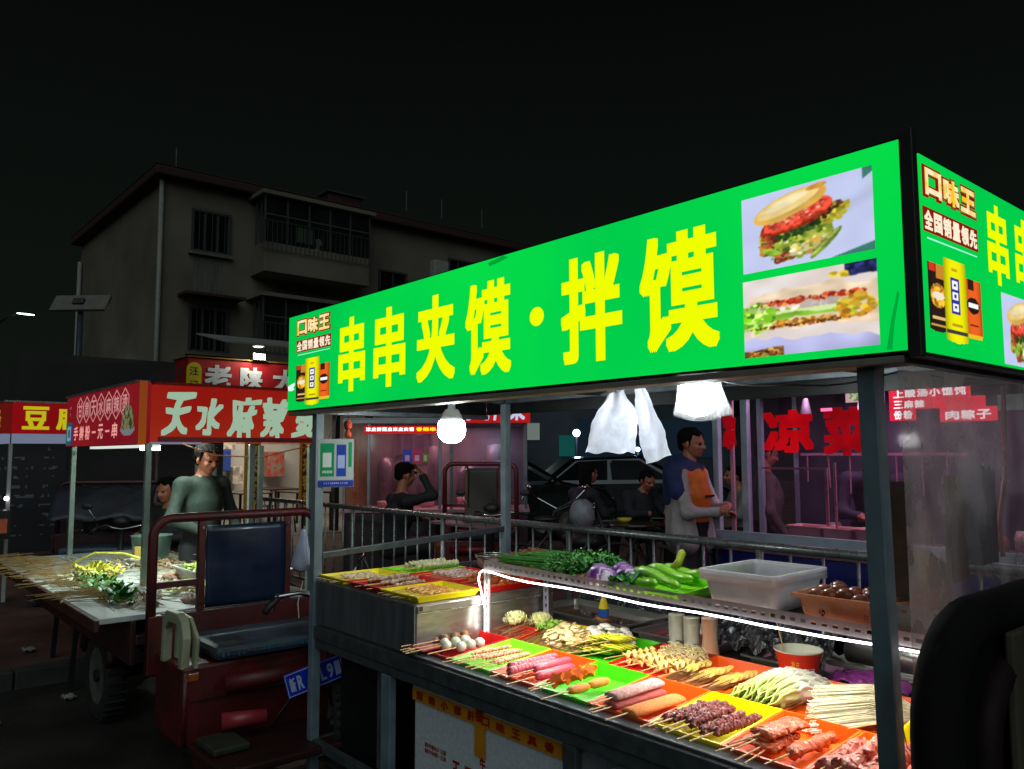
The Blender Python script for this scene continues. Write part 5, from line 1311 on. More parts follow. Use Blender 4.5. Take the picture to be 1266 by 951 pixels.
for k in range(4):
    t = sk_base('beaded_skewer', 'knobbly beaded bean curd skewer, %s on the light green tray' % ['first', 'second', 'third', 'fourth'][k], 1, 0, -.18, .1, group='beaded skewers on the light green tray')
    G().tube([(0, -.06 + .24 * i / 60, 0) for i in range(61)], [(.015 + .006 * sin(i * 1.25)) * (.5 if i in (0, 60) else 1) for i in range(61)], 10, amp=.08, seed=k).build('beads', bead, t, smooth=True)
    put(t, -2.94 + .052 * k, .62, 1.014 + .014 * (k % 2), -.03, first=True)
osm = mat('orange_sauced', '#cc8426', '#dda040', rough=.3, scale=30, bump=.2)
for k in range(6):
    t = meat('orange_sauced_skewer', 'thin orange sauced skewer in the near yellow tray, %s from the left' % ['first', 'second', 'third', 'fourth', 'fifth', 'sixth'][k], osm, n=16, r=.010, seed=100 + k, grp='orange sauced skewers on the steel box', y0=-.03, L=.17)
    put(t, -2.375 + .045 * k, .21 + .01 * (k % 3), 1.0, .0, first=True)
for k in range(5):
    t = meat('pale_fish_skewer', 'thin pale fish skewer at the far left of the steel box, %s from the post' % ['first', 'second', 'third', 'fourth', 'fifth'][k], mat('pale_fish', '#b7a27a', '#cdbb94', rough=.5, scale=30), n=16, r=.009, seed=110 + k, grp='pale fish skewers at the far left', y0=-.05, L=.18)
    put(t, -2.95 + .045 * k, .21, 1.002, .0, first=True)
omb = mat('orange_meatball', '#c9702a', '#b0561a', rough=.4, scale=40, bump=.15)
for k in range(7):
    t = balls(4, omb, .0195, 'orange meatball skewer, %s from the left on the steel box' % ['first', 'second', 'third', 'fourth', 'fifth', 'sixth', 'seventh'][k], 'orange meatball skewers on the steel box', gap=.042, y0=-.06)
    put(t, -2.385 + .041 * k, .63 + .01 * (k % 2), 1.012 + .016 * (k % 2), 0, first=True)

# ================================================================ on the rack
_before = set(bpy.data.objects)
ZR = 1.108
chv = mat('chives', '#3c8c28', '#286a1a', rough=.75, scale=20, spec=.15)
t = thing('chive_tray', 'olive yellow tray edge under the chive skewers at the left end of the rack', 'tray', (-2.15, .75, ZR)); G().box(-2.30, .62, ZR, -1.95, .95, ZR + .012).build('tray_body', mat('olive_tray', '#a08c18', '#8c7a12', rough=.4), t, bevel=.004)
t = thing('chive_skewers', 'flat bundle of green chives rolled on sticks at the left end of the rack', 'vegetable skewers', (-2.0, .75, ZR))
g = G(); R = random.Random(2)
for k in range(150):
    a = R.uniform(-1, 1); h = R.uniform(.014, .05); g.tube([(-2.20 + R.uniform(-.05, .1), .78 + .16 * a, ZR + h), (-1.85 + R.uniform(-.1, .12), .80 + .15 * a, ZR + h + .008)], .0022, 4, cap=False)
g.build('chive_stems', chv, t, kind='stuff')
for k in range(7):
    g = G(); x0 = -2.18 + .055 * k
    g.tube([(x0 + .02 * sin(q * 4), .64 + .04 * q, ZR + .02 + .012 * sin(q * 5 + k)) for q in [j / 8 for j in range(9)]], [.006 + .005 * abs(sin(j * 1.3)) for j in range(9)], 8, amp=.15, seed=k); g.build('rolled_chives', mat('rolled_chives', '#6a7a34', '#8f8c4c', rough=.6, scale=40, bump=.3), t, smooth=True)
g = G()
for k in range(14): g.tube([(-2.32 + .01 * (k % 3), .66 + .02 * k, ZR + .03 + .002 * k), (-2.05, .68 + .018 * k, ZR + .035)], .002, 5)
g.build('sticks', mat('red_brown_stick', '#8c5a3c'), t, kind='stuff')
t = thing('coriander_bunch', 'dark green heap of coriander in the middle left of the rack', 'herbs', (-1.7, .8, ZR))
clump(t, 'leaves', mat('coriander', '#235c1e', '#3f8a34', rough=.5, scale=30), 1500, -1.70, .78, ZR + .005, .40, .34, .085, lambda g, p, R: leaf(g, p, R, .013))
clump(t, 'leaves', mat('coriander_light', '#5fae4c', '#86c96c', rough=.5, scale=30), 160, -1.70, .76, ZR + .02, .38, .32, .085, lambda g, p, R: leaf(g, p, R, .011))
g = G(); R = random.Random(6)
for k in range(110): g.tube([(-1.86 + R.uniform(-.14, .12), .62 + R.uniform(0, .2), ZR + R.uniform(.008, .03)), (-1.74 + R.uniform(-.1, .1), .66 + R.uniform(0, .2), ZR + R.uniform(.01, .05))], .0015, 4, cap=False)
g.build('stems', chv, t, kind='stuff')
t = thing('brown_stick_bundle', 'short bundle of brown sticks between the coriander and the purple onions', 'skewers', (-1.6, .6, ZR)); stickfan(t, 50, -1.60, .2, .58, .76, ZR + .006, .03, 14)
onm = mat('purple_onion', '#7a3a92', '#c8a0d0', rough=.3, scale=9, sharp=.2, stretch=(1, 1, 3)); 
for k, (x, y, r) in enumerate(((-1.56, .63, .068), (-1.48, .70, .062), (-1.38, .88, .055), (-1.58, .78, .06))):
    t = thing('purple_onion', ['large cut purple onion nearest the brown sticks', 'cut purple onion beside the dark leaves', 'pale purple onion half at the back by the upright gherkin', 'purple onion behind the large cut one'][k], 'onion', (x, y, ZR), 'purple onions on the rack')
    for q in range(4): G().lathe([(.001, r * (.9 - .12 * q)), (r * (.5 - .05 * q), r * (.72 - .12 * q)), (r * (1 - .16 * q), r * .05), (r * (.8 - .16 * q), -r * .1)], (x + .012 * q, y - .004 * q, ZR + r * .28 + .002 * q), 18, (.3, -.5, 1)).build('onion_layer', onm if q % 2 == 0 else mat('onion_pale', '#cfb4d8', '#e6d8ea', rough=.3), t, smooth=True)
put_tray(-1.36, -.985, .545, .88, 'lime', 'bright green tray of long peppers on the rack beside the white boxes', z=ZR - .002, rot=-.1)
pep = mat('green_pepper', '#6ab41e', '#8ccb34', rough=.25, scale=8, coat=.4)
for k, (x0, y0, x1, y1, z, lab) in enumerate(((-1.38, .72, -1.05, .60, .05, 'long bright green pepper lying in front on the green tray'), (-1.36, .80, -1.08, .72, .055, 'long bright green pepper lying behind the front one'), (-1.34, .88, -1.10, .82, .055, 'rear bright green pepper on the green tray'), (-1.36, .64, -1.12, .56, .035, 'lowest green pepper at the tray edge'))):
    t = thing('green_pepper', lab, 'pepper', (x0, y0, ZR), 'green peppers on the rack')
    G().tube([(lerp(x0, x1, q), lerp(y0, y1, q) + .01 * sin(q * 3), ZR + z + .010 * sin(q * 5 + k)) for q in [j / 12 for j in range(13)]], [.004, .012, .018, .021, .022, .0215, .021, .020, .019, .018, .019, .017, .006], 12).build('pepper', pep, t, smooth=True)
t = thing('yellow_gherkin', 'yellow green gherkin standing up behind the peppers', 'gherkin', (-1.26, .86, ZR)); G().tube([(-1.27, .84, ZR + .05), (-1.245, .86, ZR + .085), (-1.235, .87, ZR + .125), (-1.235, .87, ZR + .135)], [.012, .017, .015, .004], 10, amp=.05).build('gherkin', mat('gherkin', '#a8b02c', '#8c9820', rough=.4, scale=40, bump=.3), t, smooth=True)
t = thing('dark_leaf_bunch', 'dark green leafy vegetable between the onions and the peppers', 'leaf vegetable', (-1.40, .62, ZR)); clump(t, 'leaves', mat('dark_leaf', '#1c5a1a', '#2f7a26', rough=.4, scale=20), 120, -1.385, .60, ZR + .01, .11, .12, .045, lambda g, p, R: leaf(g, p, R, .022))

# white stacked boxes
wpl = glass('milky_plastic', '#f4f6fa', dirt=.50, dirtcol='#ffffff', rough=.25, scale=2, lo=0, hi=.7, gloss=.08, through=.72)
def open_box(t, name, m, cx, cy, z, w, l, h, taper=.02, rim=.012, rot=0, wall=.003, rimh=.01):
    M_ = Euler((0, 0, rot)).to_matrix()
    def ring(a, b, zz, r=.02, n=4):
        o = []
        for sx, sy, a0 in ((1, 1, 0), (-1, 1, pi / 2), (-1, -1, pi), (1, -1, 3 * pi / 2)):
            for k in range(n): q = a0 + k * pi / 2 / (n - 1); v = M_ @ Vector((sx * (a - r) + r * cos(q), sy * (b - r) + r * sin(q), 0)); o.append((cx + v.x, cy + v.y, zz))
        return o
    R = [ring(w / 2 + rim, l / 2 + rim, z + h - rimh), ring(w / 2 + rim, l / 2 + rim, z + h), ring(w / 2, l / 2, z + h), ring(w / 2 - .004, l / 2 - .004, z + h - rimh), ring(w / 2 - taper, l / 2 - taper, z + .003)]
    g = G(); n = len(R[0]); g.add(sum(R, []), [(i * n + j, i * n + (j + 1) % n, (i + 1) * n + (j + 1) % n, (i + 1) * n + j) for i in range(len(R) - 1) for j in range(n)] + [tuple((len(R) - 1) * n + j for j in range(n))])
    return g.build(name, m, t, solid=wall)
t = thing('white_food_box', 'stack of large milky white plastic boxes on the rack', 'food box', (-.83, .74, ZR))
for k in range(3): open_box(t, 'nested_box', wpl, -.815, .73, ZR + .002 + k * .012, .27, .33, .10, rot=.02)
G().box(-.92, .62, ZR + .01, -.71, .84, ZR + .045).build('contents', mat('cream_contents', '#d8cdb8', '#cbbfa6', rough=.6), t, bevel=.01)
t = thing('egg_box', 'cloudy brown plastic box full of brown tea eggs at the right end of the rack', 'food box', (-.48, .68, ZR))
open_box(t, 'box_body', glass('brownish_plastic', '#f0dccc', dirt=.48, dirtcol='#e8c4a8', rough=.3, scale=4, lo=0, hi=.7, gloss=.08, through=.65), -.50, .665, ZR + .002, .24, .20, .088, rot=.02)
G().box(-.595, .59, ZR + .008, -.405, .74, ZR + .045).build('broth', mat('tea_broth', '#d8b078', rough=.2), t)
picture('logo_print', Face((-.62, .566, ZR + .0), (1, .02, 0), (0, .12, 1)), .075, .025, .10, .055, 14, 14, lambda U, V: np.where((((U - .5) ** 2 + (V - .5) ** 2 < .2) & (nz(U, V, 7, 3) > .42))[..., None], hx('#241a16'), np.nan), printdull, t, lift=.004)
FB = Face((-.62, .566, ZR), (1, .02, 0), (0, .12, 1)); letters('lettering', FB, '只', .215, .03, .23, .05, mat('ink', '#3a2a20'), t, bold=0, lift=.004)
eglab = ['at the near left corner of the box', 'second from the left along the near side', 'third from the left along the near side', 'at the near right corner by the post', 'at the left end of the middle row', 'second in the middle row', 'third in the middle row', 'at the right end of the middle row', 'at the far left of the box', 'in the middle of the far row', 'at the far right of the box']
egm = mat('tea_egg', '#7c4228', '#a0603e', rough=.22, scale=9, coat=.5)
eg = [(-.575, .61), (-.525, .60), (-.475, .605), (-.425, .60), (-.58, .665), (-.53, .665), (-.475, .67), (-.42, .665), (-.56, .72), (-.505, .725), (-.45, .72)]
for k, (x, y) in enumerate(eg):
    t = thing('brown_egg', 'shiny brown tea egg ' + eglab[k], 'egg', (x, y, ZR + .06), 'brown tea eggs in the box')
    G().ball((x, y, ZR + .084 + .006 * (k % 3)), (.029, .022, .021), 16, 12).build('egg', egm, t, smooth=True)
for o in [o for o in bpy.data.objects if o not in _before and o.parent is None]:
    c = ORG[o] if ORG[o].length > 0 else o.location
    left = -.09 if (o['category'] in ('herbs', 'pepper', 'gherkin') or (o['category'] == 'tray' and c.x > -1.5)) else (-.035 if o['category'] == 'food box' and c.x < -.7 else 0)
    o.location = o.location + Vector((.041 - .05 * c.x + left, -.125, .000 - .008 * (c.x + 2)))
t = thing('wire_basket', 'small round wire strainer hanging off the left end of the rack', 'strainer', (-2.45, .75, 1.06))
for z, r in ((1.10, .085), (1.09, .083), (1.06, .075)): G().tube([(-2.47 + r * cos(a), .78 + r * sin(a), z) for a in [k * pi / 12 for k in range(25)]], .003, 5).build('ring', steel, t, smooth=True)
G().lathe([(.08, 1.09), (.074, 1.05), (.05, 1.03), (.001, 1.025)], (-2.47, .78, 0), 20).build('mesh_bowl', glass('wire_mesh_bowl', '#777777', dirt=.3, dirtcol='#777770', rough=.3, scale=80), t, smooth=True)
# ================================================================ red stall 天水麻辣烫 and its tricycle
redl = emit('red_sign_glow', '#a81a12', .55)
def lit_red(name, a, b, k): return emit(name, a, k, b, 1.1)
rst = thing('red_stall', 'red canopy stall with pale green brush lettering over the loaded tricycle', 'stall', (-5.9, .5, 0))
PX, PY = -4.88, -.19
sred = lit_red('red_sign_face', '#b23420', '#a01410', .68); sred2 = lit_red('maroon_sign_face', '#8a1826', '#a02028', .62)
G().box(-4.98, -.199, 1.71, -4.90, 1.03, 2.10).build('right_sign', sred, rst, bevel=.004)
rf = G().box(-7.06, -.27, 1.70, -4.936, -.20, 2.115).build('left_sign', sred2, rst, bevel=.004)
trim = mat('sign_trim_pale', '#8c8f8c', '#7a7d7a', rough=.4, metal=.5); otr = lit_red('orange_trim', '#a8551c', '#96481c', .6)
G().box(-4.935, -.278, 1.69, -4.900, -.235, 2.12).build('corner_post_cover', otr, rst, bevel=.004)
G().box(-7.08, -.285, 2.118, -5.0, -.19, 2.135).build('top_trim', trim, rst); G().box(-4.99, -.17, 2.102, -4.89, 1.04, 2.12).build('top_trim', mat('red_trim', '#8a1a12'), rst)
G().box(-4.905, -.16, 1.712, -4.889, 1.03, 1.745).build('lower_fold', mat('dark_red_fold', '#7c1410', '#6a100c', rough=.5), rst)
FT = Face((-4.899, 0, 0), (0, 1, 0), (0, 0, 1))
pg_ = emit('pale_green_letters', '#a9c9ac', .8)
def brush(b0):
    def w(q, r, a, b): return a + .018 * sin(r * 5 + q * 3), b + .012 * sin(q * 6 + 1) + .02 * (q - .5)
    return w
for c, a, b, z0, z1 in (('天', -.125, .06, 1.748, 2.05), ('水', .09, .285, 1.762, 2.03), ('麻', .33, .54, 1.745, 2.05), ('辣', .57, .77, 1.745, 2.045), ('烫', .82, 1.03, 1.745, 2.04)):
    g = G(); put_char(g, FT, c, a, z0, b, z1, .010, .002, .18, brush(0)); g.build('lettering', pg_, rst)
FL = Face((0, -.272, 0), (1, 0, 0), (0, 0, 1))
pk_ = emit('pale_pink_letters', '#e09a98', .75)
n = 7
for k, c in enumerate('甘肃天水麻辣烫'):
    a = -6.68 + k * .215; g = G(); put_char(g, FL, c, a + .04, 1.93, a + .175, 2.055, .003, .002); g.build('lettering', pk_, rst)
    g = G(); hexp = [(a + .105, 2.095), (a + .20, 2.04), (a + .20, 1.94), (a + .105, 1.885), (a + .01, 1.94), (a + .01, 2.04)]
    for q in range(6):
        p, r = hexp[q], hexp[(q + 1) % 6]; g.bar(tuple(FL.p(p[0], p[1], .002)), tuple(FL.p(r[0], r[1], .002)), .008, .002, (0, 1, 0))
    g.build('hexagon_outline', pk_, rst)
letters('lettering', FL, '手擀粉一元一串', -6.78, 1.745, -5.42, 1.86, emit('pink_letters2', '#f0a09a', .9), rst, bold=.004, slant=.1, gap=.25, lift=.004)
picture('skewer_photo', FL, -5.38, 1.74, -5.02, 2.06, 30, 34, lambda U, V: np.where((ell(U, V, .5, .35, .42, .4) & (V > .2))[..., None], np.where((nz(U, V, 16, 6) > .5)[..., None], hx('#8a8a5c'), hx('#3a4a2c')), np.where((ell(U, V, .5, .2, .5, .16))[..., None], hx('#8a8f98'), np.nan)), printed('dim_backlit_print', .6), rst, lift=.003)
picture('badge_print', FL, -7.04, 1.71, -6.80, 1.90, 14, 14, lambda U, V: np.where(((abs(U - .45) < .28) & (abs(V - .5) < .3) & ((abs(U - .45) > .16) | (abs(V - .5) > .18)))[..., None], hx('#8fb8c0'), np.where((U > .75)[..., None], hx('#3a3a8c'), hx('#1c6a70'))), printed('dim_backlit_print', .6), rst, lift=.003)
picture('badge_print', FL, -7.0, 1.95, -6.82, 2.08, 12, 12, lambda U, V: np.where(((abs(U - .5) < .25) & (nz(U, V, 8, 3) > .5))[..., None], hx('#b86a60'), np.nan), printed('dim_backlit_print', .6), rst, lift=.003)
gp = mat('stall_post', '#7d8c84', '#6a786f', rough=.4, metal=.4)
for x, y, z0 in ((PX - .05, PY - .02, .76), (-6.98, -.22, .76), (-4.97, 1.0, .1), (-6.98, 1.0, .1), (-5.9, 1.0, .1), (-4.95, .52, .76)):
    G().box(x - .02, y - .02, z0, x + .02, y + .02, 1.70).build('post', gp, rst, bevel=.003)
G().box(-7.0, -.18, 2.0, -5.0, 1.02, 2.02).build('canopy_sheet', mat('canopy_sheet', '#8a8f8c', '#767b78', rough=.6), rst)
G().box(-6.7, -.16, 1.675, -5.05, -.10, 1.695).build('lamp_strip', emit('pale_strip_glow', '#e8f0e6', .9), rst)
lp = G().box(-5.26, -.17, 1.655, -5.06, -.09, 1.69).build('stall_lamp', emit('stall_lamp_glow', '#f4fff8', 16), rst, bevel=.005)
lamp('AREA', (-5.16, -.13, 1.64), 16, '#eefff4', (.3, .12), 'stall_light', parent=rst)
lamp('POINT', (-5.6, .3, 1.85), 26, '#eefff4', .08, 'stall_light', parent=rst)
G().tube([(-4.96, .02, 1.70), (-4.97, .25, 1.62), (-4.97, .6, 1.60), (-4.97, .85, 1.66), (-4.97, 1.02, 1.69)], .005, 5).build('string_of_lights', mat('orange_cord', '#b8602c', '#d8a04c', rough=.4, scale=60), rst, smooth=True)

tred = mat('tricycle_red', '#560f0d', '#3a1410', rough=.5, scale=5, bump=.2, bscale=30, sharp=.3)
tredd = mat('tricycle_red_dark', '#36110e', '#261410', rough=.5, scale=3)
rub = mat('rubber', '#14130f', '#1e1c16', rough=.85, scale=20, bump=.3)
rimm = mat('wheel_rim', '#7c7a70', '#5f5d52', rough=.45, metal=.5)
blackm = mat('black_metal', '#151515', '#1e1e1e', rough=.5)
chro = mat('chrome_bar', '#b8b8b4', rough=.18, metal=1)
def wheel(t, c, r=.27, w=.11, axis=(0, 1, 0), name='wheel'):
    pr = [(r * .62, -w * .42), (r * .80, -w * .5), (r * .95, -w * .46), (r, -w * .25), (r, w * .25), (r * .95, w * .46), (r * .80, w * .5), (r * .62, w * .42)]
    wh = G().lathe(pr + [pr[0]], c, 28, axis).build(name, rub, t, smooth=True)
    G().lathe([(r * .12, -w * .30), (r * .3, -w * .34), (r * .5, -w * .25), (r * .60, -w * .42), (r * .64, -w * .40), (r * .64, w * .40), (r * .60, w * .42), (r * .5, w * .25), (r * .3, w * .34), (r * .12, w * .30)], c, 28, axis).build('rim', rimm, wh, smooth=True)
    ax = Vector(axis).normalized(); cc = Vector(c); G().cyl(cc - ax * w * .5, cc + ax * w * .5, r * .13, n=12).build('hub', blackm, wh)
    x, y, z = frame_of(axis); g = G()
    for k in range(30):
        a = k * pi / 15
        g.obox(cc + (x * cos(a) + y * sin(a)) * r, (.016, w * .9, .012), (0, -a if axis[1] else 0, 0)) if abs(axis[1]) > .9 else None
    if g.v: g.build('tread_blocks', rub, wh)
    return wh
def tricycle(t, mirrors=True, arch_top=1.275, w0=-.50, w1=.46, seat_x=.0, panel=True, col=None, bed=True, bedlen=2.6, cover=None):
    """cargo tricycle, cab frame in the plane x=0, facing +x; local coordinates"""
    c1 = col or tred
    def arch_pts(x, y0, y1, z0, z1, r, n=6):
        p = [(x, y0, z0)]; p += [(x, y0 + r - r * cos(a), z1 - r + r * sin(a)) for a in [k * pi / 2 / n for k in range(n + 1)]]
        p += [(x, y1 - r + r * sin(a), z1 - r + r * cos(a)) for a in [k * pi / 2 / n for k in range(n + 1)]]; p.append((x, y1, z0)); return p
    G().tube(arch_pts(0, w0, w1, .45, arch_top, .10 if arch_top < 1.4 else .22), .026, 10).build('cab_frame', c1, t, smooth=True)
    for y in (w0 + .26, w1 - .19) if panel else (w0 + .3, w1 - .3): G().box(-.018, y - .02, .45, .018, y + .02, arch_top - .024).build('frame_upright', c1, t, bevel=.004)
    G().box(-.016, w0 + .02, .90, .016, w0 + .24, .935).build('frame_rail', c1, t, bevel=.003)
    G().box(-.016, w1 - .17, .95, .016, w1 - .02, .98).build('frame_rail', c1, t, bevel=.003)
    G().box(-.03, w0 - .02, .45, .03, w1 + .02, .76).build('front_board', c1, t, bevel=.006)
    if panel:
        g = G(); g.grid(lambda a, b: (.024 + .006 * sin(a * 3) + .004 * sin(b * 7 + a * 4), w0 + .28 + (w1 - .21 - w0 - .28) * a, .775 + (arch_top - .05 - .775) * b), 12, 12)
        g.build('backrest_sheet', cover or mat('navy_tarp', '#10243c', '#0c1b30', rough=.35, scale=4, bump=.15, coat=.2), t, smooth=True, solid=.012)
    # seat box, cushion
    G().box(.04, w0 + .02, .18, .46, w1 + .02, .575).build('seat_box', c1, t, bevel=.02)
    g = G(); g.box(.035, w0 + .17, .58, .50, w1 + .01, .655); g.build('seat_cushion', mat('worn_blue_vinyl', '#232b30', '#3a4a52', rough=.55, scale=4, bump=.15, sharp=.2), t, bevel=.03)
    G().tube([(.47, w0 + .03, .20), (.47, w0 + .03, .55)], .012, 8).build('seat_edge', c1, t, smooth=True)
    # floor, fender blocks
    G().box(.46, w0 + .05, .16, .92, w1 - .05, .20).build('foot_floor', tredd, t, bevel=.01)
    G().tube([(.50, w0 + .22, .47), (.56, w0 + .40, .485), (.62, w0 + .62, .50)], [.045, .042, .04], 12).build('fuel_pipe', c1, t, smooth=True)
    G().tube([(.52, w0 + .20, .295), (.60, w0 + .40, .30)], [.042, .036], 12).build('foot_peg', mat('pinkish_red', '#9c3038', '#86242c', rough=.35), t, smooth=True)
    G().box(.50, w0 + .08, .205, .74, w0 + .26, .24).build('foot_plate', mat('olive_plate', '#33362a', '#26281f', rough=.6), t, bevel=.01)
    G().tube([(.50, w0 + .1, .16), (.60, w0 + .2, .10), (.66, w0 + .4, .12)], [.06, .07, .05], 12).build('front_fender', c1, t, smooth=True)
    for y in (w0 + .26, w1 - .19):
        for z in (.80, arch_top - .06): G().cyl((.018, y, z), (.026, y, z), .008, n=6).build('bolt', chro, t)
    G().box(.462, w0 + .06, .40, .468, w1 - .04, .405).build('panel_seam', blackm, t); G().box(.035, w0 + .04, .764, .040, w1 - .02, .77).build('panel_seam', blackm, t)
    G().tube([(.55, w0 + .95, .80), (.47, w0 + .93, .60), (.50, w0 + .80, .42), (.47, w0 + .60, .33), (.50, w0 + .45, .20)], .006, 6).build('brake_cable', blackm, t, smooth=True)
    G().tube([(.04, w1 - .10, .86), (.06, w1 - .14, .74), (.12, w1 - .16, .66)], .003, 5).build('pale_wire', mat('pale_cable2', '#a8a498', rough=.5), t)
    G().box(.44, w0 + .03, .50, .467, w0 + .10, .54).build('reflector', mat('amber_reflector', '#8a4a14', rough=.2), t, bevel=.004)
    g = G(); R_ = random.Random(3)
    for k in range(26):
        y = w0 + .2 + .7 * k / 26; g.box(.5005, y, .600 + .012 * R_.random(), .502, y + .014, .612 + .02 * R_.random())
    g.build('worn_seat_print', mat('faded_blue_print', '#2c5a7c', '#24465e', rough=.6), t)
    # handlebar and steering column
    yc = (w0 + w1) / 2 + .27
    G().cyl((.66, yc, .30), (.56, yc, .86), .025).build('steering_column', blackm, t, smooth=True)
    G().tube([(.52, yc - .30, .80), (.50, yc - .27, .87), (.55, yc - .16, .885), (.58, yc - .08, .86), (.585, yc, .85), (.58, yc + .08, .86), (.55, yc + .2, .885), (.50, yc + .33, .87)], .012, 8).build('handlebar', chro, t, smooth=True)
    for sy in (-.30, .36): G().cyl((.52, yc + sy - .04, .87 if sy > 0 else .80), (.50, yc + sy + .05, .872), .018).build('grip', blackm, t, smooth=True)
    G().ball((.60, yc, .93), (.07, .09, .06), 14, 10).build('headlight_pod', blackm, t, smooth=True)
    for sy in (-.25, .25) if mirrors else (): G().tube([(.56, yc + sy, .88), (.56, yc + sy * 1.2, 1.0), (.57, yc + sy * 1.35, 1.06)], .006, 6).build('mirror_stalk', chro, t, smooth=True)
    for sy in (-.25, .25) if mirrors else (): G().ball((.57, yc + sy * 1.4, 1.09), (.012, .055, .035), 12, 8).build('mirror', blackm, t, smooth=True)
    wheel(t, (.70, yc, .22), .22, .09, (.35, .94, 0), 'front_wheel')
    if bed:
        G().box(-bedlen, w0 - .06, .60, -.05, w1 + .04, .66).build('cargo_bed', tredd, t, bevel=.01)
        for y in (w0 - .07, w1 + .05): G().box(-bedlen, y - .015, .50, -.05, y + .015, .735).build('side_board', tredd, t, bevel=.006)
        G().box(-bedlen - .015, w0 - .08, .50, -bedlen + .015, w1 + .06, .72).build('tail_board', tredd, t, bevel=.006)
        for y in (w0 + .12, w1 - .12): G().bar((-bedlen + .1, y, .56), (.05, y, .50), .05, .07).build('chassis_rail', blackm, t)
        for y in (w0 + .02, w1 - .02): wheel(t, (-.92, y, .27), .27, .12, (0, 1, 0), 'rear_wheel')
        G().cyl((-.92, w0, .27), (-.92, w1, .27), .035).build('axle', blackm, t)
        G().tube([(-.92 + .34 * cos(a), w0 - .03, .27 + .33 * sin(a)) for a in [k * pi / 8 for k in range(1, 8)]], .03, 6, flat=2).build('mudguard', tredd, t, smooth=True)
        for x in (-bedlen + .3, -bedlen + .9): G().bar((x, w0, .02), (x + .05, w0 + .02, .55), .03).build('prop_leg', blackm, t)
    return t
tk = thing_local('cargo_tricycle', 'dark red cargo tricycle with a navy backrest sheet parked left of the green cart', 'tricycle', (-3.8, 0, 0), 0, 'red cargo tricycles')
tricycle(tk, mirrors=False)
arm = thing('plastic_chair_arm', 'chipped cream plastic chair armrest fixed at the left end of the tricycle seat', 'armrest', (-3.55, -.46, .55))
crmp = mat('cream_plastic', '#9a9c80', '#85876c', rough=.55, scale=9)
G().prism([(-.0, 0), (.045, 0), (.05, .17), (.09, .21), (.20, .21), (.235, .16), (.24, 0), (.285, 0), (.285, .03), (.30, .15), (.27, .235), (.20, .265), (.06, .265), (.01, .22)], -.045, (-3.62, -.50, .56), (.96, .05, 0), (0, 0, 1)).build('arm_shell', crmp, arm, bevel=.006)
G().prism([(-.0, 0), (.045, 0), (.05, .17), (.09, .21), (.235, .16), (.24, 0), (.285, 0), (.285, .03), (.30, .15), (.20, .24), (.06, .25), (.01, .22)], -.02, (-3.60, -.44, .56), (.96, .05, 0), (0, 0, 1)).build('inner_shell', crmp, arm, bevel=.004)
lpz = thing('number_plate', 'tilted blue number plate with white characters wired to the tricycle beside the cart post', 'number plate', (-3.12, .1, .45))
FP = Face((-3.10, -.03, .39), Vector((0.25, 1, .28)), (0, -.28, 1)); FP.v = (FP.v - FP.u * FP.v.dot(FP.u)).normalized(); FP.n = FP.u.cross(FP.v)
lbox(FP, 0, 0, -.004, .30, .125, 0).build('plate', mat('plate_blue', '#1a36c0', '#142ca8', rough=.35), lpz, bevel=.004)
g = G()
for a0, b0, a1, b1 in ((.004, .004, .296, .008), (.004, .117, .296, .121), (.004, .008, .008, .117), (.292, .008, .296, .117)): g.box(a0, b0, .0005, a1, b1, .0015)
g.v = [tuple(FP.p(*p)) for p in g.v]; g.build('plate_border', mat('plate_white', '#a9b4e0', rough=.4), lpz)
letters('lettering', FP, '新R CL91', .015, .025, .29, .10, mat('plate_white', '#a9b4e0'), lpz, bold=.0022, lift=.003, gap=.25)
# long table top over the bed, loaded
dt = thing('display_board', 'long pale board on the tricycle bed covered with skewers and greens', 'table', (-5.2, -.3, .74))
G().box(-7.1, -.74, .735, -3.86, .50, .765).build('board', mat('pale_board', '#b8c0bc', '#a2aaa6', rough=.5, scale=3), dt, bevel=.004)
G().box(-7.12, -.765, .70, -3.85, -.742, .762).build('board_edge', mat('red_brown_edge', '#4a2418', '#38190f', rough=.6), dt, bevel=.004)
lv = thing('green_leaf_bunch', 'leafy green bunches along the near edge of the tricycle board', 'vegetable', (-4.5, -.5, .77))
clump(lv, 'leaves', mat('leafy_green', '#2f6a24', '#4c8a34', rough=.5, scale=30), 260, -4.95, -.48, .765, .9, .22, .05, lambda g, p, R: leaf(g, p, R, .03))
clump(lv, 'leaves', mat('dark_leaf', '#1c5a1a'), 120, -4.35, -.52, .765, .34, .16, .09, lambda g, p, R: leaf(g, p, R, .035))
yv = thing('yellow_vegetable_heap', 'yellow green curly vegetables in the middle of the tricycle board', 'vegetable', (-5.6, -.3, .77))
ylw = mat('yellow_green_veg', '#b8b82c', '#d8d860', rough=.5, scale=20)
clump(yv, 'curls', ylw, 90, -5.55, -.35, .77, .5, .3, .07, lambda g, p, R: leaf(g, p, R, .035))
G().tube([(-5.95, -.45, .78), (-5.9, -.4, .84), (-5.8, -.3, .90), (-5.6, -.15, .90), (-5.4, 0, .84)], .009, 6).build('stem', ylw, yv, smooth=True)
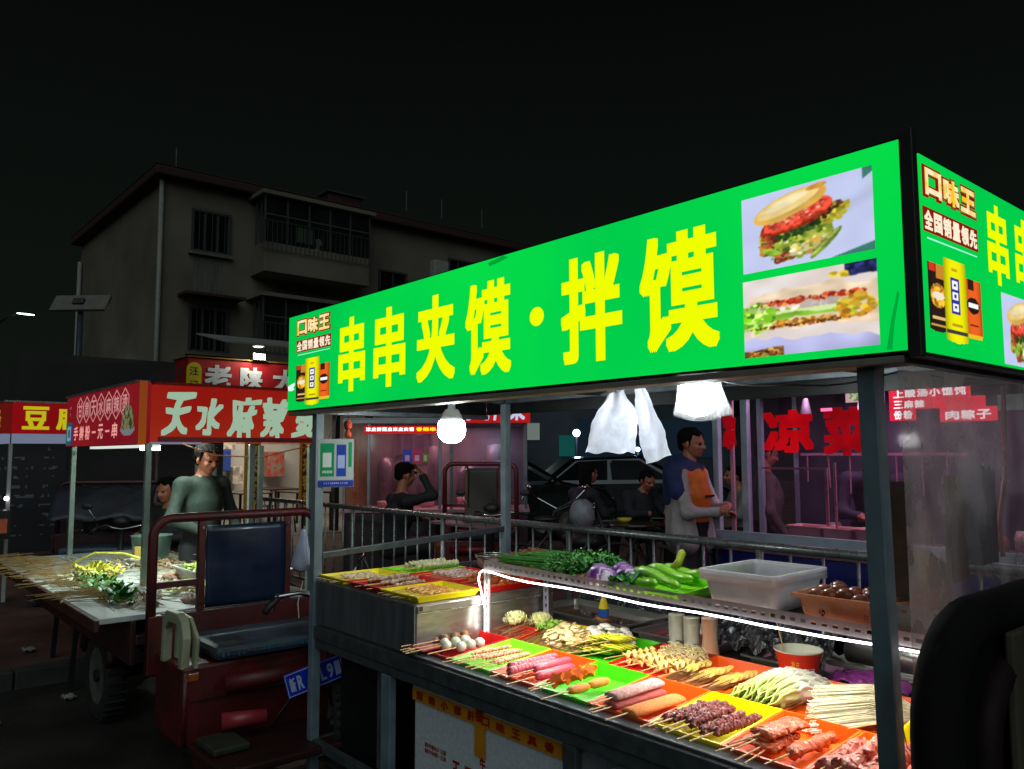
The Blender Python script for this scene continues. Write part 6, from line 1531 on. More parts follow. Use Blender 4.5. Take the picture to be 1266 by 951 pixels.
for q, (x, y, c, lab) in enumerate(((-5.9, -.1, '#9c9a80', 'pale heap of skewered food at the left of the board'), (-5.3, -.55, '#7c8c4c', 'olive heap of skewered leaves near the board edge'), (-4.6, -.15, '#b8a888', 'cream heap of skewered food in the board middle'), (-5.7, .2, '#8c5a44', 'brown heap of skewered food behind the yellow heap'), (-4.15, -.45, '#a8a48c', 'small pale heap near the right end of the board'))):
    t = thing('food_heap', lab, 'food', (x, y, .77)); clump(t, 'heap', mat('heapb%d' % q, c, '#d8d0b8', rough=.6, scale=20), 70, x, y, .768, .34, .2, .05, lambda g, p, R: leaf(g, p, R, .028))
hv = thing('yellow_vegetable_heap', 'yellow curly vegetable against the left upright of the cab frame', 'vegetable', (-4.3, -.2, .77)); clump(hv, 'curls', ylw, 60, -4.35, -.12, .77, .2, .25, .09, lambda g, p, R: leaf(g, p, R, .03))
for q, (x, y, c, lab) in enumerate(((-4.95, .0, '#b87048', 'orange brown heap of dried curd on the tricycle board'), (-5.2, .25, '#a89a80', 'pale heap of mixed food at the back of the tricycle board'), (-4.05, -.15, '#b88a78', 'small reddish heap beside the cab frame'))):
    t = thing('food_heap', lab, 'food', (x, y, .77)); G().ball((x, y, .775), (.12, .09, .035), 14, 8, .25, q).build('heap', mat('heap%d' % q, c, '#6a5a48', rough=.7, scale=20, bump=.4), t, smooth=True)
sk = thing('skewer_spread', 'spread of thin bamboo skewers sticking out over the near edge of the tricycle board', 'skewers', (-5.8, -.6, .77))
g = G(); R = random.Random(12)
for k in range(150):
    x = -6.9 + 2.6 * R.random() ** 1.1; d = R.uniform(-.12, .3); y0 = -.86 + R.uniform(-.06, .2)
    L = R.uniform(.20, .30); g.tube([(x - .30 * L * 1.6, y0, .775 + .03 * R.random()), (x + .2 * L, y0 + L, .785 + .05 * R.random())], .0022, 4, cap=False)
g.build('sticks', mat('straw_sticks', '#8c7040', '#ab8c58', rough=.6, scale=9), sk, kind='stuff')
sk = thing('skewer_spread', 'long bamboo skewers lying criss-cross over the middle of the tricycle board', 'skewers', (-5.3, 0, .77)); g = G()
for k in range(330):
    x = -6.6 + 2.5 * R.random(); y = R.uniform(-.7, .4); a = R.gauss(.0, .22); L = .32
    g.tube([(x, y, .78 + .05 * R.random()), (x + L * cos(a), y + L * sin(a), .785 + .05 * R.random())], .0022, 4, cap=False)
g.build('sticks', mat('straw_sticks', '#a88a54'), sk, kind='stuff')
def pot(x, y, z, r, h, lab, m, grp='steel pots on the tricycle board'):
    t = thing('cooking_pot', lab, 'pot', (x, y, z), grp)
    G().lathe([(.001, 0), (r * .95, 0), (r, .02), (r, h), (r * 1.04, h + .006), (r * .98, h + .004), (r * .96, .02)], (x, y, z), 28).build('pot_body', m, t, smooth=True)
    G().lathe([(r * 1.005, h * .8), (r * 1.03, h * .82), (r * 1.005, h * .84)], (x, y, z), 28).build('band', m, t, smooth=True)
    for s_ in (-1, 1): G().tube([(x + s_ * r, y - .04, z + h * .75), (x + s_ * (r + .04), y - .03, z + h * .78), (x + s_ * (r + .04), y + .03, z + h * .78), (x + s_ * r, y + .04, z + h * .75)], .005, 6).build('handle', chro, t, smooth=True)
    return t
steelp = mat('pot_steel', '#8f9290', '#707370', rough=.25, metal=.9, scale=5)
pot(-4.95, .38, .768, .17, .14, 'wide steel pot at the back of the board behind the cab frame', steelp); pot(-4.45, .42, .768, .12, .16, 'tall steel pot with a ladle behind the right of the cab frame', steelp); pot(-5.25, .42, .768, .15, .12, 'steel pot left of the wide pot', steelp)
t = thing('white_tub', 'translucent white plastic tub on the board behind the cab frame', 'tub', (-4.7, .15, .77)); open_box(t, 'tub_body', mat('milky_tub', '#c4c8bc', '#b4b8ac', rough=.4), -4.75, .12, .768, .42, .26, .10)
clump(t, 'greens', mat('bright_cut_greens', '#9cc43a', '#c4dc6a', rough=.5), 60, -4.85, .12, .83, .25, .18, .05, lambda g, p, R: leaf(g, p, R, .025))
t = thing('pink_bowl', 'red and white patterned bowl between the frame uprights', 'bowl', (-4.3, .2, .77)); G().lathe([(.001, .0), (.06, 0), (.10, .09), (.104, .10), (.095, .095), (.05, .01)], (-4.28, .17, .768), 24).build('bowl_body', mat('pink_pattern', '#c8505c', '#e0d4d0', rough=.4, scale=14, sharp=.6), t, smooth=True)
for k, (x, y, r, h, c, lab) in enumerate(((-5.65, .36, .11, .09, '#b8b8b0', 'pale bowl at the back of the board left of the wide pot'), (-6.5, .3, .13, .11, '#8c3c34', 'dull red bowl at the far left back of the board'), (-4.15, .40, .08, .12, '#c8c4b8', 'small pale tub behind the navy backrest sheet'), (-5.9, .05, .12, .05, '#c8ccc8', 'shallow white dish left of the bucket'))):
    t = thing('bowl', lab, 'bowl', (x, y, .77)); G().lathe([(.001, 0), (r * .6, 0), (r, h), (r * 1.05, h + .004), (r * .94, h - .002), (r * .55, .01), (.001, .01)], (x, y, .768), 22).build('bowl_body', mat('bowlb%d' % k, c, rough=.4), t, smooth=True)
    clump(t, 'food', mat('bowlfood%d' % k, ['#b8502c', '#9cac3c', '#c8a060', '#d8c87c'][k], '#e0d8b0', rough=.6, scale=30), 24, x, y, .768 + h * .6, r * 1.3, r * 1.3, h * .5, lambda g, p, R: leaf(g, p, R, .02))
t = thing('green_bucket', 'pale green bucket with a yellow mark at the back of the board between the posts', 'bucket', (-6.1, .3, .77)); G().lathe([(.001, 0), (.13, 0), (.155, .20), (.162, .205), (.15, .2), (.12, .01)], (-6.15, .2, .768), 24).build('bucket_body', mat('pale_green_plastic', '#6c8c84', '#5c7a72', rough=.45), t, smooth=True)
G().box(-6.04, .03, .80, -6.0, .09, .90).build('sticker', mat('yellow_sticker', '#b8a44c'), t)

# ================================================================ tofu stall at the far left with a covered tricycle
ts = thing('tofu_stall', 'red and white canopy stall with big yellow characters at the left edge', 'stall', (-10, .5, 0))
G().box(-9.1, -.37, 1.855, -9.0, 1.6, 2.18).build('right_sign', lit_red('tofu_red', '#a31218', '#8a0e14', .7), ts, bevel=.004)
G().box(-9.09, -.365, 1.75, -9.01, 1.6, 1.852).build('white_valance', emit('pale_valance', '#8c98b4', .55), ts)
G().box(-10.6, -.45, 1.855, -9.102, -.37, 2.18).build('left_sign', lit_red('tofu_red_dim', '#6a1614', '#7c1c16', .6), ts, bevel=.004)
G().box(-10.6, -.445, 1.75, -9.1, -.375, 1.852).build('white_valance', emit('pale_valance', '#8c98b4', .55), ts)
G().box(-9.12, -.46, 2.182, -8.98, 1.62, 2.20).build('top_trim', trim, ts); G().box(-10.6, -.46, 2.182, -9.121, -.36, 2.2).build('top_trim', trim, ts)
FTo = Face((-8.998, 0, 0), (0, 1, 0), (0, 0, 1)); yl_ = emit('dull_yellow_letters', '#cfc41c', .8)
for c, a, b in (('豆', -.29, -.035), ('腐', .03, .30), ('脑', .36, .62)):
    g = G(); put_char(g, FTo, c, a, 1.895, b, 2.145, .010, .003); g.build('lettering', yl_, ts)
letters('lettering', Face((0, -.452, 0), (1, 0, 0), (0, 0, 1)), '豆浆油条', -10.5, 1.91, -9.15, 2.13, emit('gold_dull', '#a8803a', .7), ts, bold=.008, lift=.003)
for x, y in ((-9.02, -.38), (-10.55, -.38), (-9.02, 1.55), (-10.55, 1.55)): G().box(x - .018, y - .018, .12, x + .018, y + .018, 1.748).build('post', mat('white_post', '#9ca09c', '#868a86', rough=.4), ts, bevel=.003)
G().ball((-8.98, -.40, 1.18), .022, 10, 8).build('post_lamp', emit('small_lamp', '#ffffff', 8), ts, smooth=True)
G().box(-10.6, -.35, 2.1, -9.1, 1.6, 2.12).build('canopy_sheet', mat('canopy_sheet', '#8a8f8c'), ts)
mbd = thing('menu_board', 'dark menu board with pale handwriting behind the left stall', 'board', (-12, .5, 0))
lbox(Face((-12.2, -.3, 0), (.2, 1, 0), (0, 0, 1)), 0, .3, -.03, 1.1, 1.9, 0).build('board', mat('slate', '#12161c', '#0e1218', rough=.6), mbd, bevel=.01)
picture('handwriting', Face((-12.2, -.3, 0), (.2, 1, 0), (0, 0, 1)), .08, .5, 1.0, 1.8, 44, 60, lambda U, V: np.where(((np.sin(V * 62) > .2) & (nz(U, V, 26, 8) > .58))[..., None], hx('#5c646c'), np.nan), printdull, mbd, lift=.003)
tk2 = thing_local('cargo_tricycle', 'dark maroon tricycle with a grey tarpaulin over its cab under the left stalls', 'tricycle', (-9.0, .62, 0), radians(-30), 'red cargo tricycles')
dkm = mat('maroon_dark', '#3a1012', '#2c0c0e', rough=.45, scale=3)
tricycle(tk2, True, 1.32, -.55, .55, col=dkm, panel=True, cover=mat('grey_tarp', '#1c2326', '#262e32', rough=.5), bedlen=1.8)
g = G(); g.grid(lambda a, b: (.05 + .45 * b, -.5 + 1.0 * a, 1.28 - .12 * b - .22 * b * b + .02 * sin(a * 14 + b * 5)), 16, 10); g.build('tarpaulin', mat('blue_grey_tarp', '#181e24', '#222a31', rough=.45, bump=.3), tk2, smooth=True, solid=.006)
t = thing('jar_box', 'glass sided box with an orange label on the far left tricycle', 'box', (-8.6, -.55, .85)); G().box(-8.9, -.75, .80, -8.55, -.42, 1.08).build('glass_case', glass('case_glass', '#b0b4a8', dirt=.3, dirtcol='#6a6c60', rough=.2), t)
G().box(-8.545, -.60, .86, -8.54, -.45, 1.0).build('label', mat('orange_label', '#b0401c', '#c86a2c', scale=20, rough=.5), t)

# ================================================================ pink lit glass stall behind, seen under the cart roof
ps = thing_local('glass_stall', 'pink lit glass food stall with red light letters behind the left bulb', 'stall', (-8.13, 3.02, .12), YAW)
alu = mat('aluminium_frame', '#8a8c90', '#75777b', rough=.4, metal=.5)
G().box(0, 0, 0, 2.28, .9, .78).build('stall_base', mat('stall_base_dark', '#2c1c20', '#201418', rough=.5), ps, bevel=.01)
G().box(-.02, -.02, .785, 2.3, .92, .83).build('counter', mat('pinkish_counter', '#b08a8c', '#9c787a', rough=.3), ps, bevel=.005)
for x in (.0, .30, 1.18, 1.32, 2.24): G().box(x, -.01, .832, x + .035, .03, 1.88).build('frame_post', alu if x < 1.3 else galv, ps, bevel=.003)
for x in (.0, 2.24): G().box(x, .86, .832, x + .035, .90, 1.88).build('frame_post', alu, ps, bevel=.003)
G().box(-.01, -.02, 1.882, 2.29, .04, 1.93).build('frame_rail', alu, ps, bevel=.003); G().box(-.01, .85, 1.882, 2.29, .91, 1.93).build('frame_rail', alu, ps, bevel=.003)
G().box(0, 0, 1.932, 2.28, .9, 1.95).build('stall_roof', mat('stall_roof', '#a8a8a8', '#989898', rough=.6), ps)
G().box(.0, .87, .832, 2.28, .895, 1.88).build('rear_sheet', mat('stall_rear', '#6a6464', '#2c2a2e', rough=.4, scale=1.6), ps)
pg1 = glass('pane_glass', '#e8dce0', dirt=.16, dirtcol='#8a7078', rough=.12, scale=2)
for a, b in ((.335, 1.18), (1.36, 2.24)): G().add([(a, .005, .835), (b, .005, .835), (b, .005, 1.88), (a, .005, 1.88)], [(0, 1, 2, 3)]).build('pane', pg1, ps)
G().add([(.036, .006, .835), (.30, .006, .835), (.30, .006, 1.88), (.036, .006, 1.88)], [(0, 1, 2, 3)]).build('pane', glass('orange_pane', '#d0a890', dirt=.45, dirtcol='#a0624c', rough=.2, scale=3), ps)
FPs = Face((0, 0, 0), (1, 0, 0), (0, 0, 1))
lb = G().box(.26, -.03, 1.755, 1.17, -.012, 1.85).build('light_board', emit('red_light_board', '#c81c1c', .9), ps)
letters('lettering', Face((0, -.03, 0), (1, 0, 0), (0, 0, 1)), '凉皮擀面皮米皮夹馍', .28, 1.785, .88, 1.835, emit('white_letters_hot', '#ffffff', 1.3), lb, bold=.003); letters('lettering', Face((0, -.03, 0), (1, 0, 0), (0, 0, 1)), '香辣串', .90, 1.785, 1.15, 1.835, emit('yellow_letters_hot', '#ffd21c', 1.3), lb, bold=.003)
for a, w, c, c2 in ((.74, .11, '#3a3ac8', '#e8b0e0'), (.86, .11, '#e01c6c', '#f8c0d8'), (.98, .075, '#7c8c3a', '#d8d8a0')):
    st_ = G().box(a, -.014, 1.38 if w > .1 else 1.40, a + w, -.008, 1.565 if w > .1 else 1.52).build('sticker', mat('sticker' + c, c, rough=.4), ps)
    G().box(a + w * .25, -.0165, 1.42, a + w * .75, -.0145, 1.49).build('sticker_field', mat('stickerf' + c, c2, rough=.4), st_)
for x, y, w, h, c, lab in ((.45, .3, .16, .08, '#c89a94', 'a'), (.75, .35, .2, .10, '#c88a4c', 'b'), (1.0, .4, .2, .1, '#d8a8a8', 'c'), (1.5, .4, .25, .12, '#b87a7c', 'd'), (1.9, .35, .25, .1, '#c08a88', 'e')):
    G().lathe([(.001, 0), (w * .38, 0), (w * .5, h), (w * .47, h), (w * .34, .01)], (x, y, .832), 16).build('food_bowl', mat('bowl' + lab, c, rough=.4), ps, smooth=True)
G().box(1.7, .3, 1.14, 1.95, .34, 1.42).build('paper_notice', mat('notice_pale', '#b09ab0', rough=.6), ps)
G().box(1.95, .25, 1.4, 2.0, .27, 1.6).build('inner_lamp', emit('inner_lamp_glow', '#c8d8ff', 4), ps)
for k, (x, w_, z1, c, rr) in enumerate(((.42, .22, 1.45, '#3a3c40', .3), (.72, .3, 1.30, '#55585a', .25), (1.05, .16, 1.6, '#2a2428', .6), (1.5, .3, 1.35, '#4c4a52', .3), (1.85, .2, 1.62, '#5c5660', .4))):
    G().lathe([(.001, 0), (w_ * .5, 0), (w_ * .5, (z1 - .832) * .8), (w_ * .42, z1 - .832), (.001, z1 - .832 + .02)], (x, .7, .832), 18).build('steamer', mat('steamer%d' % k, c, '#6c6468', rough=rr, metal=.3, scale=6), ps, smooth=True)
g = G(); g.grid(lambda a, b: (.5 + .5 * a, .80 + .02 * sin(a * 20), 1.80 - .35 * b + .05 * sin(a * 7)), 16, 8); g.build('rear_curtain', mat('dark_curtain', '#3c3440', '#28242c', rough=.8), ps, smooth=True)
lamp('AREA', (1.0, .45, 1.86), 15, '#ffb8c6', (1.4, .3), 'pink_light', parent=ps); lamp('AREA', (1.8, .45, 1.86), 4, '#c0b8ff', (.5, .3), 'blue_light', parent=ps)
sb = G().box(1.42, -.12, 1.885, 2.31, -.06, 2.26).build('stall_sign', lit_red('stall_sign_red', '#c81c1c', '#b81818', .8), ps, bevel=.004)
FSb = Face((0, -.122, 0), (1, 0, 0), (0, 0, 1))
for c, a in (('凉', 1.46), ('拌', 1.76), ('菜', 2.06)):
    g = G(); put_char(g, FSb, c, a, 1.91, a + .2, 2.23, .008, .002, .1); g.build('lettering', emit('pale_blue_letters', '#c8d4f0', .9), sb)

# ================================================================ right glass stall with red characters on its window
gs = thing('window_stall', 'grey framed glass stall with bold red characters on its window and a blue base', 'stall', (-1.5, 3.7, .12))
bluep = mat('blue_base', '#0c1a6a', '#0a1458', rough=.45, scale=2)
G().box(-2.88, 3.32, .12, 1.2, 4.5, .90).build('stall_base', bluep, gs, bevel=.01)
G().box(-2.89, 3.30, .903, 1.2, 4.5, .94).build('counter', mat('grey_counter', '#7a5a60', '#6a4c54', rough=.35), gs)
gf = mat('grey_window_frame', '#a9b6c4', '#98a5b3', rough=.4, metal=.4)
for x, w in ((-2.88, .05), (-2.63, .055), (-1.62, .05), (-.6, .05), (.5, .05)): G().box(x, 3.29, .99, x + w, 3.34, 2.05).build('frame_post', gf, gs, bevel=.004)
G().box(-2.80, 3.40, .99, -2.77, 3.42, 2.05).build('inner_rail', mat('pink_rail', '#b88a98', rough=.3, metal=.4), gs)
G().box(-2.89, 3.285, .942, 1.2, 3.345, .99).build('frame_rail', gf, gs, bevel=.004); G().box(-2.89, 3.285, 2.052, 1.2, 3.345, 2.13).build('frame_rail', gf, gs, bevel=.004)
G().box(-2.89, 3.35, 2.10, 1.2, 4.5, 2.14).build('stall_roof', mat('stall_roof_dark', '#4c5058', rough=.6), gs)
G().box(-2.89, 4.46, .94, 1.2, 4.5, 2.1).build('rear_sheet', mat('stall_rear_dark', '#4a4858', '#24242e', rough=.5, scale=2), gs)
for y in (3.9, 4.45): G().box(-2.88, y, .94, -2.84, y + .04, 2.1).build('frame_post', gf, gs)
G().box(-2.89, 3.262, .985, 1.2, 3.284, 1.05).build('frame_rail', gf, gs, bevel=.003)
wg = glass('window_glass', '#d8d0dc', dirt=.07, dirtcol='#6c6070', rough=.08, scale=2)
for a, b in ((-2.575, -1.62), (-1.57, -.6), (-.55, .5)): G().add([(a, 3.315, .99), (b, 3.315, .99), (b, 3.315, 2.052), (a, 3.315, 2.052)], [(0, 1, 2, 3)]).build('pane', wg, gs)
FG = Face((0, 3.312, 0), (1, 0, 0), (0, 0, 1))
redg = emit('red_window_letters', '#d00c18', .75, '#b00814', 6); redd = emit('dark_red_window_letters', '#960a14', .7, '#b80c18', 6)
for c, a0, a1, z0, z1, m in (('凉', -2.45, -2.06, 1.62, 1.93, redg), ('菜', -1.99, -1.66, 1.60, 1.93, redd), ('凉', -2.80, -2.68, 1.65, 1.92, redd)):
    g = G(); put_char(g, FG, c, a0, z0, a1, z1, .017, .002); g.build('lettering', m, gs)
for x0, x1 in ((-2.62, -2.10),): 
    G().box(x0, 3.55, 1.50, x1, 3.565, 1.515).build('inner_rail', mat('pink_rail', '#b88a98'), gs); G().box(x1 - .02, 3.55, .95, x1, 3.565, 1.50).build('inner_rail', mat('pink_rail', '#b88a98'), gs); G().box(x1 + .02, 3.6, .95, x1 + .035, 3.615, 1.55).build('inner_rail', mat('pink_rail', '#b88a98'), gs)
for k, (x, z) in enumerate(((-2.5, 1.9), (-2.05, 1.86), (-1.75, 1.9))): G().cyl((x, 4.0, z), (x, 4.0, z + .15), .05, .02, 12).build('inner_lamp', mat('lamp_shade_grey', '#8c8c90', rough=.4), gs, smooth=True)
G().box(-2.0, 3.3105, 1.905, -1.92, 3.3125, 1.925).build('painted_lamp_reflection', emit('pink_reflection_glow', '#ff5078', 3), gs)  # glowing slip on the pane, painted as a lamp's reflection
G().box(-2.5, 3.9, 1.60, -1.3, 3.92, 1.62).build('utensil_rail', mat('pink_rail', '#b88a98'), gs)
for k in range(7): G().cyl((-2.45 + k * .17, 3.91, 1.60), (-2.45 + k * .17 + .01 * (k % 2), 3.91, 1.40 - .04 * (k % 3)), .006, n=6).build('ladle', mat('pink_rail', '#b88a98'), gs); 
for k, (x, h, c) in enumerate(((-2.35, .14, '#a8a49c'), (-2.2, .10, '#8c4a44'), (-1.35, .2, '#9c9c98'), (-1.2, .12, '#7c3c30'), (-1.05, .16, '#b0a898'), (-.85, .1, '#8c6a4c'))): G().lathe([(.001, 0), (.05, 0), (.06, h * .7), (.045, h), (.001, h)], (x, 4.1, .945), 14).build('jar', mat('jar' + c, c, rough=.3), gs, smooth=True)
for k in range(36): G().box(-2.6 + k * .06, 3.36, .942, -2.57 + k * .06, 3.50, .950).build('counter_stripe', mat('red_stripe', '#9c2c3c', rough=.4), gs)
t_ = None
for k, (x, y, w, l, h, lab) in enumerate(((-2.24, 3.55, .26, .2, .15, 'pink tinted covered bowl box at the left of the stall counter'), (-1.99, 3.53, .22, .2, .15, 'pink tinted open tub in the middle of the stall counter'), (-1.72, 3.50, .26, .2, .16, 'pale tub at the right of the stall counter next to the cart post'))):
    t = thing('food_tub', lab, 'food tub', (x, y, .945), 'tubs on the window stall counter'); open_box(t, 'tub_body', mat('pink_tub', '#e0b0a8', '#d0a098', rough=.35), x, y, .951, w, l, h)
    G().box(x - w / 2 + .02, y - l / 2 + .02, .957, x + w / 2 - .02, y + l / 2 - .02, .957 + h * .75).build('contents', mat('tub_food%d' % k, ['#b05048', '#c09088', '#c8a480'][k], rough=.6, scale=30, bump=.3), t, bevel=.02)
pot(-1.95, 3.85, .945, .16, .10, 'dark round pan in front of the bending cook', steelp, 'pans in the window stall')
picture('dish_print', FG, -1.82, 1.955, -1.64, 2.045, 24, 16, lambda U, V: np.where(ell(U, V, .5, .5, .38, .42)[..., None], np.where((nz(U, V, 14, 5) > .5)[..., None], hx('#c8c8a0'), hx('#6a8a4c')), hx('#d8a8b0')), printed('dim_backlit_print2', .8), gs, lift=.004)
lamp('AREA', (-1.9, 3.8, 2.05), 20, '#e8b0d8', (1.2, .4), 'pink_light', parent=gs); lamp('AREA', (-.4, 3.8, 2.05), 14, '#f0b8c8', (1.2, .4), 'pink_light', parent=gs)
# red light boards read through the grimy sheet
boardm = emit('pink_red_board', '#f0304c', 1.0, '#e02440', 8); wl = emit('white_board_letters', '#fff4f8', 1.15)
b1 = G().box(-1.50, 3.24, 1.955, -1.03, 3.27, 2.02).build('light_board', boardm, gs); G().box(-1.50, 3.24, 1.82, -1.35, 3.27, 1.953).build('light_board', boardm, gs)
FBd = Face((0, 3.238, 0), (1, 0, 0), (0, 0, 1))
letters('lettering', FBd, '上酸汤小馄饨', -1.475, 1.962, -1.04, 2.015, wl, gs, bold=.0025); letters('lettering', FBd, '三麻辣', -1.475, 1.895, -1.28, 1.945, wl, gs, bold=.0025); letters('lettering', FBd, '份粉', -1.475, 1.828, -1.355, 1.882, wl, gs, bold=.0025)
G().box(-1.348, 3.245, 1.89, -.95, 3.265, 1.953).build('light_board', boardm, gs); G().box(-1.20, 3.245, 1.805, -.89, 3.265, 1.888).build('light_board', boardm, gs)
letters('lettering', FBd, '肉粽子', -1.17, 1.815, -.91, 1.872, wl, gs, bold=.0025)
G().box(-.88, 3.24, 1.86, -.62, 3.26, 1.95).build('white_goods', mat('crumpled_white', '#b8b8b8', '#8c8c8c', rough=.7, scale=20, bump=.4), gs)
# things hung inside the right end of the cart, dim behind the sheet
hg = thing('hanging_apron', 'beige cloth apron hanging behind the grimy sheet', 'apron', (-.3, 1.2, 1.5)); g = G(); g.grid(lambda a, b: (-.30 + .02 * sin(a * 9), .46 + .22 * a, 1.55 - .36 * b + .02 * sin(a * 7)), 12, 12); g.build('cloth', mat('beige_cloth', '#6c5c50', '#54463c', rough=.85), hg, smooth=True, solid=.006)
hg = thing('green_folder', 'grey green plastic folder hanging behind the grimy sheet', 'folder', (-.2, .9, 1.5)); G().box(-.22, .74, 1.22, -.20, .87, 1.55).build('folder_sheet', mat('grey_green', '#4a5c48', '#40503e', rough=.5), hg, bevel=.004)
hg = thing('blue_grey_box', 'blue grey narrow box hanging behind the grimy sheet', 'box', (-.2, 1.05, 1.5)); G().box(-.24, .93, 1.26, -.18, 1.07, 1.58).build('box_body', mat('blue_grey', '#505c70', '#465062', rough=.5), hg, bevel=.006)
hg = thing('red_hose', 'red cable hanging in a bend behind the grimy sheet', 'cable', (-.2, 1.2, 1.6)); G().tube([(-.2, 1.25, 1.85), (-.2, 1.22, 1.55), (-.2, 1.14, 1.38), (-.2, 1.16, 1.27)], .008, 6).build('cable_run', mat('red_cable', '#8c2c34', rough=.4), hg, smooth=True)
hg = thing('white_hose', 'pale cable hanging in a long bend near the right edge', 'cable', (-.2, 1.3, 1.6)); G().tube([(-.05, 1.5, 1.75), (-.05, 1.42, 1.5), (-.05, 1.33, 1.3), (-.05, 1.31, 1.18)], .007, 6).build('cable_run', mat('pale_cable', '#9c9888', rough=.5), hg, smooth=True)
hg = thing('tan_parcel', 'tan cloth bundle beyond the egg box at the right post', 'bundle', (-.25, 1.25, 1.1)); G().ball((-.42, 1.02, 1.165), (.10, .10, .12), 14, 10, .06, 4).build('bundle_body', mat('tan_cloth', '#8c7454', '#78623f', rough=.8), hg, smooth=True)

# ================================================================ cars, bicycle, diners' furniture in the dark middle
def car(lab, loc, rz, col):
    t = thing_local('parked_car', lab, 'car', loc, rz, 'parked cars behind the stalls')
    body = mat('car_' + lab[:6], col[0], col[1], rough=.25, metal=.4, coat=.6)
    prof = [(-2.2, .35), (-2.25, .75), (-1.95, .95), (-1.3, 1.0), (-.75, 1.42), (.45, 1.46), (1.25, 1.02), (2.0, .88), (2.22, .65), (2.22, .35)]
    g = G(); n = len(prof); sec = [(-.84, .0, 1), (-.86, 0, 1), (.86, 0, 1), (.84, 0, 1)]
    def row(y, k): return [(x * (1 - .01 * k), y * (1 - .16 * max(0, (z - .95) / .5)), z - .02 * k) for x, z in prof]
    rows = [row(-.80, 1), row(-.86, 0), row(-.5, 0), row(0, -1), row(.5, 0), row(.86, 0), row(.80, 1)]
    vs = sum(rows, []); fs = [(i * n + j, i * n + (j + 1) % n, (i + 1) * n + (j + 1) % n, (i + 1) * n + j) for i in range(len(rows) - 1) for j in range(n)]
    fs += [tuple(reversed(range(n))), tuple((len(rows) - 1) * n + j for j in range(n))]
    g.add(vs, fs); g.build('body', body, t, smooth=False, bevel=.03)
    gl = mat('car_window', '#0c1014', '#10161a', rough=.08)
    for s_ in (-1, 1):
        y = s_ * .775
        for pts in ([(-1.15, 1.02), (-.72, 1.36), (-.18, 1.385), (-.18, 1.02)], [(-.10, 1.02), (-.10, 1.385), (.40, 1.38), (1.02, 1.02)]):
            G().prism(pts, .02 * s_, (0, y, 0), (1, 0, 0), (0, 0, 1)).build('side_window', gl, t)
        G().ball((1.0, s_ * .95, 1.03), (.08, .09, .06), 10, 8).build('wing_mirror', body, t, smooth=True)
        for x in (-1.35, 1.35): wheel(t, (x, s_ * .78, .32), .32, .2, (0, 1, 0))
        G().ball((2.16, s_ * .62, .68), (.08, .18, .07), 12, 8).build('headlight', mat('headlight_glass', '#b0b4b4', rough=.1), t, smooth=True)
        G().box(-2.27, s_ * .5 - .15, .72, -2.2, s_ * .5 + .15, .84).build('tail_light', mat('tail_red', '#5a0c0c', rough=.2), t)
    G().prism([(0, -.62), (0, .62), (.02, .70), (.66, .55), (.66, -.55), (.02, -.70)], .01, (1.20, 0, 1.055), (-1, 0, .0), (0, 1, 0)).build('bonnet_line', body, t) if False else None
    G().add([(1.24, -.66, 1.045), (1.24, .66, 1.045), (.5, .60, 1.475), (.5, -.60, 1.475)], [(0, 1, 2, 3)]).build('windscreen', gl, t)
    G().add([(-1.3, -.64, 1.02), (-.78, -.60, 1.435), (-.78, .60, 1.435), (-1.3, .64, 1.02)], [(0, 1, 2, 3)]).build('rear_window', gl, t)
    G().box(2.21, -.35, .42, 2.24, .35, .55).build('grille', blackm, t)
    return t
car('silver parked car with a curved pale roof behind the diners', (-9.6, 9.4, .12), YAW + .1, ('#12171a', '#0e1214'))
car('dark parked car behind the diners at the left', (-10.6, 7.2, .12), YAW + .25, ('#14201c', '#0e1814'))
bt = thing('dining_table', 'small dark folding table with a yellow bowl between the seated diners', 'table', (-5.5, 5.3, .12)); dk = mat('dark_wood', '#2a1f16')
G().lathe([(.001, .70), (.36, .70), (.37, .685), (.36, .67), (.001, .67)], (-5.45, 5.35, .12), 24).build('table_top', mat('table_laminate', '#3c2f24', '#30251c', rough=.3), bt)
for a in range(4): G().bar((-5.45 + .25 * cos(a * pi / 2 + .5), 5.35 + .25 * sin(a * pi / 2 + .5), .125), (-5.45 - .1 * cos(a * pi / 2), 5.35 - .1 * sin(a * pi / 2), .785), .025).build('leg', blackm, bt)
t = thing('yellow_bowl', 'small yellow bowl of food on the dark round table', 'bowl', (-5.5, 5.3, .82)); G().lathe([(.001, 0), (.05, 0), (.09, .05), (.08, .055), (.001, .06)], (-5.52, 5.25, .823), 18).build('bowl_body', mat('bright_yellow', '#c8b414', '#d8c83c', rough=.5, scale=20), t, smooth=True)
t = thing('wooden_bucket', 'brown bucket standing on a stool to the right of the yellow bowl', 'bucket', (-5.0, 5.5, .6)); G().lathe([(.001, 0), (.11, 0), (.135, .28), (.12, .28), (.1, .02)], (-5.02, 5.55, .582), 20).build('bucket_body', mat('brown_bucket', '#6c4430', '#583626', rough=.6), t, smooth=True)
pst = mat('plastic_stool_grey', '#3a4444', '#2e3838', rough=.45)
stool(-5.02, 5.55, 'grey plastic stool under the brown bucket', .45, pst, 'stools by the diners'); stool(-4.6, 5.3, 'grey plastic stool nearest the standing man in the orange apron', .45, pst, 'stools by the diners'); stool(-4.75, 5.9, 'grey plastic stool behind the other two', .45, pst, 'stools by the diners')
tk3 = thing_local('cargo_tricycle', 'tricycle with a tall arched maroon cab frame and brown back sheet behind the railing', 'tricycle', (-6.45, 3.85, .12), YAW - pi / 2 - .2, 'red cargo tricycles')
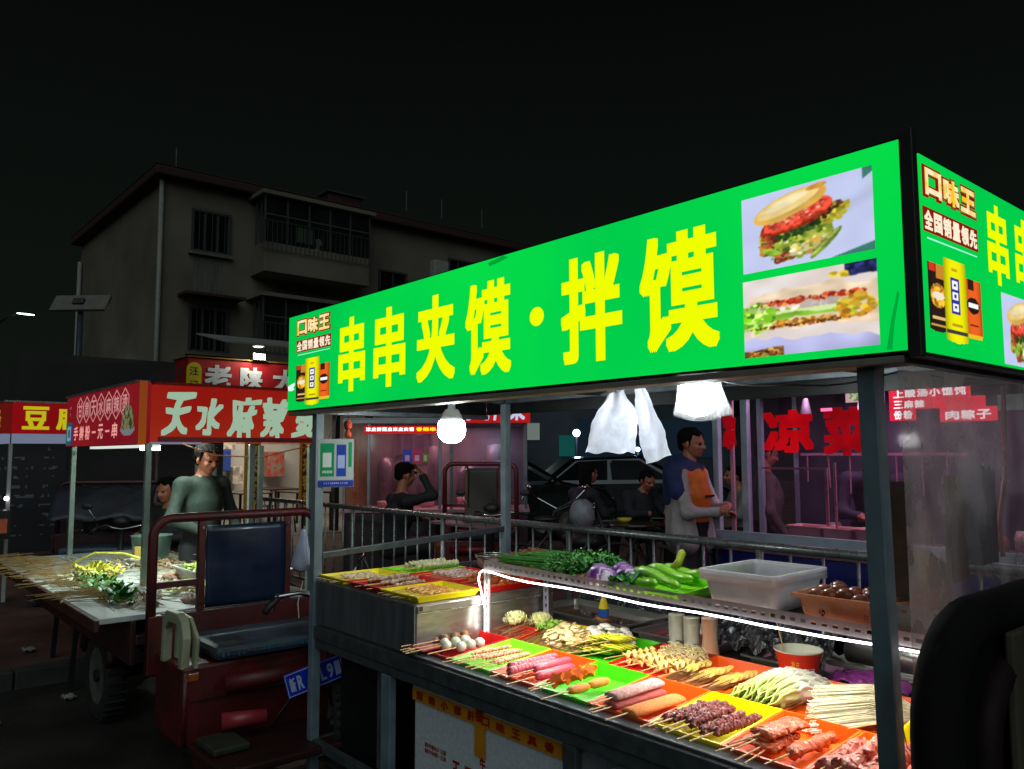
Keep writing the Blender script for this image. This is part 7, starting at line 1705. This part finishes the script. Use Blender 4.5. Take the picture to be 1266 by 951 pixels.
tricycle(tk3, True, 1.39, -.42, .42, col=mat('maroon_tube2', '#6a1c20', '#501418', rough=.35), cover=mat('brown_sheet', '#2e2a20', '#24211a', rough=.5, scale=3), bed=False)
bk = thing_local('bicycle', 'dark bicycle with a white plastic bag over its seat behind the railing', 'bicycle', (-4.95, 3.75, .12), YAW)
for x in (-.5, .5):
    w_ = G().tube([(x + .3 * cos(a), 0, .32 + .3 * sin(a)) for a in [k * pi / 14 for k in range(29)]], .016, 6).build('wheel', rub, bk, smooth=True)
    g = G(); [g.tube([(x, 0, .32), (x + .29 * cos(a), 0, .32 + .29 * sin(a))], .0018, 3, cap=False) for a in [k * pi / 7 for k in range(14)]]; g.build('spokes', chro, w_)
for p0, p1 in (((-.5, 0, .32), (-.08, 0, .30)), ((-.08, 0, .30), (-.2, 0, .82)), ((-.5, 0, .32), (-.17, 0, .72)), ((-.08, 0, .30), (.33, 0, .74)), ((-.18, 0, .74), (.31, 0, .82)), ((.5, 0, .32), (.30, 0, .95))): G().cyl(p0, p1, .014, n=8).build('frame_tube', blackm, bk, smooth=True)
G().tube([(.24, -.26, .98), (.30, -.15, 1.0), (.29, 0, .96), (.30, .15, 1.0), (.24, .26, .98)], .011, 7).build('handlebar', chro, bk, smooth=True)
G().ball((-.2, 0, .86), (.13, .07, .03), 12, 8).build('saddle', blackm, bk, smooth=True)
t = thing('white_bag', 'crumpled white plastic bag pulled over the bicycle seat', 'plastic bag', (-4.85, 3.9, .9)); G().ball((-4.86, 3.88, 1.02), (.13, .13, .15), 18, 12, .08, 5).build('bag_sheet', mat('dull_white_bag', '#8c9096', '#70747a', rough=.4, scale=9, bump=.5), t, smooth=True)
bk2 = thing_local('bicycle', 'bicycle with a curved chrome handlebar behind the left end of the cart', 'bicycle', (-5.75, 1.6, 0), YAW + .6)
for x in (-.5, .5):
    w_ = G().tube([(x + .28 * cos(a), 0, .28 + .26 * sin(a)) for a in [k * pi / 14 for k in range(29)]], .02, 6).build('wheel', rub, bk2, smooth=True)
    g = G(); [g.tube([(x, 0, .28), (x + .26 * cos(a), 0, .28 + .25 * sin(a))], .0018, 3, cap=False) for a in [k * pi / 7 for k in range(14)]]; g.build('spokes', chro, w_)
for p0, p1 in (((-.5, 0, .28), (-.05, 0, .28)), ((-.05, 0, .28), (-.2, 0, .6)), ((-.05, 0, .28), (.33, 0, .55)), ((.5, 0, .28), (.33, 0, .68))): G().cyl(p0, p1, .016, n=8).build('frame_tube', blackm, bk2, smooth=True)
G().tube([(.1, -.22, .45), (.14, -.2, .60), (.22, -.15, .69), (.33, 0, .72), (.26, .2, .71)], .013, 8).build('handlebar', chro, bk2, smooth=True)
G().ball((-.22, 0, .64), (.13, .08, .035), 12, 8).build('saddle', blackm, bk2, smooth=True)
bs = thing('scooter_basket', 'tangle of dark scooter parts and mirrors in front of the left parked car', 'scooter', (-6.1, 4.8, .12))
G().tube([(-6.3, 4.6, .5), (-6.1, 4.7, .95), (-5.95, 4.8, 1.02)], .02, 8).build('steering_column', blackm, bs, smooth=True); wheel(bs, (-6.35, 4.6, .35), .23, .09, (.76, -.65, 0)); wheel(bs, (-5.7, 5.0, .35), .23, .09, (.76, -.65, 0), 'rear_wheel')
G().ball((-5.85, 4.9, .62), (.3, .22, .12), 14, 8).build('scooter_body', blackm, bs, smooth=True); G().ball((-5.72, 4.98, .80), (.22, .14, .05), 14, 8).build('saddle', blackm, bs, smooth=True)
for s_ in (-.2, .2): G().tube([(-6.08, 4.7, .98), (-6.08 + s_, 4.7 + s_ * .6, 1.1), (-6.08 + s_ * 1.3, 4.7 + s_, 1.2)], .006, 5).build('mirror_stalk', chro, bs); G().ball((-6.08 + s_ * 1.3, 4.7 + s_, 1.23), (.04, .03, .03), 10, 8).build('mirror', chro, bs, smooth=True)
# ================================================================ people
skin = mat('skin', '#a86a50', '#94583f', rough=.5, scale=12, sss=.1)
hairm = mat('black_hair', '#0a0807', '#110e0c', rough=.9, scale=60, bump=.6, bscale=120, spec=.12)
eyem = mat('eye_dark', '#120c0a', rough=.2); lipm = mat('lips', '#8a4a40', rough=.5)
shoe = mat('shoe', '#1a1a1c', '#26262a', rough=.6)
def head_prims():
    """local head: x right, y forward, z up, origin at head centre"""
    P = [('e', (0, -.012, .025), (.076, .094, .090), 0), ('e', (0, .022, -.035), (.060, .066, .070), 0), ('e', (0, .048, -.075), (.032, .032, .026), 0),
         ('c', (0, .086, .012), (0, .104, -.022), .0095, .014, 0), ('e', (.014, .094, -.026), (.010, .012, .008), 0), ('e', (-.014, .094, -.026), (.010, .012, .008), 0),
         ('e', (.077, -.005, -.008), (.010, .020, .032), 0, (0, 0, -.3)), ('e', (-.077, -.005, -.008), (.010, .020, .032), 0, (0, 0, .3)),
         ('c', (.045, .070, .022), (.016, .082, .024), .009, .009, 0), ('c', (-.045, .070, .022), (-.016, .082, .024), .009, .009, 0),
         ('e', (.040, .060, -.025), (.022, .022, .022), 0), ('e', (-.040, .060, -.025), (.022, .022, .022), 0),
         ('c', (-.020, .080, -.055), (.020, .080, -.055), .008, .008, 3), ('e', (.030, .079, .005), (.010, .006, .0045), 4), ('e', (-.030, .079, .005), (.010, .006, .0045), 4)]
    return P
def hair_prims(style=0):
    P = [('e', (0, -.034, .046), (.083, .090, .078), 0), ('e', (0, -.068, .0), (.070, .045, .07), 0)]
    R = random.Random(style + 4)
    for k in range(16):
        a = R.uniform(-.95, .95); x = .062 * a; P.append(('c', (x * .9, .0, .112 - .02 * a * a), (x * 1.05 + R.uniform(-.008, .008), .066 - .02 * a * a, .074 + R.uniform(-.012, .010)), .016, .007, 0))
    for s_ in (-1, 1):
        for k in range(4): P.append(('c', (s_ * .070, -.045 + .02 * k, .06), (s_ * .077, -.045 + .02 * k, .010 - .006 * k), .014, .007, 0))
    if style == 1: P += [('c', (0, -.07, -.02), (0, -.08, -.16), .06, .045, 0), ('c', (.06, -.03, 0), (.06, -.04, -.12), .025, .02, 0), ('c', (-.06, -.03, 0), (-.06, -.04, -.12), .025, .02, 0)]
    return P
def hand_prims(curl=.6, right=True):
    """local hand: wrist at origin, fingers toward +x, palm down (-z), thumb on +y or -y"""
    s_ = 1 if right else -1; P = [('e', (.045, 0, 0), (.048, .040, .015), 0), ('c', (0, 0, 0), (.03, 0, 0), .022, .026, 0)]
    for k, (y, L) in enumerate(((.028, .072), (.009, .080), (-.010, .074), (-.028, .058))):
        y *= s_; p = Vector((.082, y, 0)); a = curl * .5
        for j, f in enumerate((.45, .32, .23)):
            q = p + Vector((cos(a), 0, -sin(a))) * L * f; P.append(('c', tuple(p), tuple(q), .0092 - .0008 * j, .0086 - .0008 * j, 0)); p = q; a += curl * .7
    P += [('c', (.02, s_ * .030, -.004), (.048, s_ * .056, -.012), .012, .0105, 0), ('c', (.048, s_ * .056, -.012), (.074, s_ * .062, -.020), .0105, .0085, 0)]
    return P
def orient(o, x, z):
    x = Vector(x).normalized(); z = Vector(z); z = (z - x * z.dot(x)).normalized(); y = z.cross(x)
    return Matrix.Translation(o) @ Matrix((x, y, z)).transposed().to_4x4()
def person(label, loc, rz, J, tops, group=None, hair=0, head_tilt=(0, 0, 0), mats=None, fat=1.0, hands=True, s=1.0):
    """J: joints in local metres (x right, y forward). One continuous body surface, hair as a child."""
    t = thing_local('person', label, 'person', loc, rz, group)
    top, trs = tops[0], tops[1]
    P = []
    pel, che, nek, hd = [Vector(J[k]) for k in ('pelvis', 'chest', 'neck', 'head')]
    up = (che - pel).normalized(); 
    P += [('c', tuple(pel), tuple(pel + up * .10), .125 * fat, .13 * fat, 2), ('c', tuple(pel + up * .12), tuple(che), .13 * fat, .145 * fat, 1), ('c', tuple(che), tuple(che + up * .10), .15 * fat, .12, 1), ('c', tuple(nek), tuple(hd + Vector((0, -.02, -.06))), .055, .052, 0)]
    for sd in 'LR':
        sh, el, ha = [Vector(J[k + sd]) for k in ('sh', 'el', 'ha')]
        P += [('c', tuple(nek - Vector((0, .01, .05))), tuple(lerpv(nek, sh, .8)), .052, .050, 1), ('c', tuple(che + up * .10), tuple(sh), .09, .056, 1), ('c', tuple(sh), tuple(el), .060 * fat, .047 * fat, 5 if len(tops) > 2 else 1), ('c', tuple(el), tuple(lerpv(el, ha, .88)), .047 * fat, .034, 5 if len(tops) > 2 else 1), ('c', tuple(lerpv(el, ha, .88)), tuple(ha), .028, .026, 0)]
        hp, kn, an = [Vector(J[k + sd]) for k in ('hp', 'kn', 'an')]
        toe = Vector(J.get('to' + sd, an + Vector((0, .14, -.03))))
        P += [('c', tuple(hp), tuple(kn), .092, .064, 2), ('c', tuple(kn), tuple(an), .062, .042, 2), ('c', tuple(an + Vector((0, -.03, -.03))), tuple(toe), .042, .036, 6)]
    g = G(); add_sdf(g, P, .019, .045)
    Mh = Matrix.Translation(hd) @ Euler(head_tilt).to_matrix().to_4x4()
    add_sdf(g, head_prims(), .0085, .012, Mh)
    if hands:
        for sd in 'LR':
            el, ha = Vector(J['el' + sd]), Vector(J['ha' + sd])
            add_sdf(g, hand_prims(J.get('curl' + sd, .6), sd == 'R'), .006, .005, orient(ha, J.get('hdir' + sd, ha - el), J.get('hup' + sd, (0, 0, 1))))
    g.build('body', [skin, top, trs, lipm, eyem, tops[2] if len(tops) > 2 else top, shoe], t, smooth=True)
    g = G(); vs, F, bm = sdf_mesh(hair_prims(hair), .008, .010); g.add([tuple(Mh @ Vector(p)) for p in vs], [tuple(int(i) for i in f) for f in F]); g.build('hair', hairm, t, smooth=True)
    t.scale = (s, s, s)
    return t
def lerpv(a, b, t): return a + (b - a) * t
def standing(**k):
    J = dict(pelvis=(0, 0, .93), chest=(0, .01, 1.24), neck=(0, .0, 1.47), head=(0, .03, 1.63), shL=(-.185, 0, 1.385), shR=(.185, 0, 1.385), elL=(-.25, -.02, 1.13), elR=(.25, -.02, 1.13), haL=(-.24, .12, .92), haR=(.24, .12, .92),
             hpL=(-.09, 0, .90), hpR=(.09, 0, .90), knL=(-.10, .02, .50), knR=(.10, .02, .50), anL=(-.10, -.01, .09), anR=(.10, -.01, .09), curlL=.8, curlR=.8)
    J.update(k); return J
def sitting(**k):
    J = dict(pelvis=(0, 0, .50), chest=(0, .08, .80), neck=(0, .11, 1.02), head=(0, .17, 1.17), shL=(-.18, .09, .945), shR=(.18, .09, .945), elL=(-.24, .20, .74), elR=(.24, .20, .74), haL=(-.12, .40, .76), haR=(.12, .40, .76),
             hpL=(-.09, .03, .50), hpR=(.09, .03, .50), knL=(-.13, .42, .50), knR=(.13, .42, .50), anL=(-.12, .40, .09), anR=(.12, .40, .09), curlL=.8, curlR=.8)
    J.update(k); return J
green_sw = mat('green_sweater', '#27362e', '#1f2c26', rough=.85, scale=40, bump=1, bscale=9)
navy_tr = mat('dark_trousers', '#16181c', '#1e2024', rough=.8)
# man in the green sweater behind the tricycle board, looking down at it
person('man in a plain grey green sweater standing behind the loaded tricycle board looking down', (-5.66, .42, 0), YAW - radians(122), standing(head=(0, .05, 1.585), neck=(0, .01, 1.44), elL=(-.28, .02, 1.14), haL=(-.16, .24, 1.04), elR=(.28, .02, 1.14), haR=(.12, .26, 1.02)), (green_sw, navy_tr), head_tilt=(-.25, 0, 0))
# standing man with orange apron, seen from his left, facing right
gj = mat('jacket_grey', '#a09a98', '#8a8482', rough=.75, scale=20, bump=1, bscale=9); bj = mat('jacket_blue', '#1c2c5c', '#16244c', rough=.8, scale=20, bump=1, bscale=9)
oa = mat('orange_apron', '#d8690a', '#b85408', rough=.7, scale=12, bump=1, bscale=9)
w = person('young man in a blue and grey jacket over orange left of the window stall', (-2.90, 3.02, .12), YAW - radians(128), standing(elL=(-.25, .10, 1.12), haL=(-.02, .30, 1.16), elR=(.25, .10, 1.12), haR=(.05, .27, 1.12), hdirL=(.9, .2, 0), hdirR=(-.8, .4, 0)), (oa, navy_tr, gj), head_tilt=(-.12, 0, 0), s=.965)
G().box(-.07, .160, 1.225, .07, .174, 1.242).build('chest_stripe', mat('apron_black', '#120c10'), w)
g = G(); add_sdf(g, [('c', (-.10, -.02, 1.42), (-.20, -.03, 1.40), .085, .075, 0), ('c', (.10, -.02, 1.42), (.20, -.03, 1.40), .085, .075, 0), ('c', (-.20, -.03, 1.40), (-.235, .02, 1.27), .073, .066, 0), ('c', (.20, -.03, 1.40), (.235, .02, 1.27), .073, .066, 0), ('c', (0, -.06, 1.40), (0, -.06, 1.22), .15, .15, 0)], .018, .04); g.build('blue_yoke', bj, w, smooth=True)
g = G(); add_sdf(g, [('c', (-.165, .0, 1.33), (-.15, .02, .90), .055, .115, 0), ('c', (.165, .0, 1.33), (.15, .02, .90), .055, .115, 0), ('c', (0, -.055, 1.2), (0, -.05, .9), .14, .145, 0)], .018, .05); g.build('jacket_skirt', gj, w, smooth=True)
# man seated behind the railing, hand to his forehead
blkj = mat('black_jacket', '#0e0f12', '#15171b', rough=.8, scale=20, bump=1, bscale=9)
p_ = person('man in black with glasses sitting with a hand at his forehead before the pink stall', (-6.86, 2.92, .05), YAW - radians(60), sitting(head=(0, .15, 1.20), elR=(.24, .34, 1.0), haR=(.09, .29, 1.20), hdirR=(-.5, -.3, .8), hupR=(0, 1, .3), curlR=.5), (blkj, navy_tr), head_tilt=(-.2, 0, 0), s=1.12)
G().box(-.065, .245, 1.205, .065, .252, 1.235).build('glasses', mat('glasses_black', '#0a0a0a'), p_)
# phone and things on his table
tt = thing('stall_table', 'narrow table with a phone and bowls between the seated man and the pink stall', 'table', (-6.0, 3.35, .12)); G().box(-6.6, 3.25, .86, -5.6, 3.6, .89).build('table_top', mat('pale_table', '#8a7074', '#7a6468', rough=.4), tt, bevel=.004)
for x in (-6.55, -5.65): G().box(x, 3.3, .125, x + .04, 3.34, .858).build('leg', blackm, tt); G().box(x, 3.52, .125, x + .04, 3.56, .858).build('leg', blackm, tt)
ph = thing('phone', 'black phone propped upright beside the seated man', 'phone', (-6.0, 3.3, .89)); G().obox((-6.02, 3.36, .97), (.09, .012, .16), (radians(-15), radians(20), YAW)).build('phone_body', blackm, ph, bevel=.004)
# diners in the dark
dka = mat('dark_coat_a', '#14171a', '#1b1f22', rough=.85); dkb = mat('dark_coat_b', '#15151a', '#1e1e24', rough=.85); pale = mat('pale_shirt', '#7c7a74', '#6c6a64', rough=.8)
person('woman with long hair in a dark coat seated at the left of the dark table', (-6.0, 4.95, .12), YAW - radians(60), sitting(), (dka, navy_tr), 'diners', hair=1, hands=False, s=1.08)
person('diner in a dark coat bending over the table with the yellow bowl', (-5.78, 5.75, .12), YAW - radians(150), sitting(head=(0, .22, 1.12), neck=(0, .15, 1.0)), (dkb, navy_tr), 'diners', head_tilt=(-.4, 0, 0), hands=False, s=1.05)
person('diner with his back to us in black to the right of the table', (-4.95, 5.95, .12), YAW + radians(15), sitting(), (blkj, navy_tr), 'diners', hands=False, s=1.05)
person('diner in a pale shirt seated behind the hanging white bags', (-4.75, 6.6, .12), YAW + radians(95), sitting(), (pale, navy_tr), 'diners', hands=False, s=1.05)
# people inside the stalls
person('cook in a dark top bending over the pan inside the window stall', (-2.13, 4.32, .15), YAW + pi - .4, standing(chest=(0, .12, 1.15), neck=(0, .24, 1.30), head=(0, .31, 1.36), shL=(-.19, .2, 1.26), shR=(.19, .2, 1.26), elL=(-.24, .28, 1.03), elR=(.24, .28, 1.03), haL=(-.10, .42, 1.0), haR=(.10, .42, 1.0)), (mat('cook_dark', '#2a2838', '#1e1c2a', rough=.8), navy_tr), head_tilt=(-.5, 0, 0))
person('dim figure crouching in black between the two left stalls', (-7.2, .75, .12), YAW + pi - .3, sitting(), (blkj, navy_tr), 'people in the dark', head_tilt=(-.2, 0, 0), hands=False)

person('second worker in a pale uniform standing dimly inside the window stall at its left end', (-2.98, 4.15, .10), YAW - radians(95), standing(), (mat('cream_uniform', '#5c564e', '#4c463e', rough=.85, bump=1, bscale=9), navy_tr), head_tilt=(-.35, 0, 0), s=.93)
